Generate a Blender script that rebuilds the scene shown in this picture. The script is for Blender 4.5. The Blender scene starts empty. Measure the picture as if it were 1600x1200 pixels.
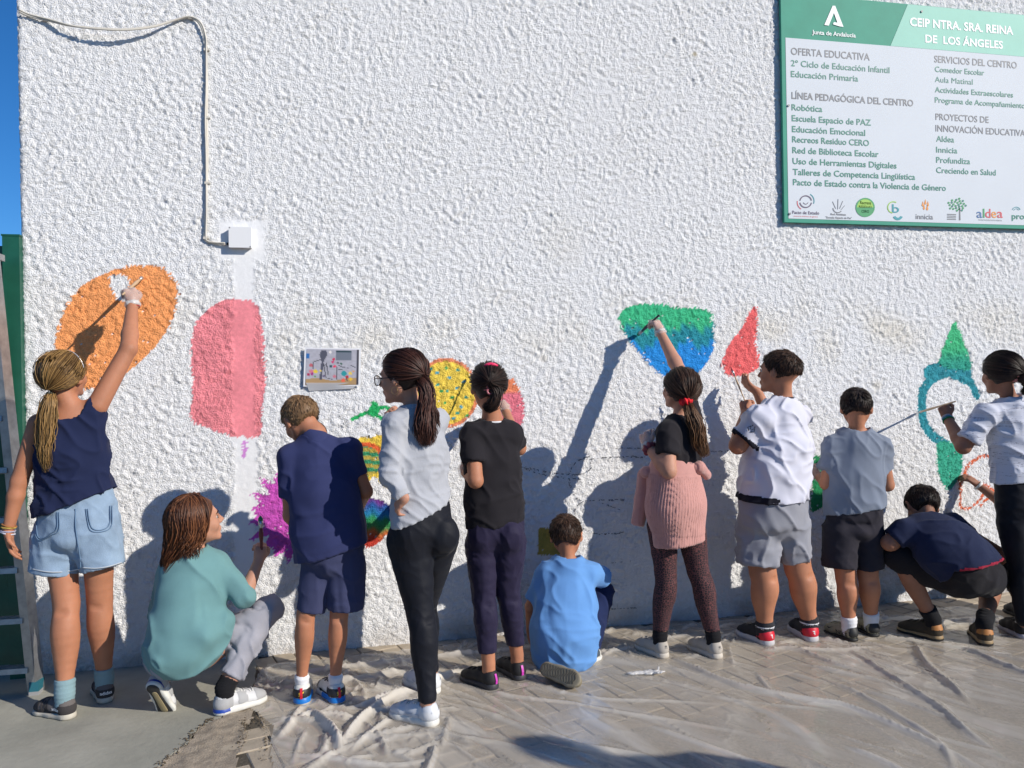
import bpy, math, random, time
import numpy as np
from mathutils import Vector, Matrix
from mathutils.bvhtree import BVHTree

random.seed(7)
RNG = np.random.default_rng(7)
sc = bpy.context.scene
COL = sc.collection

# ------------------------------------------------------------------ camera
YAW, PITCH, ROLL, DIST, CAMH, FPX = .202474, -.001086, -.017492, 4.1976, 1.4, 1200.0
_cy, _sy = math.cos(YAW), math.sin(YAW)
FW = np.array([_sy*math.cos(PITCH), _cy*math.cos(PITCH), math.sin(PITCH)])
_r = np.array([_cy, -_sy, 0.0]); _u = np.cross(_r, FW)
RT = _r*math.cos(ROLL) + _u*math.sin(ROLL)
UP = -_r*math.sin(ROLL) + _u*math.cos(ROLL)
CAMP = np.array([0.0, -DIST, CAMH])
cam_d = bpy.data.cameras.new('camera'); cam = bpy.data.objects.new('camera', cam_d); COL.objects.link(cam)
cam_d.sensor_width = 36.0; cam_d.lens = 36.0*FPX/1600; cam_d.clip_start = .05; cam_d.clip_end = 1500
cam.matrix_world = Matrix(((RT[0], UP[0], -FW[0], CAMP[0]), (RT[1], UP[1], -FW[1], CAMP[1]), (RT[2], UP[2], -FW[2], CAMP[2]), (0, 0, 0, 1)))
sc.camera = cam

# ------------------------------------------------------------------ light
SUNV = np.array([-1.12, 1.0, -.79]); SUNV /= np.linalg.norm(SUNV)
sun_d = bpy.data.lights.new('sun', 'SUN'); sun = bpy.data.objects.new('sun', sun_d); COL.objects.link(sun)
sun_d.energy = 4.5; sun_d.angle = math.radians(.5); sun_d.color = (1.0, .935, .84)
sun.rotation_euler = Vector(SUNV).to_track_quat('-Z', 'Y').to_euler()
sun.location = (6, -6, 6)
world = bpy.data.worlds.new('World'); sc.world = world; world.use_nodes = True
wn = world.node_tree; wn.nodes.clear()
sky = wn.nodes.new('ShaderNodeTexSky'); sky.sky_type = 'NISHITA'; sky.sun_disc = False
sky.sun_elevation = math.asin(-SUNV[2]); sky.sun_rotation = math.atan2(-SUNV[0], -SUNV[1])
sky.air_density = 1.0; sky.dust_density = 0.0; sky.ozone_density = 10.0; sky.altitude = 300
bg = wn.nodes.new('ShaderNodeBackground'); bg.inputs[1].default_value = .105
wo = wn.nodes.new('ShaderNodeOutputWorld')
hsv = wn.nodes.new('ShaderNodeHueSaturation'); hsv.inputs['Saturation'].default_value = 1.10
wn.links.new(sky.outputs[0], hsv.inputs['Color']); wn.links.new(hsv.outputs[0], bg.inputs[0]); wn.links.new(bg.outputs[0], wo.inputs[0])
sc.view_settings.view_transform = 'Standard'; sc.view_settings.look = 'None'
sc.view_settings.exposure = 0.10; sc.view_settings.gamma = 1.0; sc.view_settings.use_curve_mapping = False

# ------------------------------------------------------------------ measuring helpers
def ray(px, py):
    return FW + RT*(px-800)/FPX - UP*(py-600)/FPX
def J(px, py, z):            # point at camera depth z
    return CAMP + ray(px, py)*z
def W(px, py, d=0.0):        # point at distance d in front of the wall
    w = ray(px, py); return CAMP + w*((DIST-d)/w[1])
def G(px, py, h=0.0):        # point on the ground
    w = ray(px, py); return CAMP + w*((h-CAMH)/w[2])
def unit(v):
    v = np.asarray(v, float); return v/(np.linalg.norm(v)+1e-12)
def viewyaw(px):
    return YAW + math.atan((px-800)/FPX)
def sm(a, b, x):
    t = np.clip((x-a)/(b-a), 0, 1); return t*t*(3-2*t)
def lerp(a, b, t): return np.asarray(a)*(1-t) + np.asarray(b)*t

def bez(pts, n=24):          # Catmull-Rom through points
    P = np.asarray(pts, float)
    if len(P) == 2: return P[0] + (P[1]-P[0])*np.linspace(0, 1, n)[:, None]
    Q = np.vstack([2*P[0]-P[1], P, 2*P[-1]-P[-2]]); out = []
    m = len(P)-1
    for t in np.linspace(0, m-1e-6, n):
        i = int(t); f = t-i; a, b, c, d = Q[i], Q[i+1], Q[i+2], Q[i+3]
        out.append(.5*((2*b)+(-a+c)*f+(2*a-5*b+4*c-d)*f*f+(-a+3*b-3*c+d)*f**3))
    return np.array(out)

# ------------------------------------------------------------------ noise
def _h3(i, j, k, s):
    n = (i*374761393 + j*668265263 + k*2147483647 + s*974634777) & 0xffffffff
    n = ((n ^ (n >> 13))*1274126177) & 0xffffffff
    n = (n ^ (n >> 16)) & 0xffff
    return n/32767.5-1
def noise3(P, s=0):
    P = np.asarray(P, float); I = np.floor(P).astype(np.int64); f = P-I; f = f*f*(3-2*f)
    i, j, k = I[:, 0], I[:, 1], I[:, 2]; r = 0
    for a in (0, 1):
        for b in (0, 1):
            for c in (0, 1):
                w = (f[:, 0] if a else 1-f[:, 0])*(f[:, 1] if b else 1-f[:, 1])*(f[:, 2] if c else 1-f[:, 2])
                r = r + w*_h3(i+a, j+b, k+c, s)
    return r

# ------------------------------------------------------------------ materials
MATS = {}
def nd(nt, t, **kw):
    n = nt.nodes.new(t)
    for k, v in kw.items(): setattr(n, k, v)
    return n
def mat(name, color, rough=.8, bump=None, var=0.0, vscale=3.0, metal=0.0, spec=.5, sss=0.0, sheen=0.0, vcol=False, tint=None, aniso=None, trans=0.0, stretch=None):
    if name in MATS: return MATS[name]
    m = bpy.data.materials.new(name); m.use_nodes = True; nt = m.node_tree; b = nt.nodes['Principled BSDF']
    b.inputs['Base Color'].default_value = (*color, 1); b.inputs['Roughness'].default_value = rough
    b.inputs['Metallic'].default_value = metal; b.inputs['Specular IOR Level'].default_value = spec
    if sss: b.inputs['Subsurface Weight'].default_value = sss; b.inputs['Subsurface Radius'].default_value = (.010, .004, .002); b.inputs['Subsurface Scale'].default_value = 1.0
    if sheen: b.inputs['Sheen Weight'].default_value = sheen; b.inputs['Sheen Roughness'].default_value = .5
    if trans: b.inputs['Transmission Weight'].default_value = trans
    tc = nd(nt, 'ShaderNodeTexCoord'); src = tc.outputs['Object']
    col = None
    if vcol:
        a = nd(nt, 'ShaderNodeAttribute', attribute_name='Col'); col = a.outputs['Color']
    if tint:
        a = nd(nt, 'ShaderNodeAttribute', attribute_name='tint'); r = nd(nt, 'ShaderNodeValToRGB')
        r.color_ramp.elements[0].color = (*color, 1); r.color_ramp.elements[1].color = (*tint, 1)
        nt.links.new(a.outputs['Fac'], r.inputs[0]); col = r.outputs[0]
    if var:
        n = nd(nt, 'ShaderNodeTexNoise'); n.inputs['Scale'].default_value = vscale; n.inputs['Detail'].default_value = 6; n.inputs['Roughness'].default_value = .6
        nt.links.new(src, n.inputs['Vector'])
        r = nd(nt, 'ShaderNodeMapRange'); r.inputs[1].default_value = .3; r.inputs[2].default_value = .7; r.inputs[3].default_value = 1-var; r.inputs[4].default_value = 1+var
        nt.links.new(n.outputs['Fac'], r.inputs[0])
        mx = nd(nt, 'ShaderNodeVectorMath', operation='SCALE')
        if col is None:
            c = nd(nt, 'ShaderNodeRGB'); c.outputs[0].default_value = (*color, 1); col = c.outputs[0]
        nt.links.new(col, mx.inputs[0]); nt.links.new(r.outputs[0], mx.inputs['Scale']); col = mx.outputs[0]
    if col is not None: nt.links.new(col, b.inputs['Base Color'])
    if bump:
        scale, strength, dist = bump
        n = nd(nt, 'ShaderNodeTexNoise'); n.inputs['Scale'].default_value = scale; n.inputs['Detail'].default_value = 4
        if stretch:
            mp = nd(nt, 'ShaderNodeMapping'); mp.inputs['Scale'].default_value = stretch
            nt.links.new(src, mp.inputs[0]); nt.links.new(mp.outputs[0], n.inputs['Vector'])
        else: nt.links.new(src, n.inputs['Vector'])
        bp = nd(nt, 'ShaderNodeBump'); bp.inputs['Strength'].default_value = strength; bp.inputs['Distance'].default_value = dist
        nt.links.new(n.outputs['Fac'], bp.inputs['Height']); nt.links.new(bp.outputs[0], b.inputs['Normal'])
    MATS[name] = m
    return m
def cloth(name, c, var=.06, bump=(260, .35, .002), sheen=.04, rough=.9, crease=1.0, **k):
    new = name not in MATS; m = mat(name, c, rough, bump=bump, var=var, vscale=9, sheen=sheen, spec=.2, **k)
    if new and crease:       # soft creases under the weave
        nt = m.node_tree; b0 = [q for q in nt.nodes if q.bl_idname == 'ShaderNodeBump'][0]; tc = [q for q in nt.nodes if q.bl_idname == 'ShaderNodeTexCoord'][0]
        n = nd(nt, 'ShaderNodeTexNoise'); n.noise_type = 'RIDGED_MULTIFRACTAL'; n.inputs['Scale'].default_value = 5.5; n.inputs['Detail'].default_value = 3.0; n.inputs['Distortion'].default_value = .8; n.inputs['Roughness'].default_value = .45
        bp = nd(nt, 'ShaderNodeBump'); bp.inputs['Strength'].default_value = .9*crease; bp.inputs['Distance'].default_value = .022
        mp = nd(nt, 'ShaderNodeMapping'); mp.inputs['Rotation'].default_value = (.2, .5, .3); mp.inputs['Scale'].default_value = (1.3, 1.0, .75)
        nt.links.new(tc.outputs['Object'], mp.inputs[0]); nt.links.new(mp.outputs[0], n.inputs['Vector']); nt.links.new(n.outputs['Fac'], bp.inputs['Height']); nt.links.new(bp.outputs[0], b0.inputs['Normal'])
    return m

# ------------------------------------------------------------------ mesh helpers
def mkmesh(name, V, Fq, m=None, smooth=True, col=None, tint=None):
    V = np.asarray(V, np.float32); me = bpy.data.meshes.new(name)
    if isinstance(Fq, np.ndarray):
        k = Fq.shape[1]; n = len(Fq)
        me.vertices.add(len(V)); me.vertices.foreach_set('co', V.ravel())
        me.loops.add(n*k); me.loops.foreach_set('vertex_index', Fq.astype(np.int32).ravel())
        me.polygons.add(n); me.polygons.foreach_set('loop_start', np.arange(0, n*k, k, dtype=np.int32))
        try: me.polygons.foreach_set('loop_total', np.full(n, k, np.int32))
        except Exception: pass
    else:
        me.from_pydata([tuple(map(float, v)) for v in V], [], [tuple(int(i) for i in f) for f in Fq])
    me.update(calc_edges=True); me.validate()
    me.polygons.foreach_set('use_smooth', np.full(len(me.polygons), smooth, bool))
    if col is not None:
        a = me.color_attributes.new('Col', 'FLOAT_COLOR', 'POINT')
        c = np.ones((len(V), 4), np.float32); c[:, :np.shape(col)[1]] = col; a.data.foreach_set('color', c.ravel())
    if tint is not None:
        a = me.attributes.new('tint', 'FLOAT', 'POINT'); a.data.foreach_set('value', np.asarray(tint, np.float32))
    if m: me.materials.append(m)
    return me
def origin_of(o):
    p = np.zeros(3)
    while o is not None: p = p + np.array(o.location); o = o.parent
    return p
def ob(name, V, Fq, m, parent=None, smooth=True, loc=None, **k):
    """one mesh object; V in world coordinates"""
    V = np.asarray(V, float); kw = {a: k.pop(a) for a in ('label', 'cat', 'group', 'kind') if a in k}
    base = origin_of(parent) if parent is not None else (np.array(loc, float) if loc is not None else np.zeros(3))
    o = bpy.data.objects.new(name, mkmesh(name, V-base, Fq, m, smooth, **k)); COL.objects.link(o)
    if parent is not None: o.parent = parent
    else: o.location = base
    tag(o, **kw); return o
def tag(o, label=None, cat=None, group=None, kind=None):
    if label: o['label'] = label
    if cat: o['category'] = cat
    if group: o['group'] = group
    if kind: o['kind'] = kind
    return o
def empty(name, loc, **k):
    o = bpy.data.objects.new(name, None); COL.objects.link(o); o.location = loc; o.empty_display_size = .1
    return tag(o, **k)
class MB:
    def __init__(s): s.V = []; s.F = []
    def add(s, V, F):
        n = len(s.V); s.V += [tuple(v) for v in V]; s.F += [tuple(i+n for i in f) for f in F]
    def box(s, c, h, ax=None):
        c = np.asarray(c, float); ax = np.eye(3) if ax is None else np.asarray(ax)
        V = [c+ax[0]*h[0]*a+ax[1]*h[1]*b+ax[2]*h[2]*d for d in (-1, 1) for b in (-1, 1) for a in (-1, 1)]
        s.add(V, [(0, 2, 3, 1), (4, 5, 7, 6), (0, 1, 5, 4), (2, 6, 7, 3), (0, 4, 6, 2), (1, 3, 7, 5)])
    def beam(s, a, b, w, t, upv=(0, 0, 1)):       # rectangular bar from a to b
        a = np.asarray(a, float); b = np.asarray(b, float); d = unit(b-a); sd = unit(np.cross(d, upv)); u = np.cross(sd, d)
        s.box((a+b)/2, (w/2, np.linalg.norm(b-a)/2, t/2), (sd, d, u))
    def tube(s, pts, r, n=8, caps=True):
        P = np.asarray(pts, float); K = len(P); r = np.broadcast_to(np.asarray(r, float), (K,))
        T = np.gradient(P, axis=0); T /= (np.linalg.norm(T, axis=1, keepdims=True)+1e-12)
        ref = np.array([0, 0, 1.]) if abs(T[0][2]) < .9 else np.array([1., 0, 0])
        nrm = unit(np.cross(T[0], ref)); V = []
        for i in range(K):
            nrm = unit(nrm-T[i]*np.dot(nrm, T[i])); bn = np.cross(T[i], nrm)
            for j in range(n):
                a = 2*math.pi*j/n; V.append(P[i]+r[i]*(nrm*math.cos(a)+bn*math.sin(a)))
        F = [(i*n+j, i*n+(j+1) % n, (i+1)*n+(j+1) % n, (i+1)*n+j) for i in range(K-1) for j in range(n)]
        if caps: F += [tuple(reversed(range(n))), tuple(range((K-1)*n, K*n))]
        s.add(V, F)
    def ring(s, c, axis, R, r, n=20, m=6, wob=0, squash=None):
        axis = unit(axis); a = unit(np.cross(axis, (0.3, .1, 1))); b = np.cross(axis, a); V = []
        for i in range(n):
            t = 2*math.pi*i/n; d = a*math.cos(t)+b*math.sin(t)
            rr = R+wob*math.sin(t*7+1)
            for j in range(m):
                q = 2*math.pi*j/m; V.append(c+d*(rr+r*math.cos(q)*(1+.3*(wob > 0)*math.sin(5*t)))+axis*r*math.sin(q)*(squash or 1))
        s.add(V, [(i*m+j, i*m+(j+1) % m, ((i+1) % n)*m+(j+1) % m, ((i+1) % n)*m+j) for i in range(n) for j in range(m)])
    def ob(s, name, m, parent=None, smooth=False, **k):
        o = ob(name, s.V, s.F, m, parent, smooth, **k); return o

# ------------------------------------------------------------------ implicit surfaces (smooth unions, meshed by surface nets)
class Sdf:
    def __init__(s): s.ops = []
    def cone(s, a, b, ra, rb, k=.015, flat=None, capa=False, capb=False, neg=False):
        s.ops.append(('cone', np.asarray(a, float), np.asarray(b, float), ra, rb, k, flat, capa, capb, neg)); return s
    def ell(s, c, r, M=None, k=.015, neg=False):
        s.ops.append(('ell', np.asarray(c, float), np.asarray(r, float), np.eye(3) if M is None else np.asarray(M), k, neg)); return s
    def cut(s, p, n, k=0, lo=None, hi=None):
        s.ops.append(('cut', np.asarray(p, float), unit(n), k, lo, hi)); return s
    def build(s, h):
        lo = np.full(3, 1e9); hi = -lo
        for o in s.ops:
            if o[0] == 'cone' and not o[9]:
                r = max(o[3], o[4]); lo = np.minimum(lo, np.minimum(o[1], o[2])-r); hi = np.maximum(hi, np.maximum(o[1], o[2])+r)
            elif o[0] == 'ell' and not o[5]:
                r = max(o[2]); lo = np.minimum(lo, o[1]-r); hi = np.maximum(hi, o[1]+r)
        lo -= 3*h; n = np.ceil((hi-lo)/h).astype(int)+4
        A = np.full(n, 1.0, np.float32)
        ax = [(lo[i]+h*np.arange(n[i])).astype(np.float32) for i in range(3)]
        for o in s.ops:
            if o[0] == 'cut':
                d = (ax[0]-o[1][0])[:, None, None]*np.float32(o[2][0])+(ax[1]-o[1][1])[None, :, None]*np.float32(o[2][1])+(ax[2]-o[1][2])[None, None, :]*np.float32(o[2][2])
                if o[4] is not None:
                    i0 = np.clip(((np.asarray(o[4])-lo)/h).astype(int), 0, n); i1 = np.clip(((np.asarray(o[5])-lo)/h).astype(int)+1, 0, n)
                    sl = tuple(slice(i0[q], i1[q]) for q in range(3)); A[sl] = np.maximum(A[sl], d[sl])
                elif o[3]:
                    hh = np.maximum(o[3]-np.abs(A-d), 0)/o[3]; A = np.maximum(A, d)+hh*hh*o[3]/4
                else: A = np.maximum(A, d)
                continue
            if o[0] == 'cone':
                _, a, b, ra, rb, k, flat, ca, cb, neg = o; R = max(ra, rb); l, u = np.minimum(a, b)-R, np.maximum(a, b)+R
            else:
                _, c, r, M, k, neg = o; R = max(r); l, u = c-R, c+R
            pad = k+2*h
            i0 = np.clip(np.floor((l-pad-lo)/h).astype(int), 0, n); i1 = np.clip(np.ceil((u+pad-lo)/h).astype(int)+1, 0, n)
            if (i1 <= i0).any(): continue
            sl = tuple(slice(i0[q], i1[q]) for q in range(3))
            X = ax[0][sl[0]][:, None, None]; Y = ax[1][sl[1]][None, :, None]; Z = ax[2][sl[2]][None, None, :]
            if o[0] == 'cone':
                if flat is not None:
                    f, sc_ = unit(flat[0]), flat[1]-1
                    g = (X-a[0])*f[0]+(Y-a[1])*f[1]+(Z-a[2])*f[2]
                    qx = X-a[0]+sc_*g*f[0]; qy = Y-a[1]+sc_*g*f[1]; qz = Z-a[2]+sc_*g*f[2]
                    ba = (b-a)+sc_*np.dot(b-a, f)*f
                else:
                    qx, qy, qz = X-a[0], Y-a[1], Z-a[2]; ba = b-a
                L = float(np.dot(ba, ba))+1e-12
                t = (qx*ba[0]+qy*ba[1]+qz*ba[2])/L; tc = np.clip(t, 0, 1)
                d = np.sqrt((qx-tc*ba[0])**2+(qy-tc*ba[1])**2+(qz-tc*ba[2])**2)-(ra+tc*(rb-ra))
                if cb:
                    e_ = (t-1)*math.sqrt(L); kc = cb if cb is not True else 0
                    d = np.maximum(d, e_)+((np.maximum(kc-np.abs(d-e_), 0)/kc)**2*kc/4 if kc else 0)
                if ca: d = np.maximum(d, -t*math.sqrt(L))
            else:
                qx, qy, qz = X-c[0], Y-c[1], Z-c[2]; k0 = 0; k1 = 0
                for q in range(3):
                    e = qx*M[q][0]+qy*M[q][1]+qz*M[q][2]; k0 = k0+(e/r[q])**2; k1 = k1+(e/r[q]**2)**2
                k0 = np.sqrt(k0); d = k0*(k0-1)/(np.sqrt(k1)+1e-6)
            B = A[sl]; d = d.astype(np.float32)
            if neg:
                d = -d
                if k: hh = np.maximum(k-np.abs(B-d), 0)/k; A[sl] = np.maximum(B, d)+hh*hh*k/4
                else: A[sl] = np.maximum(B, d)
            else:
                if k: hh = np.maximum(k-np.abs(B-d), 0)/k; A[sl] = np.minimum(B, d)-hh*hh*k/4
                else: A[sl] = np.minimum(B, d)
        return nets(A, lo, h)
def nets(A, lo, h):
    S = (A < 0)
    C = S[:-1, :-1, :-1].astype(np.int8)
    for i in (0, 1):
        for j in (0, 1):
            for k in (0, 1):
                if i or j or k: C = C+S[i:A.shape[0]-1+i, j:A.shape[1]-1+j, k:A.shape[2]-1+k]
    act = (C > 0) & (C < 8); I = np.argwhere(act)
    idx = np.full(C.shape, -1, np.int32); idx[act] = np.arange(len(I))
    cor = [(i, j, k) for i in (0, 1) for j in (0, 1) for k in (0, 1)]
    val = np.stack([A[I[:, 0]+c[0], I[:, 1]+c[1], I[:, 2]+c[2]] for c in cor], 1)
    P = np.zeros((len(I), 3)); N = np.zeros(len(I))
    for a in range(8):
        for b in range(a+1, 8):
            ca, cb = np.array(cor[a]), np.array(cor[b])
            if np.abs(ca-cb).sum() != 1: continue
            va, vb = val[:, a], val[:, b]; m = (va < 0) != (vb < 0)
            t = np.where(m, va/np.where(m, va-vb, 1), 0)
            P += m[:, None]*(ca+t[:, None]*(cb-ca)); N += m
    V = lo+h*(I+P/np.maximum(N, 1)[:, None])
    Fs = []
    for a in range(3):
        s0 = [slice(None)]*3; s1 = [slice(None)]*3; s0[a] = slice(0, -1); s1[a] = slice(1, None)
        e0, e1 = S[tuple(s0)], S[tuple(s1)]; X = np.argwhere(e0 != e1); inside = e0[tuple(X.T)]
        b, c = (a+1) % 3, (a+2) % 3
        ok = (X[:, b] > 0) & (X[:, c] > 0) & (X[:, b] < C.shape[b]) & (X[:, c] < C.shape[c]); X = X[ok]; inside = inside[ok]
        def g(db, dc):
            Y = X.copy(); Y[:, b] += db; Y[:, c] += dc; return idx[tuple(Y.T)]
        Q = np.stack([g(-1, -1), g(0, -1), g(0, 0), g(-1, 0)], 1)
        Q[~inside] = Q[~inside][:, ::-1]; Fs.append(Q)
    return V, np.vstack(Fs)
def relax(V, F, it=1, w=.5):
    for _ in range(it):
        S = np.zeros_like(V); N = np.zeros(len(V))
        for a in range(4):
            i, j = F[:, a], F[:, (a+1) % 4]
            for q in range(3): S[:, q] += np.bincount(i, V[j, q], len(V))+np.bincount(j, V[i, q], len(V))
            N += np.bincount(i, minlength=len(V))+np.bincount(j, minlength=len(V))
        V = V*(1-w)+w*S/np.maximum(N, 1)[:, None]
    return V
def normals(V, F):
    n = np.cross(V[F[:, 2]]-V[F[:, 0]], V[F[:, 3]]-V[F[:, 1]]); R = np.zeros_like(V)
    for a in range(4):
        for q in range(3): R[:, q] += np.bincount(F[:, a], n[:, q], len(V))
    return R/(np.linalg.norm(R, axis=1, keepdims=True)+1e-12)
def compact(V, F):
    u, inv = np.unique(F.ravel(), return_inverse=True); return V[u], inv.reshape(F.shape)

# ================================================================== WALL
t_all = time.time()
PXM = 308.0
WX0, WX1, WZ0, WZ1 = -1.6, 4.42, -.03, 3.98
GS = .0072
def wxz(px, py): p = W(px, py); return (p[0], p[2])
def poly_xz(pts): return np.array([wxz(*p) for p in pts])
def smooth_poly(pts, n=60):
    P = np.asarray(pts, float); Q = np.vstack([P[-1], P, P[:2]]); out = []
    for i in range(1, len(P)+1):
        a, b, c, d = Q[i-1], Q[i], Q[i+1], Q[(i+2) % len(Q)] if i+2 < len(Q) else P[1]
        for f in np.linspace(0, 1, max(3, n//len(P)), endpoint=False):
            out.append(.5*((2*b)+(-a+c)*f+(2*a-5*b+4*c-d)*f*f+(-a+3*b-3*c+d)*f**3))
    return np.array(out)
def inpoly(X, Z, P):
    r = np.zeros(X.shape, bool); n = len(P)
    for i in range(n):
        x0, z0 = P[i]; x1, z1 = P[(i+1) % n]
        if z0 == z1: continue
        r ^= ((Z > min(z0, z1)) & (Z <= max(z0, z1)) & (X < (x1-x0)*(Z-z0)/(z1-z0)+x0))
    return r
def dist_poly(X, Z, P):
    d = np.full(X.shape, 9.0)
    for i in range(len(P)-1):
        a, b = P[i], P[i+1]; v = b-a; L = v@v+1e-12
        t = np.clip(((X-a[0])*v[0]+(Z-a[1])*v[1])/L, 0, 1)
        d = np.minimum(d, np.hypot(X-a[0]-t*v[0], Z-a[1]-t*v[1]))
    return d
nx = int((WX1-WX0)/GS)+1; nz = int((WZ1-WZ0)/GS)+1
gx = WX0+GS*np.arange(nx); gz = WZ0+GS*np.arange(nz)
X, Z = np.meshgrid(gx, gz, indexing='ij')
def band(shape, lam, bw, seed, ani=1.0, ang=0.0):
    r = np.random.default_rng(seed).standard_normal(shape)
    kx = np.fft.fftfreq(shape[0], GS)[:, None]; kz = np.fft.rfftfreq(shape[1], GS)[None, :]
    c, s = math.cos(ang), math.sin(ang); a = (kx*c+kz*s)*ani; b = -kx*s+kz*c
    f = np.sqrt(a*a+b*b); H = np.exp(-((np.log(f*lam+1e-6))/bw)**2)
    n = np.fft.irfft2(np.fft.rfft2(r)*H, s=shape); return n/n.std()
n1 = band(X.shape, .0185, .5, 1, 1.5, -.45); n2 = band(X.shape, .0155, .35, 2, 1.3, -.45); n3 = band(X.shape, .55, .7, 3); n4 = band(X.shape, .05, .5, 5, 1.3, -.5); n5 = band(X.shape, .14, .6, 6)
Hh = .0056*(1/(1+np.exp(-1.9*(n1+.35*n4+.1)))-.5)*(1+.35*n5.clip(-1.5, 1.5))+.0017*n2+.0012*n4-.003*np.clip(-n1-1.9, 0, 1)
def pxr(x0, y0, x1, y1):       # a rectangle on the wall from photo corners
    a, b = wxz(x0, y0), wxz(x1, y1); return min(a[0], b[0]), min(a[1], b[1]), max(a[0], b[0]), max(a[1], b[1])
smask = np.zeros(X.shape)
a0 = wxz(382, 470); a1 = wxz(383, 1035)
cx_ = a0[0]+(a1[0]-a0[0])*(Z-a0[1])/(a1[1]-a0[1])+.006*n3
smask = np.maximum(smask, sm(.062, .044, np.abs(X-cx_)+.006*n2*0+.004*n4)*(Z < a0[1]+.35))
bx0, bz0, bx1, bz1 = pxr(346, 348, 410, 402)
smask = np.maximum(smask, sm(.03, 0.0, np.maximum(np.maximum(bx0-X, X-bx1), np.maximum(bz0-Z, Z-bz1))+.004*n4))
Hh = Hh*(1-.86*smask)-.001*smask
rep = sm(.05, .0, np.abs(Z-wxz(900, 380)[1]+.03*(X-.8))+.02*n3)*sm(1.0, 1.3, X)*sm(2.7, 2.4, X)
Hh = Hh*(1-.25*rep)
Hh *= .92+.14*n3.clip(-1, 1)
Yw = -Hh-.0035
# irregular corner on the left
edge = np.clip((WX0+.02-X)/.02, 0, 1); Yw = Yw+edge**2*.012
white = np.array([.80, .80, .80]); Cw = np.empty(X.shape+(3,)); Cw[:] = white
stain = (.5+.5*n3)*sm(.35, .0, np.abs(Z-wxz(1000, 520)[1]))*.05
Cw -= stain.clip(0, 1)[..., None]*np.array([.3, .6, 1.2])
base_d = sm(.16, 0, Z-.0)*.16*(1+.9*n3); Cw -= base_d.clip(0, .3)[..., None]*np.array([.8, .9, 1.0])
for (sx, sy, r_, a_) in ((1085, 85, .02, .35), (1370, 603, .05, .12), (850, 560, .03, .1), (1180, 590, .12, .09), (880, 375, .2, .04)):
    q = wxz(sx, sy); dd = np.hypot(X-q[0], Z-q[1]); Cw -= (sm(r_, r_*.3, dd)*a_)[..., None]*np.array([.6, .8, 1.2])
# pencil outlines left on the peaks of the stucco
SK = []
def sketch(pts, w=.0016, thr=-.35, seed=1): SK.append((pts, w, thr, seed))
sketch([(812, 727), (850, 736), (895, 742), (920, 735), (922, 722)], seed=3); sketch([(812, 730), (850, 742), (880, 747), (910, 748)], seed=4, thr=.2)
sketch([(924, 712), (900, 722), (888, 742), (890, 760), (900, 778), (915, 782), (945, 781), (975, 780)], seed=5)
sketch([(905, 720), (940, 715), (985, 713), (1010, 714)]); sketch([(912, 782), (898, 795), (898, 815), (915, 828), (938, 834), (975, 831)], seed=6)
sketch([(940, 786), (968, 796)], .0012); sketch([(962, 700), (1012, 700)], .0012)
sketch([(945, 952), (1000, 948)], .0012); sketch([(945, 880), (985, 876)], .0012)
sketch([(1075, 706), (1140, 704)], .0012)
# orange outline of a flower near the right edge
def outline(pts, w, c, thr=-.5):
    P = np.array([wxz(*p) for p in bez(pts, 8*len(pts))]); return dist_poly(X, Z, P)+.002*n2 < w
OUTF = outline([(1552, 712), (1530, 714), (1512, 728), (1508, 742), (1522, 752), (1545, 762), (1560, 772)], .011, 0) | outline([(1499, 745), (1500, 770), (1500, 792), (1515, 793), (1530, 780), (1540, 765)], .009, 0) | outline([(1530, 790), (1545, 778), (1560, 790), (1570, 800)], .009, 0)
PATCH = np.zeros(X.shape, int); PLAB = {}
jig = .010*n2+.006*n4
def patch(i, lab, mask, colfn):
    mask = mask & ~((n1+.6*n2 < -2.95) & (i not in (2, 31, 16, 7)))      # hollows the brush missed
    PATCH[mask] = i; PLAB[i] = lab
    c = colfn(X[mask], Z[mask]); Cw[mask] = c
def pmask(pts, jag=1.0, smth=True):
    P = poly_xz(pts); P = smooth_poly(P) if smth else P
    jx = jag*(.006*n2+.004*n4); return inpoly(X+jx, Z+jx*.7, P)
def flat(c, v=.05):
    def f(x, z): return np.array(c)[None, :]*(1+v*(np.sin(x*31+z*17)+np.sin(x*73-z*51))[:, None]*.5)
    return f
patch(1, 'orange painted oval with a small bare gap near its top', pmask([(212, 415), (255, 420), (277, 448), (270, 500), (240, 545), (205, 577), (165, 602), (125, 608), (95, 590), (86, 550), (97, 495), (125, 450), (170, 425)]) & ~pmask([(172, 432), (200, 434), (200, 470), (182, 464)], .6), flat((.90, .36, .13)))
def pinkf(x, z): return np.array([[.84, .26, .29]])*(1+.10*np.sin(x*23)*np.sin(z*19))[:, None]
patch(2, 'pink painted ice lolly shape with a smooth stripe', pmask([(330, 480), (355, 468), (385, 469), (405, 482), (412, 530), (414, 600), (409, 650), (405, 682), (360, 681), (330, 670), (300, 655), (301, 600), (299, 560), (304, 510)], .7), pinkf)
spk = []
cxp, cyp = 462, 805
for i in range(40):
    a = 2*math.pi*i/40; r = (77 if i % 2 else 56)+6*math.sin(i*2.3); spk.append((cxp+r*math.cos(a)*.98, cyp+(r*1.02)*math.sin(a)))
patch(3, 'magenta painted spiky flower', pmask(spk, .8, False), flat((.58, .09, .48), .1))
patch(31, 'small magenta paint smear', pmask([(380, 690), (386, 692), (384, 712), (379, 715)], .5), flat((.62, .25, .62)))
yc = wxz(697, 614); yr = .175
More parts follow.
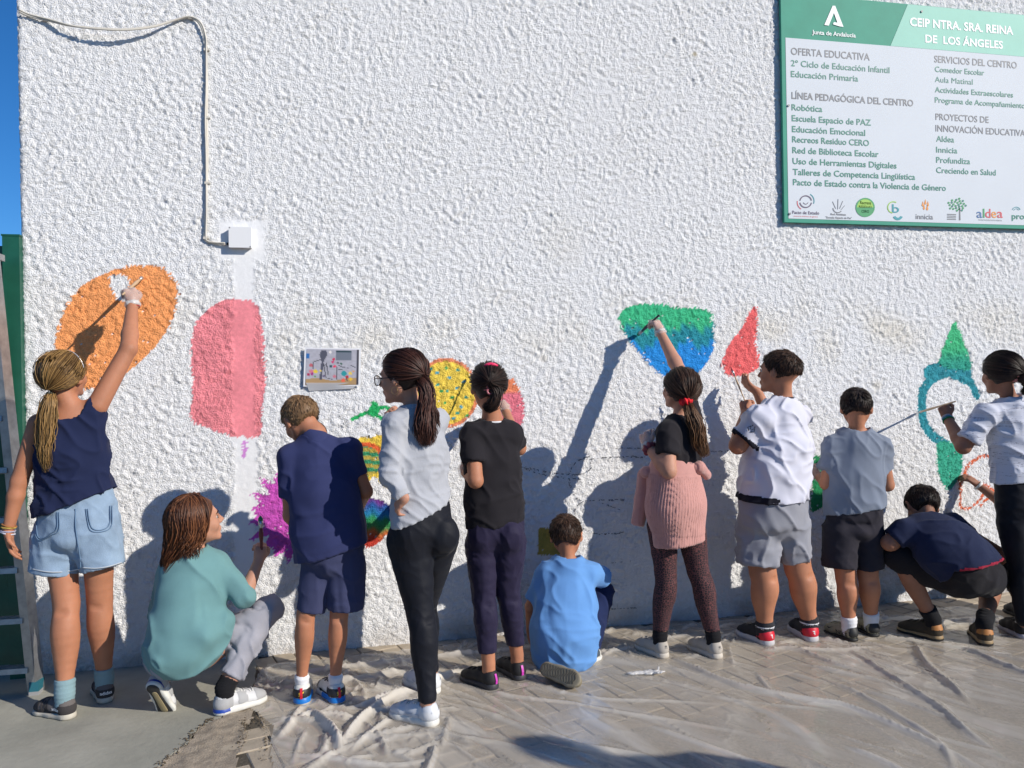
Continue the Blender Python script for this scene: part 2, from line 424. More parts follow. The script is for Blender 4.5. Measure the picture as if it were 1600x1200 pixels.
def yel(x, z):
    c = np.tile([[.86, .62, .09]], (len(x), 1))*(1+.08*np.sin(x*61)*np.sin(z*47))[:, None]
    r = np.hypot(x-yc[0], (z-yc[1])*.93)
    c[r > yr-.014] = (.78, .25, .12)
    rg = np.random.default_rng(4)
    for i, (u, v) in enumerate([(673, 577), (683, 582), (697, 575), (715, 578), (702, 590), (671, 598), (684, 601), (725, 597), (690, 611), (699, 611), (714, 606), (706, 621), (728, 621), (720, 636), (695, 630), (715, 645), (708, 653), (730, 650), (673, 628), (665, 612), (740, 600)]):
        q = wxz(u, v); m = np.hypot((x-q[0]), (z-q[1])*1.3) < .0105; c[m] = [(.03, .36, .30), (.05, .35, .48), (.05, .40, .12)][i % 3]
    return c
patch(4, 'yellow painted balloon with green and blue dots', (np.hypot(X-yc[0]+jig*.25, (Z-yc[1])*.93) < yr+.003), yel)
bc = wxz(585, 720)
def bfly(x, z):
    c = np.tile([[.84, .60, .08]], (len(x), 1)); q = wxz(580, 705)
    r = np.hypot(x-wxz(572, 720)[0], z-wxz(572, 720)[1])
    m = r < .085; c[m] = (.46, .36, .07)
    zz = (z-wxz(575, 725)[1]); m2 = m & (np.abs(np.sin(zz*75+x*10)) > .72); c[m2] = (.05, .33, .16)
    m3 = (np.abs(r-.088) < .012) & (z > wxz(575, 712)[1]); c[m3] = (.75, .13, .04)
    return c
patch(5, 'yellow and green striped painted butterfly', pmask([(556, 690), (585, 682), (603, 684), (608, 740), (612, 765), (596, 755), (582, 745), (568, 765), (556, 745)], .8), bfly)
def rain(x, z):
    q0 = wxz(590, 782); q1 = wxz(585, 845); t = (q0[1]-z-(x-q0[0])*.25)/(q0[1]-q1[1])
    cs = np.array([(.16, .04, .26), (.03, .11, .38), (.02, .20, .42), (.03, .27, .10), (.06, .26, .08), (.55, .14, .04), (.55, .05, .03)])
    i = np.clip(t*6+.3*np.sin(x*90), 0, 5.999); k = i.astype(int); f = (i-k)[:, None]; f = f*f*(3-2*f); return cs[k]*(1-f)+cs[k+1]*f
patch(6, 'rainbow striped painted half circle', pmask([(560, 775), (585, 779), (612, 790), (612, 818), (600, 840), (578, 855), (562, 838)], .5), rain)
grn = outline([(550, 655), (578, 643), (600, 636), (612, 642)], .010, 0) | outline([(582, 630), (588, 648), (600, 655)], .010, 0) | pmask([(582, 626), (592, 634), (590, 650), (578, 648)], .5)
patch(7, 'green painted twig', grn, flat((.02, .42, .12)))
def flo(x, z):
    t = np.clip((wxz(800, 600)[1]-z)/(.10), 0, 1)[:, None]; return np.array([[.86, .26, .12]])*(1-sm(.35, .6, t))+np.array([[.80, .20, .26]])*sm(.35, .6, t)
patch(8, 'coral and pink painted petal', pmask([(775, 612), (793, 593), (806, 598), (818, 630), (817, 655), (808, 672), (795, 678), (775, 650)], .8), flo)
patch(9, 'ochre painted square', pmask([(841, 825), (888, 824), (886, 866), (840, 867)], .3, False), flat((.46, .33, .07)))
def heart(x, z):
    top = wxz(1040, 480)[1]; bot = wxz(1060, 595)[1]; t = (top-z)/(top-bot)+.05*np.sin(x*37)+.04*np.sin(x*91+z*40)
    c0, c1, c2 = np.array([[.05, .50, .24]]), np.array([[.02, .27, .34]]), np.array([[.02, .27, .72]])
    a = sm(.22, .34, t)[:, None]; b = sm(.46, .56, t)[:, None]; c = c0*(1-a)+c1*a; return c*(1-b)+c2*b
patch(10, 'painted heart in green, teal and blue bands', pmask([(968, 490), (990, 477), (1030, 475), (1060, 481), (1085, 480), (1106, 485), (1114, 505), (1114, 545), (1092, 582), (1070, 590), (1036, 586), (1010, 563), (985, 535), (970, 510)], 1.0), heart)
patch(11, 'red painted pointed flame', pmask([(1178, 478), (1183, 500), (1180, 540), (1186, 570), (1170, 583), (1140, 588), (1128, 568), (1138, 540), (1160, 510)], 1.0), flat((.86, .15, .15)))
patch(12, 'dark green painted leaf', pmask([(1262, 716), (1280, 712), (1310, 722), (1310, 765), (1282, 794), (1266, 796), (1268, 760)], .9), flat((.02, .25, .09)))
ringP = [(1436, 580), (1432, 615), (1434, 645), (1440, 675), (1455, 690), (1480, 700), (1500, 690)]
ring = outline([(1455, 592), (1442, 610), (1440, 640), (1444, 662), (1456, 680), (1478, 694)], .030, 0) | outline([(1448, 585), (1470, 578), (1492, 577), (1512, 592), (1526, 618)], .026, 0) | pmask([(1444, 575), (1475, 566), (1515, 575), (1510, 600), (1480, 590), (1455, 598)], .5)
patch(13, 'teal painted ring of a rocket shape', ring, flat((.03, .28, .34), .12))
def tipf(x, z):
    t = (wxz(1490, 505)[1]-z)/.27; a = sm(.5, 1.0, t)[:, None]; return np.array([[.06, .50, .22]])*(1-a)+np.array([[.03, .34, .25]])*a
patch(14, 'light green painted spike above the teal ring', pmask([(1491, 503), (1500, 520), (1512, 552), (1515, 578), (1470, 572), (1470, 552), (1480, 525)], .8), tipf)
patch(15, 'green painted stem below the teal ring', pmask([(1466, 690), (1500, 700), (1502, 735), (1484, 765), (1470, 752), (1464, 725)], .8), flat((.04, .40, .26)))
patch(16, 'orange painted outline of a flower', OUTF & (n1 > -.9), flat((.78, .16, .06)))
PN = {1: 'painted_oval', 2: 'painted_lolly', 3: 'painted_flower', 31: 'paint_smear', 4: 'painted_balloon', 5: 'painted_butterfly', 6: 'painted_rainbow', 7: 'painted_twig', 8: 'painted_petal', 9: 'painted_square', 10: 'painted_heart', 11: 'painted_flame', 12: 'painted_leaf', 13: 'painted_ring', 14: 'painted_spike', 15: 'painted_stem', 16: 'painted_outline'}
M_stucco = mat('stucco_paint', (.8, .8, .82), .85, bump=(150, 1.0, .0085), vcol=True, var=.03, vscale=40, spec=.25)
M_paint = mat('mural_paint', (.5, .5, .5), .7, bump=(150, 1.0, .0085), vcol=True, var=.10, vscale=60, spec=.2)
for _m in (M_stucco, M_paint):      # smooth repairs have less fine relief
    _n = _m.node_tree; _a = [q for q in _n.nodes if q.bl_idname == 'ShaderNodeAttribute'][0]; _b = [q for q in _n.nodes if q.bl_idname == 'ShaderNodeBump'][0]; _n.links.new(_a.outputs['Alpha'], _b.inputs['Strength'])
def wallgrid():
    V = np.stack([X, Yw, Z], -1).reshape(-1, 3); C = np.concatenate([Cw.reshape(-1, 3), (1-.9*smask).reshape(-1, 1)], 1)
    i, j = np.meshgrid(np.arange(nx-1), np.arange(nz-1), indexing='ij'); a = i*nz+j
    F = np.stack([a, a+nz, a+nz+1, a+1], -1).reshape(-1, 4)
    pid = PATCH[:-1, :-1].reshape(-1); return V, F, C, pid
Vw, Fw_, Cv, pid = wallgrid()
wall = empty('school_wall', (1.4, 0, 0), label='white rough stucco wall of the building covered with a half painted mural', cat='wall')
def sub(i, name, m, **k):
    F = Fw_[pid == i]
    if not len(F): return
    u, inv = np.unique(F.ravel(), return_inverse=True); return ob(name, Vw[u], inv.reshape(F.shape), m, wall, col=Cv[u], **k)
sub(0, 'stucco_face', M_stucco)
for i, lab in PLAB.items(): sub(i, PN[i], M_paint, label=lab)
mb = MB(); mb.box((WX0+.012+1.5+1.6, .16+1.5, 1.95), (3.08, 1.5, 2.04)); mb.ob('building_core', mat('plain_render', (.8, .8, .82), .9, bump=(45, .8, .01)), wall)
M_gra = mat('graphite', (.09, .09, .10), .6)
for (pts, w_, thr, seed) in SK:
    P = np.array([wxz(*p) for p in bez(pts, 10*len(pts))]); D_ = np.r_[0, np.cumsum(np.linalg.norm(np.diff(P, axis=0), axis=1))]; n_ = int(D_[-1]/.0035); u = np.linspace(0, D_[-1], n_); q = np.stack([np.interp(u, D_, P[:, 0]), np.interp(u, D_, P[:, 1])], 1); r_ = np.random.default_rng(seed); V_ = []; F_ = []
    for pas in range(2):
        qq = q+.006*pas*np.stack([np.sin(u*9+seed+pas), np.cos(u*7+seed)], 1)+r_.normal(0, .0012, q.shape); ii = np.clip(((qq[:, 0]-WX0)/GS).astype(int), 0, nx-1); jj = np.clip(((qq[:, 1]-WZ0)/GS).astype(int), 0, nz-1)
        on = (n1[ii, jj]+.4*n2[ii, jj] > thr+.4*pas); yy = np.minimum.reduce([Yw[ii, jj], Yw[np.minimum(ii+1, nx-1), jj], Yw[ii, np.minimum(jj+1, nz-1)]])-.0012
        for k in range(n_-1):
            if on[k] and on[k+1]:
                t_ = unit(qq[k+1]-qq[k]); nn = np.array([-t_[1], t_[0]])*w_; a0, b0 = qq[k]-t_*.0006, qq[k+1]+t_*.0006; m0 = len(V_); V_ += [(a0[0]-nn[0], yy[k], a0[1]-nn[1]), (b0[0]-nn[0], yy[k+1], b0[1]-nn[1]), (b0[0]+nn[0], yy[k+1], b0[1]+nn[1]), (a0[0]+nn[0], yy[k], a0[1]+nn[1])]; F_.append((m0, m0+1, m0+2, m0+3))
    if F_: o_ = ob('pencil_outline', np.array(V_), F_, M_gra, wall, smooth=False, kind='stuff')
print('wall', round(time.time()-t_all, 1))
del Vw, Fw_, Cv, pid

# ================================================================== GROUND
def sheet(name, P, z, m, th=0.0, n=0, parent=None, **k):
    """polygon on the ground with thickness"""
    mb = MB(); P = np.asarray(P, float); N = len(P)
    V = [(p[0], p[1], z) for p in P]+[(p[0], p[1], z-th) for p in P]
    mb.add(V, [tuple(range(N))]+[(i, i+N, (i+1) % N+N, (i+1) % N) for i in range(N)])
    return mb.ob(name, m, parent, **k)
M_soil = mat('joint_sand', (.09, .075, .055), .95, bump=(90, .6, .01), var=.3, vscale=12)
mb = MB(); mb.add([(-300, -300, -.006), (300, -300, -.006), (300, 300, -.006), (-300, 300, -.006)], [(0, 1, 2, 3)])
mb.ob('ground', M_soil, kind='structure')
def roughen(P, amp, step, seed):
    r = np.random.default_rng(seed); out = []
    for i in range(len(P)):
        a, b = np.array(P[i]), np.array(P[(i+1) % len(P)]); n = max(1, int(np.linalg.norm(b-a)/step)) if np.linalg.norm(b-a) < 2.5 else 1
        for t in range(n): out.append(a+(b-a)*t/n+(r.normal(0, amp, 2) if n > 1 else 0))
    return out
g2 = lambda px, py: G(px, py)[:2]
cpoly = [(-7, -6), (-1.15, -1.9), *[g2(*p) for p in ((232, 1215), (262, 1185), (292, 1160), (310, 1135), (345, 1122), (385, 1095), (398, 1060), (400, 1040))], (g2(405, 1030)[0], .03), (-1.55, .03), (-1.55, 6), (-7, 6)]
cpoly[1] = g2(200, 1250)
M_conc = mat('worn_concrete', (.33, .32, .265), .9, bump=(35, .35, .006), var=.22, vscale=2.5)
sheet('concrete_floor', roughen(cpoly, .006, .04, 3), 0.0, M_conc, .05, kind='structure')
mpoly = [g2(*p) for p in ((345, 1250), (232, 1215), (262, 1185), (292, 1160), (310, 1135), (345, 1122), (385, 1095), (398, 1060), (425, 1050), (430, 1075), (395, 1112), (384, 1135), (372, 1170), (362, 1205))]
def lumps(name, P, z, amp, m, gs=.012, seed=1, **k):
    P = np.asarray(P); lo = P.min(0); hi = P.max(0); xs = np.arange(lo[0], hi[0], gs); ys = np.arange(lo[1], hi[1], gs)
    A, B = np.meshgrid(xs, ys, indexing='ij'); ins = inpoly(A, B, P); Q = np.stack([A.ravel()*22, B.ravel()*22, A.ravel()*0], 1)
    h = z+amp*noise3(Q, seed)+amp*.6*noise3(Q*3, seed+1); n_ = len(ys)
    i, j = np.meshgrid(np.arange(len(xs)-1), np.arange(n_-1), indexing='ij'); a = (i*n_+j)[ins[:-1, :-1]]
    F = np.stack([a, a+n_, a+n_+1, a+1], 1); V = np.stack([A.ravel(), B.ravel(), h], 1); V, F = compact(V, F); return ob(name, V, F, m, **k)
lumps('mortar_strip', roughen(mpoly, .004, .03, 5), .001, .004, mat('mortar', (.34, .28, .21), .95, bump=(150, .8, .006), var=.25, vscale=30), kind='structure')
gpoly = [g2(*p) for p in ((600, 1290), (700, 1215), (800, 1178), (900, 1158), (1000, 1140), (1120, 1122), (1240, 1104), (1400, 1078), (1560, 1052), (1720, 1030), (2100, 1010), (2300, 1400))]
lumps('rough_concrete', roughen(gpoly, .004, .05, 8), .0015, .0025, mat('gravel_concrete', (.38, .33, .26), .95, bump=(230, 1.0, .006), var=.25, vscale=70), gs=.022, kind='structure')
# herringbone pavers
pav = empty('paved_floor', (1.5, -1.0, 0), kind='structure')
M_pav = mat('paver_clay', (.40, .335, .25), .9, bump=(120, .5, .004), var=.16, vscale=14)
bL, bW, bH = .205, .1025, .05
V0 = []
def paver_mesh(seed):
    r = np.random.default_rng(seed); c = .004; L, w = bL/2-.0025, bW/2-.0025
    rings = [(L, w, -bH), (L, w, -c), (L-c, w-c, 0)]; V = []
    for (a, b, z) in rings:
        for sx, sy in ((-1, -1), (1, -1), (1, 1), (-1, 1)): V.append((sx*a+r.normal(0, .0012), sy*b+r.normal(0, .0012), z+(r.normal(0, .0006) if z > -.001 else 0)))
    F = [(i*4+j, i*4+(j+1) % 4, (i+1)*4+(j+1) % 4, (i+1)*4+j) for i in range(2) for j in range(4)]+[(8, 9, 10, 11)]
    return mkmesh('paver', np.array(V), F, M_pav, False)
pms = [paver_mesh(i) for i in range(6)]
ang = math.radians(17); ca, sa = math.cos(ang), math.sin(ang)
def herring():
    out = set()
    for m in range(-40, 41):
        for n in range(-40, 41):
            # classic 2:1 herringbone, repeat vectors (1,1) and (2,-2) in brick widths
            bx = m+2*n; by = m-2*n
            out.add((bx+1.0, by+.5, 0)); out.add((bx+2.5-0.0, by+1.0-1.0, 90))
    return out
cand = []
mp_ = np.array(cpoly); mq_ = np.array(mpoly)
for (bx, by, rot) in sorted(herring()):
    x, y = bx*bW, by*bW; wx, wy = .9+x*ca-y*sa, -.9+x*sa+y*ca
    if wy > .05 or wy < -2.6 or wx < -.9 or wx > 5.2: continue
    a_ = np.array([[wx]]), np.array([[wy]])
    if inpoly(*a_, mp_)[0, 0] or inpoly(*a_, mq_)[0, 0] or (inpoly(*a_, np.array(gpoly))[0, 0] and dist_poly(*a_, np.array(gpoly))[0, 0] > .09): continue
    v = np.array([wx, wy, 0])-CAMP; zc = v@FW
    if zc < .5: continue
    px = 800+FPX*(v@RT)/zc; py = 600-FPX*(v@UP)/zc
    if px < -60 or px > 1680 or py > 1240: far = 1
    else: far = 0
    cand.append((far, zc, wx, wy, rot))
cand.sort()
rest = MB()
for i, (far, zc, wx, wy, rot) in enumerate(cand):
    th = ang+math.radians(rot)+random.gauss(0, .006); z = random.gauss(0, .0012)-.001
    if i < 298:
        o = bpy.data.objects.new('paver', pms[i % 6]); COL.objects.link(o); o.parent = pav
        o.location = (wx-1.5, wy+1.0, z); o.rotation_euler = (0, 0, th)
    else:
        c, s = math.cos(th), math.sin(th); rest.box((wx, wy, z-.02), (bL/2-.005, bW/2-.005, .02), ((c, s, 0), (-s, c, 0), (0, 0, 1)))
if rest.V: rest.ob('paver_rest', M_pav, pav, kind='stuff')
print('pavers', len(cand))
# moss and grit along the broken joint
mb = MB(); r = np.random.default_rng(3)
jl = np.array([G(*p) for p in ((238, 1205), (262, 1186), (290, 1160), (306, 1140), (330, 1124), (378, 1122), (384, 1135), (372, 1170), (402, 1120), (418, 1150), (412, 1190))])
for i in range(300):
    k = r.integers(0, len(jl)-1) if True else 0
    p = lerp(jl[k], jl[k+1], r.random()) if k != 4 else jl[k]; p = p+np.array([r.normal(0, .010), r.normal(0, .010), 0]); s = r.uniform(.001, .0035)
    a = r.random()*3; mb.box((p[0], p[1], .002+s*.4), (s, s*r.uniform(.5, 1), s*.3), ((math.cos(a), math.sin(a), 0), (-math.sin(a), math.cos(a), .3), (0, 0, 1)))
mb.ob('moss', mat('moss_grit', (.12, .09, .055), .95, var=.4, vscale=60), kind='stuff')

# ------------------------------------------------------------------ clear plastic sheet
def plastic_mat():
    m = bpy.data.materials.new('milky_plastic_film'); m.use_nodes = True; nt = m.node_tree; b = nt.nodes['Principled BSDF']; o = nt.nodes['Material Output']
    b.inputs['Base Color'].default_value = (.72, .67, .59, 1); b.inputs['Roughness'].default_value = .15; b.inputs['Specular IOR Level'].default_value = .75
    n = nd(nt, 'ShaderNodeTexNoise'); n.inputs['Scale'].default_value = 14; n.inputs['Detail'].default_value = 5; n.inputs['Distortion'].default_value = 1.2
    tc = nd(nt, 'ShaderNodeTexCoord'); mp = nd(nt, 'ShaderNodeMapping'); m0 = nd(nt, 'ShaderNodeMapping'); m0.inputs['Rotation'].default_value = (0, 0, math.radians(60)); mp.inputs['Scale'].default_value = (.22, 1.5, 1)
    nt.links.new(tc.outputs['Object'], m0.inputs[0]); nt.links.new(m0.outputs[0], mp.inputs[0]); nt.links.new(mp.outputs[0], n.inputs['Vector'])
    bp = nd(nt, 'ShaderNodeBump'); bp.inputs['Strength'].default_value = .4; bp.inputs['Distance'].default_value = .005
    rg = nd(nt, 'ShaderNodeTexNoise'); rg.noise_type = 'RIDGED_MULTIFRACTAL'; rg.inputs['Scale'].default_value = 4.5; rg.inputs['Detail'].default_value = 4; rg.inputs['Distortion'].default_value = .5
    b2 = nd(nt, 'ShaderNodeBump'); b2.inputs['Strength'].default_value = .9; b2.inputs['Distance'].default_value = .014
    nt.links.new(mp.outputs[0], rg.inputs['Vector']); nt.links.new(rg.outputs['Fac'], b2.inputs['Height']); nt.links.new(b2.outputs[0], bp.inputs['Normal'])
    nt.links.new(n.outputs['Fac'], bp.inputs['Height']); nt.links.new(bp.outputs[0], b.inputs['Normal'])
    tr = nd(nt, 'ShaderNodeBsdfTransparent'); tr.inputs[0].default_value = (.94, .93, .90, 1); mx = nd(nt, 'ShaderNodeMixShader')
    n2_ = nd(nt, 'ShaderNodeTexNoise'); n2_.inputs['Scale'].default_value = 3; n2_.inputs['Detail'].default_value = 3; nt.links.new(mp.outputs[0], n2_.inputs['Vector'])
    at = nd(nt, 'ShaderNodeAttribute', attribute_name='tint')
    r = nd(nt, 'ShaderNodeMapRange'); r.inputs[1].default_value = .3; r.inputs[2].default_value = .7; r.inputs[3].default_value = .26; r.inputs[4].default_value = .50
    b.inputs['Coat Weight'].default_value = .8; b.inputs['Coat Roughness'].default_value = .06
    nt.links.new(n2_.outputs['Fac'], r.inputs[0]); ad = nd(nt, 'ShaderNodeMath', operation='ADD'); ad.use_clamp = True
    nt.links.new(r.outputs[0], ad.inputs[0]); nt.links.new(at.outputs['Fac'], ad.inputs[1])
    nt.links.new(ad.outputs[0], mx.inputs[0]); nt.links.new(tr.outputs[0], mx.inputs[1]); nt.links.new(b.outputs[0], mx.inputs[2]); nt.links.new(mx.outputs[0], o.inputs[0])
    return m
M_film = plastic_mat()
fpoly = [g2(*p) for p in ((410, 1290), (416, 1190), (428, 1140), (388, 1108), (402, 1060), (420, 1038), (560, 1024), (720, 1007), (860, 992), (1000, 982), (1170, 966), (1310, 955), (1420, 962), (1500, 948), (1600, 975), (1700, 990))]
fpoly = np.array(list(fpoly)+[(4.2, -1.0), (3.1, -2.35), (-.1, -2.35)])
gs = .0096; lo = fpoly.min(0); hi = fpoly.max(0); xs = np.arange(lo[0], hi[0], gs); ys = np.arange(lo[1], hi[1], gs)
A_, B_ = np.meshgrid(xs, ys, indexing='ij'); Q = np.stack([A_.ravel(), B_.ravel(), 0*A_.ravel()], 1)
wob = .05*noise3(Q*3.0, 9).reshape(A_.shape); ins = inpoly(A_+wob*.5, B_+wob*.5, fpoly)
hgt = np.full(A_.shape, .004); op = np.zeros(A_.shape)
def ridge_w(P, w, h, o):
    lo_, hi_ = P.min(0)-w*4-.03, P.max(0)+w*4+.03
    i0, i1 = np.searchsorted(xs, (lo_[0], hi_[0])); j0, j1 = np.searchsorted(ys, (lo_[1], hi_[1]))
    if i1 <= i0 or j1 <= j0: return
    sl = (slice(i0, i1), slice(j0, j1)); d = dist_poly(A_[sl]+wob[sl]*.3, B_[sl]+wob[sl]*.3, P)
    L = np.linalg.norm(P[-1]-P[0]); t = np.clip(((A_[sl]-P[0][0])*(P[-1][0]-P[0][0])+(B_[sl]-P[0][1])*(P[-1][1]-P[0][1]))/L**2, 0, 1); env = sm(0, .25, t)*sm(1, .75, t)*.85+.15
    s_ = (.4*np.exp(-(d/(w*1.3))**2)+.6*np.exp(-d/(w*.5)))*env
    hgt[sl] = np.maximum(hgt[sl], .004+h*s_); op[sl] = np.maximum(op[sl], o*env*np.exp(-(d/(w*1.25))**4))
def ridge(pts, w, h, o=.26): ridge_w(np.array([g2(*p) for p in bez(pts, 6*len(pts))]), w*.85, h, o)
for args in [([(1000, 1010), (1120, 1060), (1260, 1095), (1330, 1110), (1450, 1160), (1590, 1230)], .022, .020), ([(1210, 1000), (1290, 1035), (1345, 1050), (1350, 1060)], .016, .018), ([(1270, 1055), (1330, 1080), (1400, 1120), (1470, 1165), (1500, 1220)], .018, .018),
             ([(1310, 1010), (1380, 1050), (1440, 1090), (1470, 1110), (1520, 1150), (1580, 1190)], .024, .022), ([(1425, 1000), (1450, 1040), (1490, 1075), (1520, 1105)], .017, .026), ([(1500, 1010), (1560, 1040), (1640, 1070)], .022, .024),
             ([(680, 1040), (780, 1085), (900, 1100), (1000, 1120), (1100, 1135), (1180, 1150)], .020, .012), ([(690, 1095), (800, 1130), (900, 1165), (1000, 1185), (1100, 1210)], .022, .016), ([(600, 1100), (700, 1150), (800, 1165), (900, 1200)], .02, .010),
             ([(800, 1060), (900, 1085), (1010, 1098), (1120, 1100)], .016, .010), ([(1000, 1130), (1150, 1180), (1260, 1215)], .02, .010), ([(1320, 1165), (1400, 1200), (1450, 1230)], .02, .014), ([(1180, 1050), (1220, 1090), (1270, 1110)], .012, .012),
             ([(900, 1015), (960, 1020), (1040, 1000), (1090, 990)], .02, .014), ([(1060, 1010), (1110, 1000), (1170, 985)], .02, .014), ([(1180, 1020), (1230, 1015), (1310, 1020), (1380, 1010)], .022, .016),
             ([(640, 1030), (740, 1022), (850, 1010), (950, 995)], .025, .02), ([(430, 1060), (520, 1045), (640, 1035), (700, 1040)], .03, .02), ([(1320, 975), (1400, 968), (1470, 975), (1560, 965)], .03, .02),
             ([(500, 1090), (470, 1110), (450, 1140), (430, 1160)], .022, .025, .4), ([(480, 1110), (520, 1150), (530, 1185)], .024, .045, .5), ([(540, 1110), (600, 1095), (680, 1065), (740, 1045)], .022, .04, .5), ([(560, 1120), (620, 1110), (690, 1085)], .018, .03, .4),
             ([(520, 1185), (560, 1130), (620, 1090), (700, 1070)], .022, .035, .5), ([(540, 1180), (590, 1140), (640, 1100)], .016, .025, .4), ([(450, 1130), (500, 1120), (560, 1125)], .018, .03, .4), ([(430, 1180), (520, 1190), (620, 1200), (700, 1180)], .02, .014), ([(480, 1075), (520, 1068), (580, 1060), (650, 1050)], .025, .03)]: ridge(*args)
rr = np.random.default_rng(12)
for _ in range(70):      # long shallow pulls running away from the wall
    c = np.array([rr.uniform(.1, 3.2), rr.uniform(-2.2, -.5)]); a = math.radians(-60+rr.normal(0, 13)); L = rr.uniform(.25, 1.1); t = np.linspace(-.5, .5, 9)[:, None]*L; d_ = np.array([math.cos(a), math.sin(a)]); n_ = np.array([-d_[1], d_[0]])
    ridge_w(c+t*d_+n_*(rr.normal(0, .05)*(t*2)**2+.006*np.sin(t*19+rr.uniform(0, 6))), rr.uniform(.006, .013), rr.uniform(.004, .014), rr.uniform(0, .22))
for _ in range(16):      # wide milky double layers
    c = np.array([rr.uniform(.1, 3.2), rr.uniform(-2.2, -.6)]); a = math.radians(-60+rr.normal(0, 9)); L = rr.uniform(.6, 1.6); t = np.linspace(-.5, .5, 9)[:, None]*L; d_ = np.array([math.cos(a), math.sin(a)]); n_ = np.array([-d_[1], d_[0]])
    ridge_w(c+t*d_+n_*rr.normal(0, .06)*(t*2)**2, rr.uniform(.025, .05), .004, rr.uniform(.15, .3))
for _ in range(130):     # short crumples near the wall and at the bunched left edge
    if rr.random() < .6: c = np.array([rr.uniform(-.2, 3.6), rr.uniform(-.62, -.06)])
    else: c = g2(rr.uniform(430, 700), rr.uniform(1050, 1195))
    a = rr.normal(0, .8)+(.2 if rr.random() < .6 else 1.4); L = rr.uniform(.07, .40); t = np.linspace(-.5, .5, 6)[:, None]*L; d_ = np.array([math.cos(a), math.sin(a)]); n_ = np.array([-d_[1], d_[0]])
    ridge_w(np.asarray(c)+t*d_+n_*(rr.normal(0, .03)*(t*3)**2), rr.uniform(.006, .013), rr.uniform(.008, .026), rr.uniform(0, .25))
Qr = Q.copy(); Qr[:, 0], Qr[:, 1] = Q[:, 0]*.5-Q[:, 1]*.866, Q[:, 0]*.866+Q[:, 1]*.5
crk = np.abs(noise3(Qr*np.array([5, 16, 1])+3*noise3(Q*3, 2)[:, None]*.3, 21)).reshape(A_.shape); fine = noise3(Qr*np.array([14, 42, 1]), 31).reshape(A_.shape)
near = sm(-1.4, -.35, B_)
leftz = sm(.9, -.2, A_)
hgt += (.0012+.005*near+.002*leftz)*np.exp(-(crk/.07)**2)+.0005*(1+4*near+1*leftz)*fine+.0015*(1+near)*noise3(Q*5, 5).reshape(A_.shape); op += .10*np.exp(-(crk/.05)**2)*(.4+near+leftz)
hgt = np.maximum(hgt, .002)
FEET = []   # feet press the film down, applied when the feet are known
film_data = (A_, B_, hgt, op, ins, xs, ys)
def finish_film():
    A_, B_, hgt, op, ins, xs, ys = film_data
    for p, q in FEET:
        d = dist_poly(A_, B_, np.array([p[:2], q[:2]])); hgt = np.where(d < .11, np.minimum(hgt, .003+np.maximum(d-.045, 0)*.55), hgt)
    n_ = len(ys); i, j = np.meshgrid(np.arange(len(xs)-1), np.arange(n_-1), indexing='ij'); a = (i*n_+j)[ins[:-1, :-1]]
    F = np.stack([a, a+n_, a+n_+1, a+1], 1); V = np.stack([A_.ravel(), B_.ravel(), hgt.ravel()], 1)
    u, inv = np.unique(F.ravel(), return_inverse=True); T = op.ravel()[u]
    ob('plastic_sheet', V[u], inv.reshape(F.shape), M_film, loc=(1.5, -1, 0), tint=T, label='crumpled milky plastic dust sheet spread over the pavers under the children', cat='plastic sheet')
# discarded glove on the sheet
s = Sdf(); p0 = G(985, 1052, .012); p1 = G(1038, 1049, .012)
s.cone(p0, lerp(p0, p1, .55), .014, .018, .01, flat=((0, 0, 1), 2.2)); s.cone(lerp(p0, p1, .5), p1, .017, .008, .01, flat=((0, 0, 1), 2.2))
for i, t in enumerate((.7, .8, .62)): q = lerp(p0, p1, t); s.cone(q, q+np.array([.02, .035*(1 if i % 2 else -1), .006]), .009, .005, .005)
V, F = s.build(.004); n = normals(V, F); V += n*(.003*noise3(V*90, 3))[:, None]
def film_mat(name, c, fac, rough):
    m = mat(name, c, rough, bump=(120, .8, .004), spec=.7); nt = m.node_tree; b = nt.nodes['Principled BSDF']; o = nt.nodes['Material Output']; tr = nd(nt, 'ShaderNodeBsdfTransparent'); mx = nd(nt, 'ShaderNodeMixShader'); mx.inputs[0].default_value = fac
    nt.links.new(tr.outputs[0], mx.inputs[1]); nt.links.new(b.outputs[0], mx.inputs[2]); nt.links.new(mx.outputs[0], o.inputs[0]); return m
M_glove = film_mat('clear_glove_film', (.80, .78, .75), .62, .22); M_glove2 = film_mat('worn_glove_film', (.80, .76, .72), .30, .25)
ob('crumpled_glove', V, F, M_glove, loc=tuple(G(1010, 1050)), label='crumpled transparent glove lying on the plastic sheet', cat='glove')

# ================================================================== GATE, LADDER, CABLE, BOX, SIGN, PRINT
M_green = mat('green_gate_paint', (.010, .09, .055), .42, bump=(60, .1, .002), var=.15, vscale=12)
gate = empty('green_gate', (-1.66, .02, 0), label='green metal gate beside the left corner of the wall', cat='gate')
ztop = W(25, 371)[2]
xr = W(38, 500)[0]; xl = xr-.078
mb = MB(); mb.box(((xl+xr)/2, .0, ztop/2), (.0375, .04, ztop/2)); mb.box(((xl+xr)/2, .0, ztop+.004), (.041, .043, .004)); mb.ob('post', M_green, gate)
zt = W(10, 385)[2]; xs1 = xl-.008; xs0 = xs1-.05
mb = MB(); mb.box(((xs0+xs1)/2, .02, (zt-.05+.06)/2), (.025, .02, (zt-.05-.06)/2)); mb.ob('stile', M_green, gate)
mb = MB(); mb.box((xs1-.75+.02, .02, zt-.02), (.78, .021, .022)); mb.ob('top_rail', M_green, gate)
mb = MB(); mb.box((xs0-.72, .02, .09), (.72, .02, .03)); mb.ob('bottom_rail', M_green, gate)
mb = MB(); mb.box((xs0-1.43, .02, zt/2), (.025, .021, zt/2-.06)); mb.ob('far_stile', M_green, gate)
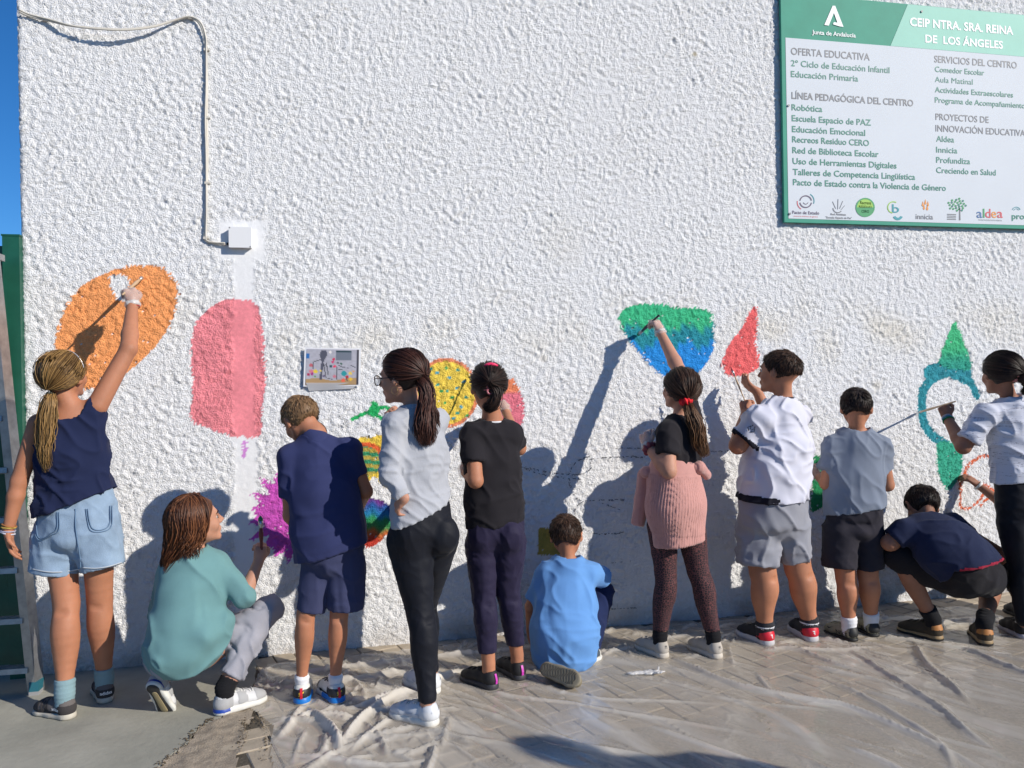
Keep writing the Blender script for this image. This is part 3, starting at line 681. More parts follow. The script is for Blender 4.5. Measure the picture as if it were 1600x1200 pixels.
mb = MB(); mb.box((xs0-.70, .055, zt/2+.02), (.70, .006, zt/2-.06)); mb.ob('infill_panel', mat('dark_blue_screen', (.022, .035, .07), .6, bump=(30, .5, .01), var=.2), gate)
mb = MB()
for i in range(18):
    z = .2+i*.105
    if z < zt-.1: mb.tube([(xs0-1.4, .02, z), (xs0, .02, z)], .0028, 5)
for i in range(24): mb.tube([(xs0-.03-i*.06, .026, .12), (xs0-.03-i*.06, .026, zt-.04)], .0022, 5)
mb.ob('wire_mesh', mat('dark_wire', (.02, .03, .025), .5), gate, kind='stuff')
for z in (.5, 1.6):
    mb = MB(); mb.tube([(xs1+.004, -.005, z-.05), (xs1+.004, -.005, z+.05)], .012, 10); mb.ob('hinge', M_green, gate)

M_alu = mat('worn_aluminium', (.38, .38, .375), .42, metal=.75, bump=(40, .2, .002), var=.25, vscale=20)
lad = empty('step_ladder', tuple(G(57, 1080)), label='aluminium step ladder standing by the green gate at the left edge', cat='ladder')
fb = G(57, 1082); ftop = W(-14, 400, .22); wdt = .42
sh_b = np.array([-wdt-.06, .02, 0]); sh_t = np.array([-wdt+.02, 0, 0])
def rail(a, b): mb = MB(); mb.beam(a, b, .040, .066, (.2, 1, 0)); mb.ob('rail', M_alu, lad)
rail(fb, ftop); rail(fb+sh_b, ftop+sh_t)
bk = np.array([-.06, .0, 0]); rb0 = G(-30, 1040); rail(np.array([fb[0]-.10, fb[1]+.34, 0]), ftop+np.array([-.04, .05, -.05])); rail(np.array([fb[0]-.10-wdt, fb[1]+.34, 0]), ftop+np.array([-.04-wdt, .05, -.05]))
for py in (1045, 968, 890, 812, 735, 655, 575):
    t = np.interp(py, [400, 1082], [1, 0]); a = lerp(fb, ftop, t); b = lerp(fb+sh_b, ftop+sh_t, t)
    mb = MB(); mb.beam(a+np.array([-.012, 0, 0]), b+np.array([.012, 0, 0]), .075, .024, (0, .15, 1))
    for q in (-.028, -.014, 0, .014, .028): mb.beam(a+np.array([-.014, q, .0135]), b+np.array([.014, q, .0135]), .006, .004)
    mb.ob('step', M_alu, lad)
mb = MB(); mb.box((fb[0]+.002, fb[1], .03), (.02, .036, .03)); mb.ob('foot_cap', mat('teal_rubber', (.02, .13, .17), .6), lad)
mb = MB(); mb.box((fb[0]+.002, fb[1], .008), (.021, .037, .009)); mb.ob('foot_pad', mat('grey_rubber', (.3, .3, .3), .7), lad)
mb = MB(); mb.beam(ftop+np.array([.03, 0, 0]), ftop+sh_t+np.array([-.03, 0, 0]), .14, .03); mb.ob('top_cap', M_alu, lad)

# cable
M_cable = mat('cream_cable', (.62, .58, .50), .5, bump=(80, .2, .002))
cb = empty('white_cable', tuple(W(323, 200, .01)), label='cream cable sagging across the top left of the wall down to the junction box', cat='cable')
path = [W(*p) for p in ((30, 18, .02), (45, 25, .015), (75, 32, .02), (110, 40, .045), (150, 44, .06), (195, 46, .06), (240, 41, .045), (275, 31, .02), (296, 27, .014), (312, 37, .02), (320, 60, .018), (322, 80, .013), (323, 140, .014), (323, 184, .012), (324, 240, .014), (323, 286, .012), (322, 330, .014), (320, 368, .013), (323, 376, .013), (335, 380, .012), (353, 382, .02))]
pp = bez(path, 150); mb = MB(); mb.tube(pp, .0058, 8)
off = np.array([[.006*math.sin(i*.11), -.006+.002*math.sin(i*.3), .008*math.cos(i*.08)] for i in range(len(pp))]); mb.tube(pp+off, .0042, 7)
mb.ob('cable_run', M_cable, cb, smooth=True)
for (px, py) in ((70, 31), (297, 28), (322, 78), (323, 184), (323, 286), (321, 372)):
    c = W(px, py, .012); mb = MB(); mb.box(c, (.010, .009, .006)); mb.tube([c+np.array([.014, .01, 0]), c+np.array([.014, -.008, 0])], .004, 6); mb.ob('clip', M_cable, cb)
# junction box
c0 = W(357, 354, .042); c1 = W(393, 387, .042); bc_ = (c0+c1)/2
jb = empty('junction_box', tuple(W(375, 371)), label='square white electrical junction box on the wall above the pink shape', cat='electrical box')
M_box = mat('white_plastic', (.78, .78, .78), .45)
mb = MB(); mb.box((bc_[0], -.018, bc_[2]), ((c1[0]-c0[0])/2-.002, .0195, (c0[2]-c1[2])/2-.002)); mb.ob('box_body', M_box, jb)
mb = MB(); mb.box((bc_[0], -.040, bc_[2]), ((c1[0]-c0[0])/2, .0025, (c0[2]-c1[2])/2)); mb.ob('lid', M_box, jb)
mb = MB(); e = W(354, 381, .024); mb.tube([e, e+np.array([.014, 0, 0])], .007, 10); mb.ob('cable_gland', mat('black_rubber', (.02, .02, .02), .6), jb)
for (px, py) in ((358.5, 355.5), (391, 385.5)):
    e = W(px, py, .0435); mb = MB(); mb.tube([e, e+np.array([0, .003, 0])], .004, 8); mb.ob('screw', mat('screw_dark', (.25, .25, .25), .5), jb)

# ---- flat text
def text_mesh(s, bold=0.0, shear=0.0):
    c = bpy.data.curves.new('t', 'FONT'); c.body = s; c.size = 1.0; c.offset = bold; c.resolution_u = 3; c.shear = shear
    o = bpy.data.objects.new('t', c); COL.objects.link(o); bpy.context.view_layer.update()
    me = o.to_mesh(); V = np.array([v.co[:] for v in me.vertices]); F = [tuple(p.vertices) for p in me.polygons]
    o.to_mesh_clear(); bpy.data.objects.remove(o); bpy.data.curves.remove(c)
    if len(V) == 0: return np.zeros((0, 3)), []
    lo = V.min(0); hi = V.max(0); V[:, 0] -= lo[0]
    return V, F
def wtext(s, x0, yb, x1, cap, d, m, parent, bold=.012, name='lettering', yb1=None):
    """text on a plane d in front of the wall; baseline from photo (x0,yb) to x1, cap height in photo pixels"""
    V, F = text_mesh(s, bold)
    a = W(x0, yb, d); b = W(x1, yb, d); h = (W(x0, yb-cap, d)-a)[2]
    Vx, _ = text_mesh('H', bold); ch = Vx[:, 1].max()
    wx = V[:, 0].max(); P = np.stack([a[0]+V[:, 0]/wx*(b[0]-a[0]), np.full(len(V), -d), a[2]+V[:, 1]/ch*h], 1)
    return ob(name, P, F, m, parent, smooth=False)
# ---- school sign
SD = .034
sp = empty('school_sign', tuple(W(1400, 200)), label='large white and green school information board fixed high on the wall', cat='sign')
tl = W(1219.5, -16, SD); blc = W(1226, 347, SD); SX0 = (tl[0]+blc[0])/2; SX1 = SX0+(W(1640, 350, SD)[0]-SX0); SZ1 = tl[2]-.0; SZ0 = blc[2]
SZ1 = W(1600, 25, SD)[2]*.5+W(1400, 3, SD)[2]*.5
M_sgreen = mat('sign_green', (.05, .32, .22), .6, spec=.3, var=.08, vscale=6); M_swhite = mat('sign_white', (.66, .70, .74), .6, spec=.3, var=.02)
M_slight = mat('sign_mint', (.29, .62, .50), .6, var=.05, vscale=5); M_sgrey = mat('sign_grey_ink', (.16, .17, .19), .5); M_sdark = mat('sign_green_ink', (.01, .21, .15), .5); M_swht = mat('sign_white_ink', (.84, .87, .86), .5)
def srect(x0, z0, x1, z1, y, th, m, name, parent=sp): mb = MB(); mb.box(((x0+x1)/2, y+th/2, (z0+z1)/2), ((x1-x0)/2, th/2, (z1-z0)/2)); return mb.ob(name, m, parent)
srect(SX0, SZ0, SX1, SZ1, -SD, .022, M_sgreen, 'board')
mrg = .022
hz = W(1240, 60, SD)[2]; hz = W(1229, 59, SD)[2]
srect(SX0+.026, SZ0+.022, SX1-.02, hz, -SD-.0015, .0014, M_swhite, 'white_panel')
# slanted light half of the header
p1, p2 = W(1417, 3, SD), W(1391, 71, SD)
mb = MB(); y = -SD-.0015; z1_ = SZ1-.002
mb.add([(p2[0], y, hz+.001), (SX1-.001, y, hz+.001), (SX1-.001, y, z1_), (p1[0]+.005, y, z1_)], [(0, 1, 2, 3)]); mb.ob('header_panel', M_slight, sp)
T = lambda s, x0, yb, x1, cap, m, b=.010, **k: wtext(s, x0, yb, x1, cap, SD+.003, m, sp, b, **k)
T('Junta de Andalucía', 1269, 53, 1337, 6.5, M_swht, .016)
T('CEIP NTRA. SRA. REINA', 1422, 40, 1583, 13, M_swht, .024); T('DE  LOS ÁNGELES', 1446, 66, 1567, 12, M_swht, .024)
T('OFERTA EDUCATIVA', 1236, 85, 1359, 11, M_sgrey); T('2º Ciclo de Educación Infantil', 1236, 103, 1390, 9.5, M_sdark); T('Educación Primaria', 1236, 120, 1341, 9.5, M_sdark)
T('LÍNEA PEDAGÓGICA DEL CENTRO', 1237, 154, 1427, 10.5, M_sgrey, .018)
for s_, yb, x1 in (('Robótica', 172, 1285), ('Escuela Espacio de PAZ', 189, 1361), ('Educación Emocional', 206, 1352), ('Recreos Residuo CERO', 222, 1358), ('Red de Biblioteca Escolar', 239, 1373), ('Uso de Herramientas Digitales', 256, 1401), ('Talleres de Competencia Lingüística', 273, 1430), ('Pacto de Estado contra la Violencia de Género', 289, 1478)):
    T(s_, 1237+(yb-170)*.018, yb, x1, 9.5, M_sdark, .015)
T('SERVICIOS DEL CENTRO', 1460, 97, 1589, 10.5, M_sgrey)
for s_, yb, x1 in (('Comedor Escolar', 112, 1538), ('Aula Matinal', 128, 1520), ('Actividades Extraescolares', 144, 1583), ('Programa de Acompañamiento', 160, 1602)): T(s_, 1461, yb, x1, 8.5, M_sdark, 0.0 if 'Aula' in s_ else .010)
T('PROYECTOS DE', 1462, 187, 1545, 10, M_sgrey); T('INNOVACIÓN EDUCATIVA', 1462, 205, 1602, 10, M_sgrey)
for s_, yb, x1 in (('Aldea', 221, 1491), ('Innicia', 238, 1496), ('Profundiza', 254, 1516), ('Creciendo en Salud', 270, 1556)): T(s_, 1463, yb, x1, 9, M_sdark)
def sm_poly(pts, m, name='logo', d=None):
    P = [W(x, y, SD+.003 if d is None else d) for x, y in pts]; mb = MB(); mb.add(P, [tuple(range(len(P)))]); return mb.ob(name, m, sp)
def mring(c, r0, r1, a0, a1, m, d=.003, name='logo'):
    n = 24; V = []; 
    for i in range(n+1):
        a = math.radians(a0+(a1-a0)*i/n)
        for r_ in (r0, r1): V.append(W(c[0]+r_*math.cos(a), c[1]-r_*math.sin(a), SD+d))
    mb = MB(); mb.add(V, [(2*i, 2*i+1, 2*i+3, 2*i+2) for i in range(n)]); return mb.ob(name, m, sp)
# emblem A in the header
sm_poly([(1288, 39), (1301, 9), (1305, 9), (1318, 42), (1310.5, 41), (1303, 20), (1295, 40)], M_swht, 'emblem'); sm_poly([(1301.5, 38), (1303, 34.5), (1312, 36), (1313, 41.5)], M_swht, 'emblem', SD+.0035)
ink_p = mat('logo_plum', (.10, .07, .13), .5); ink_o = mat('logo_orange', (.75, .28, .04), .5); ink_r = mat('logo_red', (.6, .08, .10), .5); ink_b = mat('logo_blue', (.04, .14, .34), .5); ink_l = mat('logo_lime', (.30, .55, .06), .5); ink_g = mat('logo_green', (.02, .30, .10), .5); ink_t = mat('logo_teal', (.01, .28, .33), .5)
mring((1259, 315), 8.2, 10, 10, 170, ink_p); mring((1259, 315), 8.2, 10, 190, 350, ink_p); mring((1259, 315), 3.4, 4.4, 200, 340, ink_p); mring((1260, 314), 11.5, 12.8, -20, 60, ink_t); mring((1258, 316), 11.5, 12.8, 170, 240, ink_r)
T('Pacto de Estado', 1238, 334, 1280, 5, ink_p, .01); T('contra la violencia de género', 1240, 338.5, 1278, 2.2, ink_r, .0)
for x0, y0, x1, y1 in ((1309, 327, 1309.6, 311), (1306, 326, 1301, 315), (1312, 326, 1317, 314), (1314, 328, 1320, 321)): sm_poly([(x0-.5, y0), (x1-.5, y1), (x1+.5, y1), (x0+.5, y0)], M_sgrey)
mring((1309, 325), 6.5, 8, 180, 320, M_sgrey)
T('Red Andaluza', 1298, 336, 1322, 3, M_sgrey, .02); T('"Escuela: Espacio de Paz"', 1290, 341, 1331, 3, M_sgrey, .02)
mring((1352, 324), 0, 13, 0, 180, ink_l); mring((1352, 324), 0, 13, 180, 360, ink_g); mring((1352, 324), 12.8, 15, 0, 360, ink_g, .0035)
T('Recreos', 1344, 319, 1361, 5, ink_g, .02); T('RESIDUO', 1342, 324.5, 1362, 3.6, M_swht, .02); T('CERO', 1346, 332, 1358, 4, M_swht, .02)
mring((1396, 324), 8, 9.6, 60, 260, ink_l); T('b', 1394, 332, 1405, 13, ink_t, .01); mring((1403, 336), 4, 8, 200, 340, ink_t)
for i, (x, y) in enumerate(((1442, 318), (1446, 315), (1450, 318), (1444, 323), (1449, 324))): sm_poly([(x-1.8, y+3), (x, y-4), (x+1.8, y+3), (x, y+5)], ink_o)
T('innicia', 1431, 342, 1458, 8, M_sgrey, .01)
sm_poly([(1498.6, 344), (1499, 325), (1500.5, 325), (1501, 344)], M_sgrey)
for i in range(26):
    a = i*2.4; r_ = 2.9*math.sqrt(i+.5)*.93; mring((1496+r_*math.cos(a)*1.05, 320-abs(0)+r_*math.sin(a)*.75), .5 if i % 2 else 0, 1.7, 0, 360, ink_g if i % 3 else M_sdark)
for i in range(4): sm_poly([(1480, 334+i*2.6), (1494, 334.6+i*2.6), (1494, 335.8+i*2.6), (1480, 335.2+i*2.6)], M_sgrey)
for ch, x0, x1, c in (('a', 1526, 1535, ink_b), ('l', 1536, 1538.5, ink_g), ('d', 1539.5, 1548, ink_r), ('e', 1549, 1557, ink_o), ('a', 1558, 1567, ink_r)): T(ch, x0, 340, x1, 14, c, .01)
T('PROGRAMA DE EDUCACIÓN AMBIENTAL', 1529, 344.5, 1566, 2, M_sgrey, 0.0)
T('profundiza', 1581, 342, 1640, 9, M_sdark, .02); mring((1588, 330), 6, 7, 20, 160, ink_t); mring((1588, 330), 3.5, 4.3, 20, 160, ink_t)
for (px, py) in ((1440, 18), (1234, 334), (1232, 165)):
    e = W(px, py, SD+.003); mb = MB(); mb.tube([e, e-np.array([0, .004, 0])], .007, 10); mb.ob('screw', mat('screw_dark', (.25, .25, .25), .5), sp)
# brackets behind the sign
for x in (SX0+.3, SX1-.3): srect(x-.02, SZ0+.1, x+.02, SZ1-.1, -SD+.023, .02, M_alu, 'bracket')

# ---- printed photograph taped to the wall
pr = empty('taped_print', tuple(W(518, 575)), label='small printed picture in a plastic sleeve taped on the wall', cat='print')
n_ = 60; m_ = 44
ctl, ctr, cbl, cbr = W(476, 543, .022), W(564, 544.5, .022), W(474, 604, .02), W(563, 603, .02)
def pgrid(a, b, c, d, n, m, curl=0, y=0):
    V = []; 
    for i in range(n+1):
        for j in range(m+1):
            u, v = i/n, j/m; p = lerp(lerp(a, b, u), lerp(c, d, u), v); V.append(p+np.array([0, y+curl*math.sin(u*5)*v, 0]))
    F = [(i*(m+1)+j, i*(m+1)+j+1, (i+1)*(m+1)+j+1, (i+1)*(m+1)+j) for i in range(n) for j in range(m)]
    return np.array(V), np.array(F)
V, F = pgrid(W(478, 598, .026), W(561, 598, .024), W(483, 611, .012), W(552, 607, .016), 12, 4, .004); ob('plastic_sleeve', V, F, mat('sleeve_film', (.72, .72, .74), .2, trans=.3), pr)
V, F = pgrid(ctl, ctr, cbl, cbr, 12, 8, .003); ob('paper', V, F, mat('print_paper', (.78, .78, .80), .5), pr)
V, F = pgrid(lerp(ctl, cbr, .035), lerp(ctr, cbl, .035), lerp(cbl, ctr, .035), lerp(cbr, ctl, .035), n_, m_, .003, -.0018)
uv = np.array([(i/n_, j/m_) for i in range(n_+1) for j in range(m_+1)]); C = np.tile([[.42, .41, .46]], (len(uv), 1))
C *= (1+.10*noise3(np.c_[uv*30, uv[:, :1]*0], 4))[:, None]
def blot(u, v, r, c, e=1.0):
    C[np.hypot(uv[:, 0]-u, (uv[:, 1]-v)*.75*e) < r] = c
C[uv[:, 1]+.03*np.sin(uv[:, 0]*9) > .84] = (.42, .27, .13)
C[(np.abs(uv[:, 0]-.27-.06*(1-uv[:, 1])) < .022+.05*np.exp(-((uv[:, 1]-.15)/.12)**2)) & (uv[:, 1] < .85) & (uv[:, 1] > .03)] = (.09, .09, .12)
C[(uv[:, 0] > .56) & (uv[:, 0] < .86) & (uv[:, 1] > .05) & (uv[:, 1] < .30)] = (.17, .19, .23); C[(uv[:, 0] > .55) & (uv[:, 0] < .86) & (uv[:, 1] > .03) & (uv[:, 1] < .08)] = (.02, .05, .06)
C[(uv[:, 0] > .95)] = (.06, .055, .07); C[(uv[:, 0] < .06) & (uv[:, 1] > .12) & (uv[:, 1] < .27)] = (.03, .15, .42)
for u, v, r_, c in ((.09, .45, .035, (.5, .12, .14)), (.1, .62, .04, (.62, .2, .26)), (.05, .71, .03, (.4, .02, .08)), (.12, .69, .03, (.35, .02, .2)), (.18, .62, .04, (.75, .55, .05)), (.28, .6, .02, (.8, .6, .1)), (.17, .76, .02, (.1, .3, .1)),
                    (.52, .28, .03, (.6, .02, .08)), (.50, .36, .025, (.6, .03, .15)), (.47, .48, .03, (.02, .08, .1)), (.54, .48, .028, (.75, .05, .12)), (.34, .75, .025, (.15, .12, .2)), (.72, .68, .055, (.03, .3, .32)), (.54, .76, .03, (.6, .2, .25)),
                    (.78, .78, .032, (.5, .02, .04)), (.71, .87, .04, (.8, .15, .08)), (.84, .68, .035, (.75, .55, .12)), (.85, .84, .035, (.8, .5, .04)), (.9, .62, .02, (.7, .3, .1)), (.6, .38, .02, (.02, .03, .04)), (.66, .4, .025, (.05, .12, .08)), (.45, .08, .03, (.8, .75, .7))): blot(u, v, r_, c)
for (u0, v0, u1, v1) in ((.14, .35, .26, .3), (.14, .35, .13, .55), (.33, .4, .38, .8), (.38, .38, .42, .7), (.38, .8, .5, .84), (.58, .55, .7, .58), (.58, .5, .58, .85), (.78, .9, .77, .8), (.62, .45, .7, .5), (.7, .5, .8, .52), (.85, .45, .93, .5), (.34, .45, .4, .42)):
    P = np.array([[u0, v0], [u1, v1]]); C[dist_poly(uv[:, 0], uv[:, 1], P) < .009] = (.05, .05, .06)
ob('picture', V, F, mat('print_ink', (.5, .5, .5), .35, vcol=True), pr, col=C)
print('static', round(time.time()-t_all, 1))
# ================================================================== PEOPLE
def skinmat(n, c): return mat(n, c, .6, bump=(160, .3, .002), var=.11, vscale=11, sss=.12, spec=.4)
SK_A = skinmat('skin_tanned', (.425, .18, .098)); SK_B = skinmat('skin_light', (.49, .245, .16)); SK_C = skinmat('skin_brown', (.29, .13, .078))
M_eye = mat('eye_white', (.42, .38, .36), .3); M_iris = mat('iris_dark', (.03, .015, .01), .2); M_lip = mat('lip', (.36, .11, .08), .5)
def hairmat(n, a, b): return mat(n, a, .5, tint=b, spec=.3, bump=(420, .25, .002))
H_BLOND = hairmat('hair_dark_blond', (.075, .038, .014), (.42, .25, .09)); H_BROWN = hairmat('hair_auburn_brown', (.035, .011, .006), (.22, .085, .035))
H_BLACK = hairmat('hair_near_black', (.010, .006, .005), (.050, .027, .020)); H_AUB = hairmat('hair_dark_auburn', (.014, .006, .005), (.12, .045, .03)); H_DBR = hairmat('hair_dark_brown', (.022, .011, .007), (.12, .06, .035)); H_SAND = hairmat('hair_sandy', (.15, .085, .042), (.42, .26, .13))
H_COCO = hairmat('hair_long_coco', (.03, .013, .007), (.20, .095, .04))

def frame(yaw, pitch=0, roll=0):
    """head frame: rows right, forward, up"""
    f = np.array([math.sin(yaw)*math.cos(pitch), math.cos(yaw)*math.cos(pitch), math.sin(pitch)]); r = np.array([math.cos(yaw), -math.sin(yaw), 0]); u = np.cross(r, f)
    r2 = r*math.cos(roll)+u*math.sin(roll); u2 = u*math.cos(roll)-r*math.sin(roll); return np.array([r2, f, u2])
class Head:
    def __init__(s, c, yaw, pitch=0, roll=0, hs=1.0):
        s.c = np.asarray(c, float); s.M = frame(yaw, pitch, roll); s.hs = hs
    def p(s, x, y, z): return s.c+s.hs*(x*s.M[0]+y*s.M[1]+z*s.M[2])
    def dirw(s, x, y, z): return x*s.M[0]+y*s.M[1]+z*s.M[2]
def add_head(sd, h, neck, rn):
    q = h.hs; M = h.M; p = h.p
    sd.ell(p(0, -.012, .026), (.073*q, .092*q, .080*q), M, .01)
    sd.ell(p(0, .020, -.020), (.056*q, .066*q, .084*q), M, .02)
    for x in (-1, 1):
        sd.cone(p(x*.046, -.005, -.040), p(x*.014, .064, -.086), .018*q, .013*q, .02*q)
        sd.ell(p(x*.034, .050, -.026), (.026*q, .028*q, .026*q), M, .015*q)
    sd.cone(p(-.010, .070, -.088), p(.010, .070, -.088), .013*q, .013*q, .012*q)
    sd.cone(p(-.030, .073, .024), p(.030, .073, .024), .011*q, .011*q, .012*q)
    for x in (-1, 1): sd.ell(p(x*.031, .094, .002), (.017*q, .014*q, .012*q), M, .008*q, neg=True)
    sd.cone(p(0, .082, .012), p(0, .103, -.024), .006*q, .0095*q, .010*q)
    for x in (-1, 1): sd.ell(p(x*.011, .092, -.028), (.008*q, .010*q, .007*q), M, .004*q)
    sd.cone(p(-.014, .083, -.052), p(.014, .083, -.052), .008*q, .008*q, .008*q)
    sd.cone(p(-.012, .081, -.062), p(.012, .081, -.062), .008*q, .008*q, .006*q)
    # neck
    sd.cone(p(0, -.030, -.045), neck, rn*.92, rn, .02)
    for x in (-1, 1):   # ears
        E = frame(math.atan2(h.M[1][0], h.M[1][1])+x*.35, math.asin(np.clip(h.M[1][2], -1, 1)))
        sd.ell(p(x*.076, -.006, -.004), (.009*q, .018*q, .030*q), E, .005*q)
        sd.ell(p(x*.086, .002, .002), (.007*q, .009*q, .016*q), E, .004*q, neg=True)
def face_parts(h, body, hairm, brow=True):
    q = h.hs
    for x in (-1, 1):
        s = Sdf().ell(h.p(x*.031, .0695, .002), (.0100*q,)*3, h.M, 0); V, F = s.build(.004); e = ob('eye', V, F, M_eye, body)
        mb = MB(); c = h.p(x*.031, .0795, .001); mb.tube([c-h.dirw(0, .002, 0)*q, c+h.dirw(0, .0006, 0)*q], .0055*q, 10); mb.ob('iris', M_iris, e, smooth=True)
        mb = MB(); mb.tube([h.p(x*.016, .086, .020), h.p(x*.030, .085, .026), h.p(x*.046, .074, .020)], [.0025*q, .0035*q, .0015*q], 6); mb.ob('eyebrow', hairm, body)
        mb = MB(); mb.tube([h.p(x*.020, .0815, .004), h.p(x*.031, .0845, .0085), h.p(x*.043, .0765, .004)], [.0015*q, .0030*q, .0015*q], 6); mb.ob('eyelid', body.data.materials[0], body, smooth=True); mb = MB(); mb.tube([h.p(x*.020, .083, .003), h.p(x*.031, .0865, .006), h.p(x*.043, .078, .003)], .0010*q, 5); mb.ob('eyelashes', hairm, body)
    mb = MB(); mb.tube([h.p(-.019, .083, -.056), h.p(0, .0895, -.056), h.p(.019, .083, -.056)], [.001*q, .0036*q, .001*q], 8); mb.ob('lips', M_lip, body, smooth=True)

def grip(wrist, a, n, size=1.0):
    a = unit(a); n = unit(n-a*np.dot(n, a)); return wrist+a*.080*size+n*.026*size
def hand(sd, wrist, a, n, side, curl=(.2, .3), size=1.0, spread=.12, thumb=1.0, rw=None):
    """a along the hand, n = direction the palm faces, side = +1 when the thumb sits on a x n"""
    if not hasattr(sd, 'hands'): sd.hands = []
    if sd.hands is not None: sd.hands.append((wrist, a, n, side, curl, size, spread, thumb))
    a = unit(a); n = unit(n-a*np.dot(n, a)); l = np.cross(a, n)*side; q = size
    pc = wrist+a*.042*q
    sd.cone(wrist-a*.01, wrist+a*.03*q, .022*q, .026*q, .012, flat=(n, 1.35))
    sd.cone(wrist+a*.03*q+l*.012*q, wrist+a*.066*q+l*.016*q, .019*q, .015*q, .01, flat=(n, 1.5))
    sd.cone(wrist+a*.03*q-l*.014*q, wrist+a*.062*q-l*.018*q, .018*q, .014*q, .01, flat=(n, 1.5))
    for i in range(4):
        o = (1.5-i)*.0168*q; L = (.034, .038, .035, .028)[i]*q; p0 = wrist+a*(.070-.004*abs(i-1))*q+l*o
        d = unit(a+l*spread*(1.5-i)*.5); c1 = curl[0]*(1+.08*i); d1 = d*math.cos(c1)+n*math.sin(c1); p1 = p0+d1*L
        c2 = c1+curl[1]; d2 = d*math.cos(c2)+n*math.sin(c2); p2 = p1+d2*L*.68
        c3 = c2+curl[1]*.7; d3 = d*math.cos(c3)+n*math.sin(c3); p3 = p2+d3*L*.5
        sd.cone(p0-d*.012, p1, .0092*q, .0085*q, .006); sd.cone(p1, p2, .0085*q, .0078*q, .003); sd.cone(p2, p3, .0078*q, .0068*q, .003)
    t0 = wrist+a*.018*q+l*.018*q; td = unit(a*.7+l*.75+n*.25*thumb); t1 = t0+td*.036*q; td2 = unit(a*.9+l*(.2)+n*.55*thumb); t2 = t1+td2*.024*q; t3 = t2+unit(a*.8-l*.15*thumb+n*.7*thumb)*.018*q
    sd.cone(t0, t1, .013*q, .0100*q, .008); sd.cone(t1, t2, .0098*q, .0088*q, .003); sd.cone(t2, t3, .0088*q, .0072*q, .003)
def leg(sd, H, K, A, Fo, R, front):
    """hip, knee, ankle, foot with radii (hip, knee, calf, ankle) and a calf set back from the shin"""
    rh, rk, rc, ra = R; ts = [0, .5, .82, 1.0]; P = [lerp(H, K, t) for t in ts]; Q = [rh, lerp(rh, rk, .52), lerp(rh, rk, .92), rk]
    for t, r in ((.10, rk*.96), (.22, rc*.99), (.34, rc*1.02), (.50, rc*.93), (.68, lerp(rc, ra, .62)), (.84, ra*1.03), (1.0, ra)):
        P.append(lerp(K, A, t)-front*(.010*math.sin(min(t*2.2, 1)*math.pi))); Q.append(float(r))
    P.append(np.asarray(Fo)); Q.append(ra*.95); Pb = bez(np.c_[np.array(P), np.array(Q)], 20)
    for i in range(19): sd.cone(Pb[i, :3], Pb[i+1, :3], Pb[i, 3], Pb[i+1, 3], .004)
    sd.ell(K+front*rk*.45, (rk*.62, rk*.62, rk*.95), None, .006)
    up_ = unit(H-A); sd_ = np.cross(front, up_); Bk = lerp(K, A, .03)-front*(rk+.0045)
    for o_ in (0, .013): sd.cone(Bk-sd_*rk*.55-up_*o_, Bk+sd_*rk*.5-up_*(o_+.003), .0085, .0085, .006, neg=True)
def shorts_legs(p, sd, defs, fl):
    """two separate trouser legs, joined only by the seat"""
    for i, (H_, q, r0, r1) in enumerate(defs): sd.cone(H_, q, r0, r1, .004, flat=(p.front, fl), capb=True)
    p.torso_ops(sd, -.009, 2, cap=True, k=.025)
    c = lerp(defs[0][0], defs[1][0], .5); sd.ell(c+p.up*.005, (np.linalg.norm(defs[0][0]-defs[1][0])*.62, np.linalg.norm(defs[0][0]-defs[1][0])*.62/fl+.02, .055), np.array([p.side, p.front, p.up]), .02)
def ank(hh, tt):
    x = unit(tt-hh); return hh+x*.050+np.array([0, 0, .105]), hh+x*.052+np.array([0, 0, .045])
def legsock(person, A, Fo, K, t, ra, rt, m, label=None):
    s = Sdf(); top = lerp(A, K, t); s.cone(Fo, A, ra*.95+.004, ra+.005, .01); s.cone(A, top, ra+.005, rt+.0055, .01, capb=True)
    V, F = s.build(.006); nn = normals(V, F); V = V+nn*(.0012*np.sin(V[:, 2]*700))[:, None]; return ob('sock', V, F, m, person)
def limb(sd, P, R, k=.018, **kw):
    for i in range(len(P)-1): sd.cone(P[i], P[i+1], R[i], R[i+1], k, **kw)

def fold_disp(V, F, amp, seed, side, up, front, lam=.035, diag=.5, mask=None, axis=None):
    """displace cloth along its normals: long soft creases plus small ones"""
    n = normals(V, F); L = np.stack([V@side, V@up, V@front], 1)
    w = .25*noise3(L*6, seed+9)[:, None]
    a = noise3(L*np.array([1/lam, .28/lam, 1/lam])+w*2, seed); r1 = 1-np.abs(a); r1 = r1**4
    b = noise3(np.stack([L[:, 0]*.7+L[:, 1]*.7, (L[:, 1]*.7-L[:, 0]*.7)*.3, L[:, 2]], 1)/lam*.9+w*2, seed+1); r2 = (1-np.abs(b))**4
    c = noise3(np.stack([L[:, 0]*.35, L[:, 1]*1.1, L[:, 2]*.5], 1)/lam+w*2, seed+2); r3 = (1-np.abs(c))**3
    lo = noise3(L*5, seed+4)
    d = 1.5*amp*((1-diag)*r1+diag*r2*.9+.55*r3*sm(-.1, .3, lo)-.42+.35*lo)
    if mask is not None: d = d*mask
    if axis is not None:
        a0, u_ = axis; rv = V-a0; rv = rv-np.outer(rv@u_, u_); rv /= np.linalg.norm(rv, axis=1, keepdims=True)+1e-9; d = d*np.clip(2.5*(n*rv).sum(1)+.15, -1, 1)
    return V+n*d[:, None]

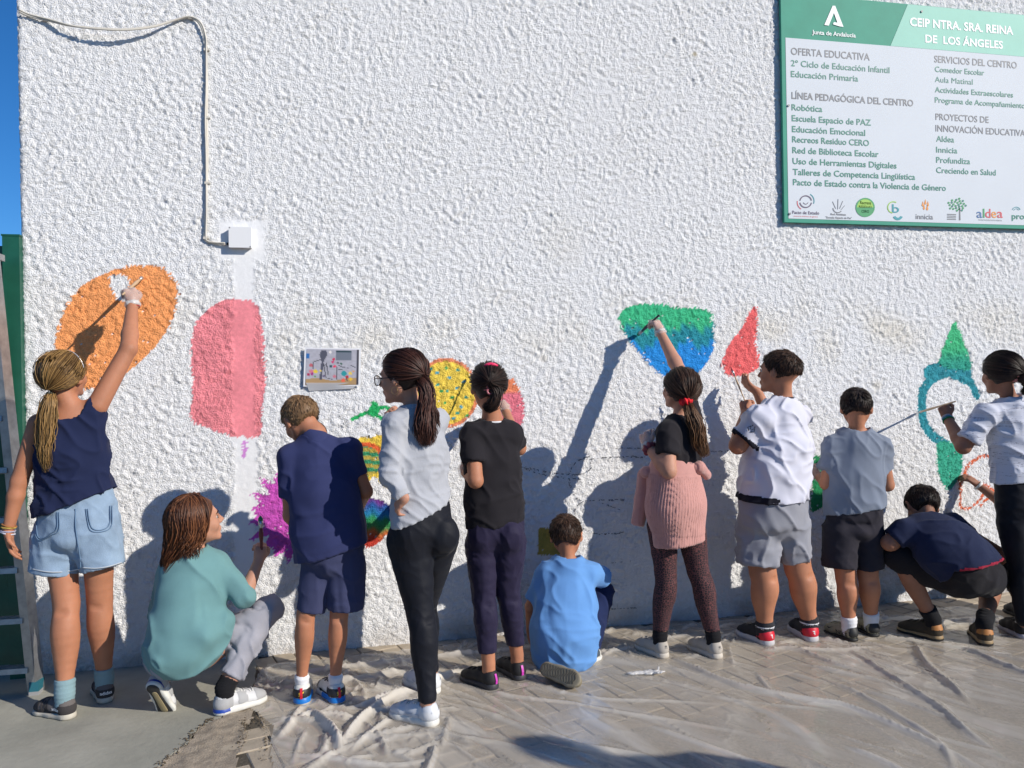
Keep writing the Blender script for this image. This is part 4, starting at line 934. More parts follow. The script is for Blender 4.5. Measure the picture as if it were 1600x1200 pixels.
def strands(name, paths, rad, m, parent, tint, nside=3, label=None):
    P = np.asarray(paths, float); N, K, _ = P.shape
    T = np.gradient(P, axis=1); T /= (np.linalg.norm(T, axis=2, keepdims=True)+1e-9)
    ref = np.array([.31, .52, .79]); A = np.cross(T, ref); A /= (np.linalg.norm(A, axis=2, keepdims=True)+1e-9); B = np.cross(T, A)
    R = np.broadcast_to(np.asarray(rad, float), (N, K)) if np.ndim(rad) != 1 else np.broadcast_to(np.asarray(rad)[None, :], (N, K))
    V = np.stack([P+R[..., None]*(A*math.cos(2*math.pi*j/nside)+B*math.sin(2*math.pi*j/nside)) for j in range(nside)], 2)
    i = np.arange(N)[:, None, None]*K*nside; k = np.arange(K-1)[None, :, None]*nside; j = np.arange(nside)[None, None, :]; j2 = (j+1) % nside
    F = np.stack([i+k+j, i+k+j2, i+k+nside+j2, i+k+nside+j], -1).reshape(-1, 4)
    tn = np.repeat(np.clip(tint, 0, 1), K*nside)
    return ob(name, V.reshape(-1, 3), F, m, parent, tint=tn, **({'label': label} if label else {}))

def cap_sdf(h, grow=.008, low=-.055, front=.020):
    s = Sdf(); q = h.hs; g = grow
    s.ell(h.p(0, -.013, .026), ((.073+g)*q, (.093+g)*q, (.081+g)*q), h.M, .01)
    s.cone(h.p(0, -.045, .0), h.p(0, -.045, -.035), (.058+g*.6)*q, (.046+g*.5)*q, .02)
    s.cut(h.p(0, -.03, low), -h.dirw(0, .35, 1), .006)                     # nape line
    s.cut(h.p(0, front, -.01), h.dirw(0, 1, -.72), .006)     # face plane behind the ear to the forehead
    return s
def scalp(h, D, off):
    """points on the skull ellipsoid in head-local directions D, raised by off"""
    q = h.hs; r = np.stack([np.full(len(D), .073), np.full(len(D), .093), np.full(len(D), .081)], 1)+np.asarray(off)[:, None]
    t = 1/np.sqrt(((D/r)**2).sum(1)); L = D*t[:, None]+np.array([0, -.013, .026])
    return h.c+q*(L@h.M)
def hairdirs(N, seed, low=-.45):
    r = np.random.default_rng(seed); out = []
    while len(out) < N:
        d = r.normal(0, 1, 3); d /= np.linalg.norm(d)
        x, y, z = d
        if z < low-.25*y*0: continue
        if .088*y-.72*(.081*z+.036)-.013-.018 > 0.0: continue
        out.append(d)
    return np.array(out)
def slerp(a, b, t):
    om = np.arccos(np.clip((a*b).sum(-1, keepdims=True), -1, 1)); so = np.sin(om)+1e-6
    return (np.sin((1-t)*om)*a+np.sin(t*om)*b)/so
def gathered_hair(h, tie, N, m, parent, seed, spread=.10, ox=0.0):
    """strands combed over the skull to the hair tie (tie = head local direction)"""
    r = np.random.default_rng(seed); D = hairdirs(N, seed); tie = unit(tie); K = 9; P = np.zeros((N, K, 3)); off = r.uniform(.010, .0155, N); off[::17] += r.uniform(.002, .008, len(off[::17]))
    jit = r.normal(0, .06, (N, 3))
    for k, t in enumerate(np.linspace(0, 1, K)):
        d = slerp(D, np.tile(tie, (N, 1)), t*.97)+jit*(1-t)*.0+spread*.6*jit*t; d /= np.linalg.norm(d, axis=1, keepdims=True)
        P[:, k] = scalp(h, d, off*(.72+.28*min(1, t*4))+.006*t)
    return strands('hair_strands', P, np.array([.0010]+[.0016]*(K-2)+[.0014])*h.hs*1.1, m, parent, r.uniform(0, 1, N)**1.5)
def tail(name, guide, prof, N, m, parent, seed, wave=.006, r0=.0022, flatv=None):
    """a ponytail: guide points, profile radii along it"""
    r = np.random.default_rng(seed); N = int(N*1.35); r0 = r0*.78; K = 15; g = bez(guide, K); T = np.gradient(g, axis=0); T /= np.linalg.norm(T, axis=1, keepdims=True)
    A = np.cross(T, [.2, 1, .1]); A /= np.linalg.norm(A, axis=1, keepdims=True); B = np.cross(T, A); pr = np.interp(np.linspace(0, 1, K), np.linspace(0, 1, len(prof)), prof)
    ang = r.uniform(0, 2*math.pi, N); rr = np.sqrt(r.uniform(.05, 1, N)); rr[::15] *= 1.35; ends = r.uniform(.80, 1.0, N); ph = r.uniform(0, 6.28, N); clump = r.integers(0, 14, N); cph = r.uniform(0, 6.28, 14); P = np.zeros((N, K, 3))
    for k in range(K):
        u = k/(K-1)*ends; kk = u*(K-1); i = np.minimum(kk.astype(int), K-2); f = (kk-i)[:, None]
        c = g[i]*(1-f)+g[i+1]*f; a_ = A[i]; b_ = B[i]; p_ = pr[i]*(1-f[:, 0])+pr[i+1]*f[:, 0]
        w = wave*u
        x = rr*np.cos(ang+.6*u)*p_+w*np.sin(u*15+cph[clump])+.0025*np.sin(u*23+ph); y = rr*np.sin(ang+.6*u)*p_*.75+w*.7*np.sin(u*12+cph[clump]*2)
        P[:, k] = c+a_*x[:, None]+b_*y[:, None]
    R = np.interp(np.linspace(0, 1, K), [0, .1, .8, 1], [r0*.8, r0, r0*.9, r0*.2])
    return strands(name, P, R, m, parent, np.clip(r.uniform(0, 1, N)**1.3*.8+.2*rr, 0, 1))
def short_hair(h, N, m, parent, seed, ln=.020, flow=(0, -.5, -.75), low=-.62, lift=.35, thick=.0016, top=1.0):
    r = np.random.default_rng(seed); me = parent.data; V = np.empty(len(me.vertices)*3, np.float32); me.vertices.foreach_get('co', V); V = V.reshape(-1, 3)+origin_of(parent)
    Nn = np.empty(len(me.vertices)*3, np.float32); me.vertices.foreach_get('normal', Nn); Nn = Nn.reshape(-1, 3)
    L = (V-h.c)@h.M.T/h.hs; d_ = L-np.array([0, -.013, .026]); k = ((d_*(L-d_*0-np.array([0, -.013, .026]))).sum(1) > .055**2) & ((Nn*(V-h.c)).sum(1) > 0); V, Nn, L = V[k], Nn[k], L[k]
    i = r.integers(0, len(V), N); V, Nn, L = V[i]+r.normal(0, .002, (N, 3)), Nn[i], L[i]; K = 3
    whorl = np.array([.01, -.065, .085]); aw = L-whorl; fl = aw/(np.linalg.norm(aw, axis=1, keepdims=True)+1e-6)*.9+np.array([0, -.15, -.75])*(L[:, 2:3] < .06)
    fw = fl@h.M+r.normal(0, .20, (N, 3)); fw -= Nn*(fw*Nn).sum(1, keepdims=True); fw /= np.linalg.norm(fw, axis=1, keepdims=True)+1e-6
    lens = ln*(.6+.6*r.random(N))*np.clip(.34+(L[:, 2]+.02)*7.5*top, .30, 1.0); P = np.zeros((N, K, 3))
    for q in range(K):
        t = q/(K-1); P[:, q] = V-Nn*.0015+fw*(lens*t)[:, None]+Nn*(lens*lift*t*(1-.45*t))[:, None]
    return strands('hair_strands', P, np.array([1, .9, .15])*thick*h.hs*1.2, m, parent, r.uniform(0, 1, N)**1.4)

# ---- shoes
def shoe_frame(heel, toe, up=(0, 0, 1)):
    x = unit(np.asarray(toe)-np.asarray(heel)); z = unit(np.asarray(up)-x*np.dot(up, x)); y = np.cross(z, x); return np.array([x, y, z])
def shoe(person, heel, L, fr, up_m, sole_m, high=.085, wide=1.0, lace_m=None, heel_m=None, tab_m=None, extra=None, label=None, solez=.026, foxing=None):
    """local frame x forward, y left, z up; heel at the origin on the ground"""
    q = L/.235; h = .0058
    s = Sdf(); w = wide
    s.cone((.034, 0, .040), (.040, 0, .056), .032*w, .031*w, .01); s.cone((.045, 0, .045), (.105, 0, .044), .034*w, .033*w, .015)
    s.cone((.105, 0, .043), (.165, .002, .034), .034*w, .037*w, .02, flat=((0, 0, 1), 1.15)); s.cone((.165, .002, .030), (.200, .004, .026), .037*w, .030*w, .015, flat=((0, 0, 1), 1.25))
    s.cone((.040, 0, .05), (.046, 0, high), .033*w, .030*w, .01, capb=True); s.cone((.062, 0, .060), (.104, 0, .060), .028, .018, .012)
    s.cone((.047, 0, .058), (.054, 0, high+.03), .024*w, .030*w, .004, neg=True)
    s.cut((0, 0, solez-.012), (0, 0, -1))
    V, F = s.build(h); V = relax(V, F, 1, .4)
    so = Sdf(); so.cone((.036, 0, .012), (.110, 0, .012), .036*w, .034*w, .02); so.cone((.110, 0, .012), (.178, .003, .012), .034*w, .041*w, .03); so.cone((.178, .003, .012), (.200, .004, .012), .040*w, .034*w, .02)
    so.cut((0, 0, 0), (0, 0, -1), .004); so.cut((.05, 0, solez), (.06, 0, 1), .005)
    Vs, Fs = so.build(h); Vs = relax(Vs, Fs, 1, .3)
    org = np.asarray(heel, float)
    def X(P): P = np.asarray(P, float).reshape(-1, 3)*q; return org+P@fr
    root = ob('shoe', X(V), F, up_m, person, **({'label': label} if label else {}))
    ob('sole', X(Vs), Fs, sole_m, root)
    bv = BVHTree.FromPolygons([Vector(v) for v in V], [tuple(int(i) for i in f) for f in F])
    def hit(p, d):
        r = bv.ray_cast(Vector(p), Vector(d)); return (np.array(r[0]), np.array(r[1])) if r[0] is not None else (None, None)
    # laces
    mb = MB()
    for i in range(5):
        x = .088+.019*i; pts = []
        for yy in np.linspace(-.020, .020, 7):
            p, n = hit((x+yy*.25*(-1)**i, yy, .14), (0, 0, -1))
            if p is not None: pts.append(X(p+n*.0022)[0])
        if len(pts) > 2: mb.tube(pts, .0024*q, 5)
    p, n = hit((.088, 0, .14), (0, 0, -1))
    if p is not None:
        for sg in (-1, 1):
            mb.tube(X(np.array([p, p+[.005, sg*.012, .008], p+[.014, sg*.026, .004], p+[.004, sg*.014, .003], p])), .0020*q, 5)
    if mb.V: mb.ob('laces', lace_m or sole_m, root, smooth=True)
    def wrap(name, cond, m, push=.0016):
        fc = V[F].mean(1); k = cond(fc[:, 0], fc[:, 1], fc[:, 2])
        if k.sum() < 3: return
        n = normals(V, F); V2, F2 = compact(V+n*push, F[k]); ob(name, X(V2), F2, m, root)
    def swrap(name, cond, m, push=.0014):
        fc = Vs[Fs].mean(1); k = cond(fc[:, 0], fc[:, 1], fc[:, 2])
        if k.sum() < 3: return
        n = normals(Vs, Fs); V2, F2 = compact(Vs+n*push, Fs[k]); ob(name, X(V2), F2, m, root)
    def decal(txt, c, size, m, face='back', width=None):
        if isinstance(txt, str):
            T_, Ft = text_mesh(txt, .02); T_ = T_[:, :2].copy(); T_[:, 0] -= T_[:, 0].max()/2; s_ = (width/(T_[:, 0].max()*2)) if width else size; T_ *= np.array([s_, size])
        else: T_, Ft = np.array(txt[0], float)*size, txt[1]
        out = []
        for a, b in T_:
            if face == 'back': o, d = (-.1, c[0]-a, c[1]+b), (1, 0, 0)
            elif face == 'left': o, d = (c[0]-a, .1, c[1]+b), (0, -1, 0)
            else: o, d = (c[0]+a, -.1, c[1]+b), (0, 1, 0)
            p, n = hit(o, d)
            if p is None: return
            out.append(p+n*.0032)
        ob('lettering', X(out), Ft, m, root, smooth=False)
    if heel_m: wrap('heel_panel', lambda x, y, z: (x < .045) & (z < .062) & (z > .018), heel_m)
    if tab_m:
        mb = MB(); pts = [hit((-.1, 0, z), (1, 0, 0))[0] for z in (.030, .045, .06, .074)]; pts = [p for p in pts if p is not None]
        if len(pts) > 1:
            for a, b in zip(pts[:-1], pts[1:]): mb.beam(X(a+[-.003, 0, 0])[0], X(b+[-.003, 0, 0])[0], .011*q, .004*q, fr[0])
            mb.ob('heel_tab', tab_m, root)
    if extra: extra(wrap, swrap, decal)
    FEET.append((X((.03, 0, 0))[0], X((.19, 0, 0))[0]))
    return root
SOLE_W = mat('sole_white', (.66, .65, .60), .6, bump=(150, .2, .002), var=.08, vscale=30)

def sock(person, a, b, ra, rb, m, label=None):
    s = Sdf().cone(a, b, ra, rb, .01, capb=True); n = unit(b-a); V, F = s.build(.006); L = (V-a)@n
    nn = normals(V, F); V = V+nn*(.0018*np.sin(L*520)*(L > np.linalg.norm(b-a)*.35))[:, None]; return ob('sock', V, F, m, person)

class Person:
    def __init__(s, base, Z, label, skin, group='children painting the wall'):
        s.Z = Z; s.e = empty('person', tuple(base), label=label, cat='person', group=group); s.skin = skin; s.base = np.array(base, float)
        s.b = Sdf()
    def j(s, px, py, e=0.0): return J(px, py, s.Z-e)
    def m(s, px): return px*s.Z/FPX            # photo pixels to metres at this depth
    def torso(s, secs, SL, SR, fl=1.5, up=None):
        s.SL, s.SR = SL, SR; s.side = unit(SR-SL); s.P = [s.j(*q[:3]) for q in secs]
        s.up = unit(s.P[0]-s.P[-1]) if up is None else unit(up); s.side = unit(s.side-s.up*np.dot(s.side, s.up)); s.front = np.cross(s.up, s.side); s.fl = fl
        rho = math.asin(np.clip(abs(np.dot(unit(s.side), FW)), 0, 1)); k = math.sqrt(math.cos(rho)**2+(math.sin(rho)/fl)**2)
        s.R = [s.m(q[3])/k for q in secs]; s.pxs = [(q[0], q[1]) for q in secs]
    def torso_ops(s, sd, g=0.0, i0=0, i1=None, k=.02, body=False, cap=False):
        P, R = s.P[i0:i1], list(s.R[i0:i1])
        if body: R = [r-(0, .004, .012, .022, .026)[min(i, 4)] for i, r in enumerate(R)]
        for i in range(len(P)-1): sd.cone(P[i], P[i+1], R[i]+g, R[i+1]+g, k, flat=(s.front, s.fl), capb=(.05 if (cap or body) and i == len(P)-2 else False))
    def Rat(s, q):
        t = [(q-P)@s.up for P in s.P]; u = [-x for x in t]; return float(np.interp(0, u, s.R)) if True else 0
    def yoke(s, sd, r=.030, N=None, g=0):
        N = s.N if N is None else N; m_ = lerp(s.SL, s.SR, .5)
        for S_ in (s.SL, s.SR): sd.cone(lerp(S_, m_, .1), lerp(N, m_, .42), r+g+.006, r+g, .03)
    def carve(s, sd, q, g=-.003, up_=.025):
        return
        key = q@s.up; r = s.Rat(q)+g; c = np.array([np.interp(-key, [-(P@s.up) for P in s.P], [P[a] for P in s.P]) for a in range(3)])
        sd.cone(c+s.up*up_, c-s.up*.09, r, r, .002, flat=(s.front, s.fl), neg=True)
    def finish_body(s, h=.0079):
        V, F = s.b.build(h); V = relax(V, F, 1, .25); s.body = ob('body', V, F, s.skin, s.e); return s.body
    def cloth(s, name, sd, m, amp=.005, h=.008, seed=1, lam=.035, diag=.5, label=None, it=1, mask=None, up=None):
        V, F = sd.build(h); V = relax(V, F, it, .5)
        if amp: V = fold_disp(V, F, amp, seed, s.side, s.up if up is None else up, s.front, lam, diag, None if mask is None else mask(V), (lerp(s.P[0], s.P[-1], .5), s.up))
        return ob(name, V, F, m, s.e, **({'label': label} if label else {}))

def sleeve(sd, S, E, Wr, t, r0, r1, k=.02):
    """sleeve along shoulder-elbow-wrist to parameter t (0..2), open at its end"""
    pts = [S, E, Wr]
    if t <= 1:
        q = lerp(S, E, t); sd.cone(S, q, r0, r1, k, capb=True); d = unit(E-S); pass
    else:
        q = lerp(E, Wr, t-1); rm = (r0+r1)/2; sd.cone(S, E, r0, rm, k); sd.cone(E, q, rm, r1, .01, capb=True); d = unit(Wr-E); pass
def leg_open(sd, K_, q, r, d, depth=.05): sd.cone(q-d*depth, q+d*.06, r-.010, r-.007, .002, neg=True)

BRUSHN = []
def brush(tip, butt, label, hand_m=None, L=None, r=.0045, bristle=(.02, .25, .12), flat=True):
    tip = np.asarray(tip, float); butt = np.asarray(butt, float); d = unit(butt-tip); L = np.linalg.norm(butt-tip)
    e = empty('paint_brush', tuple(butt), label=label, cat='paint brush', group='paint brushes held by the children')
    mb = MB(); P = [tip+d*t for t in np.linspace(.05, L, 9)]; mb.tube(P, [r*.9, r*1.1, r*1.45, r*1.25, r, r*.9, r*.85, r*.8, r*.6], 8); mb.ob('handle', hand_m or mat('brush_wood', (.50, .34, .20), .5), e, smooth=True)
    mb = MB(); mb.tube([tip+d*.022, tip+d*.036, tip+d*.055], [r*1.5, r*1.45, r*1.05], 10); mb.ob('ferrule', mat('brush_ferrule', (.55, .55, .55), .35, metal=.9), e, smooth=True)
    mb = MB(); mb.tube([tip, tip+d*.012, tip+d*.024], [r*.5, r*1.5, r*1.5], 9); mb.ob('bristles', mat('bristle_%d' % (len(BRUSHN)), bristle, .5), e, smooth=True); BRUSHN.append(1)
    return e
def glove(p, i):
    wr_, a, n, side, curl, size, spread, thumb = p.b.hands[i]; s = Sdf(); hand(s, wr_, a, n, side, curl, size, spread, thumb); s.cone(wr_-unit(a)*.012, wr_+unit(a)*.02, .030, .029, .01, capa=True)
    V, F = s.build(.006); V += normals(V, F)*(.0022+.0022*noise3(V*85, 3))[:, None]; return ob('glove', V, F, M_glove2, p.e)
def bracelet(person, c, axis, R, r, m, wob=0, name='bracelet', squash=None): mb = MB(); mb.ring(np.asarray(c), axis, R, r, 26, 6, wob, squash); return mb.ob(name, m, person, smooth=True)
def loop_tube(P, r, n=6):
    P = np.asarray(P); N = len(P); T = np.roll(P, -1, 0)-np.roll(P, 1, 0); T /= np.linalg.norm(T, axis=1, keepdims=True); c = P.mean(0); A = P-c; A /= np.linalg.norm(A, axis=1, keepdims=True); B = np.cross(T, A)
    V = [P[i]+r*(A[i]*math.cos(2*math.pi*j/n)+B[i]*math.sin(2*math.pi*j/n)) for i in range(N) for j in range(n)]
    return V, [(i*n+j, i*n+(j+1) % n, ((i+1) % N)*n+(j+1) % n, ((i+1) % N)*n+j) for i in range(N) for j in range(n)]
M_scr = {}
def scrunchie(person, c, axis, R, r, color, name='scrunchie'):
    m = mat('scrunchie_%d' % int(sum(color)*1e4), color, .8, bump=(90, .8, .006), var=.2, vscale=40)
    axis = unit(axis); a = unit(np.cross(axis, (.3, .2, 1))); b = np.cross(axis, a); V = []; n, q = 48, 10
    for i in range(n):
        t = 2*math.pi*i/n; d = a*math.cos(t)+b*math.sin(t); rr = r*(1+.28*math.sin(t*9)+.15*math.sin(t*5+1))
        for j in range(q): u = 2*math.pi*j/q; V.append(c+d*(R+rr*math.cos(u))+axis*(rr*math.sin(u)*1.2+.003*math.sin(t*7)))
    F = [(i*q+j, i*q+(j+1) % q, ((i+1) % n)*q+(j+1) % q, ((i+1) % n)*q+j) for i in range(n) for j in range(q)]
    return ob(name, V, F, m, person)
Zof = lambda x, y: x*_sy+(y+DIST)*_cy

# ---------------- 1: girl, navy sleeveless top, denim shorts, arm raised
def person1():
    p = Person(G(130, 1110), 3.36, 'girl in navy sleeveless top and denim shorts painting the orange oval', SK_A); j = p.j; m = p.m; b = p.b
    h = Head(j(101, 588, 0), math.radians(42)+viewyaw(100), math.radians(12), math.radians(-6), 1.0)
    SL, SR = j(60, 662, .03), j(152, 634, -.02); N = j(112, 640, 0)
    EL, WL = j(30, 752, .05), j(13, 828, .06); ER = j(201, 545, -.10); WR = W(207, 474, .27)
    p.torso([(112, 672, 0, 46), (112, 715, 0, 52), (118, 765, 0, 50), (122, 815, 0, 60), (122, 845, 0, 62)], SL, SR, 1.55)
    add_head(b, h, N, m(16)); b.cone(N, lerp(SL, SR, .5)-p.up*.03, m(17), m(17)*1.0, .02)
    b.cone(SL, SR, .034, .034, .02); p.yoke(b, .022, N); p.torso_ops(b, -.012, body=True)
    limb(b, [SL, EL, lerp(EL, WL, .3), WL], [.042, .034, .034, .022], .012); limb(b, [SR, ER, lerp(ER, WR, .3), WR], [.044, .036, .036, .024], .012)
    hand(b, WL, j(18, 868, .06)-WL, p.side*1+p.front*.1, 1, (.25, .35), .95)
    hn = unit(W(202, 446, .25)-WR); hand(b, WR, hn, np.array([-.5, .8, .1]), -1, (1.0, 1.2), 1.0); gc = grip(WR, hn, np.array([-.5, .8, .1]), 1.0)
    hl, hr = j(92, 840, 0), j(152, 836, 0)
    kl, kr = j(104, 945, .02), j(156, 938, -.06); al, ar = j(104, 1075, .06), j(160, 1050, -.06)
    hL = G(114, 1124); tL = G(50, 1108); hR = G(166, 1100); tR = G(156, 1072); al, fl_ = ank(hL, tL); ar, fr_ = ank(hR, tR)
    leg(b, hl, kl, al, fl_, [m(24), m(19), m(20), m(12)], p.front); leg(b, hr, kr, ar, fr_, [m(24), m(19), m(19.5), m(12)], p.front)
    body = p.finish_body(); face_parts(h, body, H_SAND)
    # top
    s = Sdf(); p.torso_ops(s, .006); s.cone(SL+p.side*.02-p.up*.005, SR-p.side*.02, .036, .040, .03); s.cone(SL+p.side*.035-p.up*.08, SL+p.side*.03, .05, .03, .02); s.cone(SR-p.side*.03-p.up*.08, SR-p.side*.012, .055, .042, .02)
    s.cone(N-p.up*.01-p.front*.02, N+p.up*.08, m(23), m(30), .01, neg=True)
    s.cone(j(116, 740, 0), j(124, 800, 0), m(48), m(66), .02, flat=(p.front, 1.45)); s.cut(j(125, 783, 0), np.cross(p.front, j(188, 752, 0)-j(55, 800, 0)), .004); pass
    p.cloth('sleeveless_top', s, cloth('navy_jersey', (.012, .018, .055)), .012, .007, 11, .05, .8)
    # denim shorts
    s = Sdf(); ql, qr = j(86, 893, 0), j(162, 887, 0); shorts_legs(p, s, ((j(92, 842, 0), ql, m(40), m(37.5)), (j(152, 840, 0), qr, m(38), m(33.5))), 1.12)
    for q, r in ((ql, m(37)), (qr, m(33))): s.cone(q+p.up*.02, q-p.up*.06, r-.014, r-.012, .002, flat=(p.front, 1.15), neg=True)
    M_den = cloth('washed_denim', (.25, .34, .45), .2, bump=(300, .5, .003))
    sh = p.cloth('denim_shorts', s, M_den, .008, .007, 5, .05, .6)
    bv = BVHTree.FromObject(sh, bpy.context.evaluated_depsgraph_get()); base = Vector(sh.matrix_world.translation) if False else Vector(p.base)
    def onto(px, py, off=.004):
        o = CAMP; d = unit(ray(px, py)); r = bv.ray_cast(Vector(o)-base, Vector(d)); 
        return (np.array(r[0]+base)-d*off) if r[0] is not None else None
    M_st = mat('denim_stitch', (.42, .46, .50), .9); M_dd = mat('denim_dark_seam', (.13, .21, .32), .9)
    def seam(pts, mm, w=.0022):
        P = [onto(*q) for q in pts]; P = [q for q in P if q is not None]
        if len(P) > 1: mb = MB(); mb.tube(bez(P, 5*len(P)), w, 5); mb.ob('seam', mm, sh, smooth=True)
    for off in (0, 3):
        seam([(55+off, 805), (54+off, 820), (56+off, 838), (64+off, 844-off), (80, 836-off), (92-off, 828-off), (92-off, 800)], M_dd); seam([(134+off, 795), (137+off, 815), (142+off, 829-off), (158, 831-off), (174-off, 822-off), (175-off, 790)], M_dd)
    seam([(118, 795), (118, 820), (121, 845), (125, 870), (126, 888)], M_dd, .003)
    for pts in ([(50, 889), (70, 893), (90, 894), (110, 892), (124, 889)], [(129, 887), (150, 888), (170, 885), (190, 879)]): seam(pts, M_st, .003)
    # socks and shoes
    ms = cloth('sock_blue_grey', (.22, .33, .36), crease=0)
    legsock(p.e, al, fl_, kl, .16, m(12), m(13), ms); legsock(p.e, ar, fr_, kr, .13, m(12), m(12.6), ms)
    ug, uw = cloth('shoe_grey_suede', (.135, .12, .115)), mat('sole_cream', (.50, .46, .38), .7, var=.1, vscale=30); wl = mat('logo_white', (.75, .75, .75), .5)
    dk = cloth('shoe_dark_grey', (.05, .045, .045))
    def ex(face, c):
        def f(wrap, swrap, decal):
            wrap('toe_overlay', lambda x, y, z: (x > .165) | ((z < .035) & (x > .05)), dk, .001)
            for k in range(3):
                wrap('stripe', lambda x, y, z, k=k: (np.abs(x-.105-.018*k-(z-.03)*.5) < .005) & (np.abs(y) > .012) & (z > .022), dk, .0025)
            decal('adidas', c, .018, wl, face)
        return f
    shoe(p.e, hL, .235, shoe_frame(hL, tL), ug, uw, .10, heel_m=dk, extra=ex('left', (.060, .040)), lace_m=ug); shoe(p.e, hR, .235, shoe_frame(hR, tR), ug, uw, .10, heel_m=dk, extra=ex('back', (0, .042)), lace_m=ug)
    # hair
    cp = cap_sdf(h, .006); V, F = cp.build(.007); hr_ = ob('hair', V, F, H_BLOND, p.e, tint=np.full(len(V), .25))
    tie = j(79, 616, .075); td = unit(h.M@(tie-h.c)); gathered_hair(h, td, 700, H_BLOND, hr_, 21)
    gd = [tie, j(76, 630, .095), j(73, 665, .10), j(72, 700, .10), j(76, 738, .10)]
    tail('ponytail', gd, [.014, .030, .036, .032, .020], 420, H_BLOND, hr_, 22, .008, .0026)
    scrunchie(p.e, tie, gd[1]-gd[0], .013, .005, (.05, .05, .03), 'hair_tie')
    M = h.M; P = [h.p(.080*math.cos(t), .012-.0*t, .026+.086*math.sin(t)) for t in np.linspace(-.2, math.pi+.2, 24)]; mb = MB(); mb.tube([q+h.dirw(0, .012, 0) for q in P], .0026, 6); mb.ob('hairband', mat('silver_band', (.6, .6, .6), .3, metal=.6), p.e, smooth=True)
    # gloves, bracelets
    bracelet(p.e, WR-hn*.005, hn, .029, .006, M_glove, .002, 'glove_cuff', 2.2); glove(p, 1); bracelet(p.e, WR-hn*.02, hn, .030, .0018, mat('red_thread', (.5, .03, .02), .6))
    d = unit(WL-EL)
    for k, (c, t) in enumerate((((.5, .35, .08), -.012), ((.35, .15, .05), -.020), ((.38, .36, .45), .004), ((.55, .55, .62), .012))): bracelet(p.e, WL+d*t, d+np.array([.1*(-1)**k, 0, 0]), .027, .0032, cloth('wristband_%d' % k, c), .001, 'wristband')
    s = Sdf(); 
    for q in ((14, 848), (20, 852), (16, 860), (24, 870)): s.ell(j(q[0], q[1], .085), (.008, .008, .016), k=.006)
    brush(W(224, 432, .012), gc+(gc-W(224, 432, .012))*.35, 'paint brush held high against the orange painted oval', bristle=(.9, .35, .1), r=.0065)
    return p
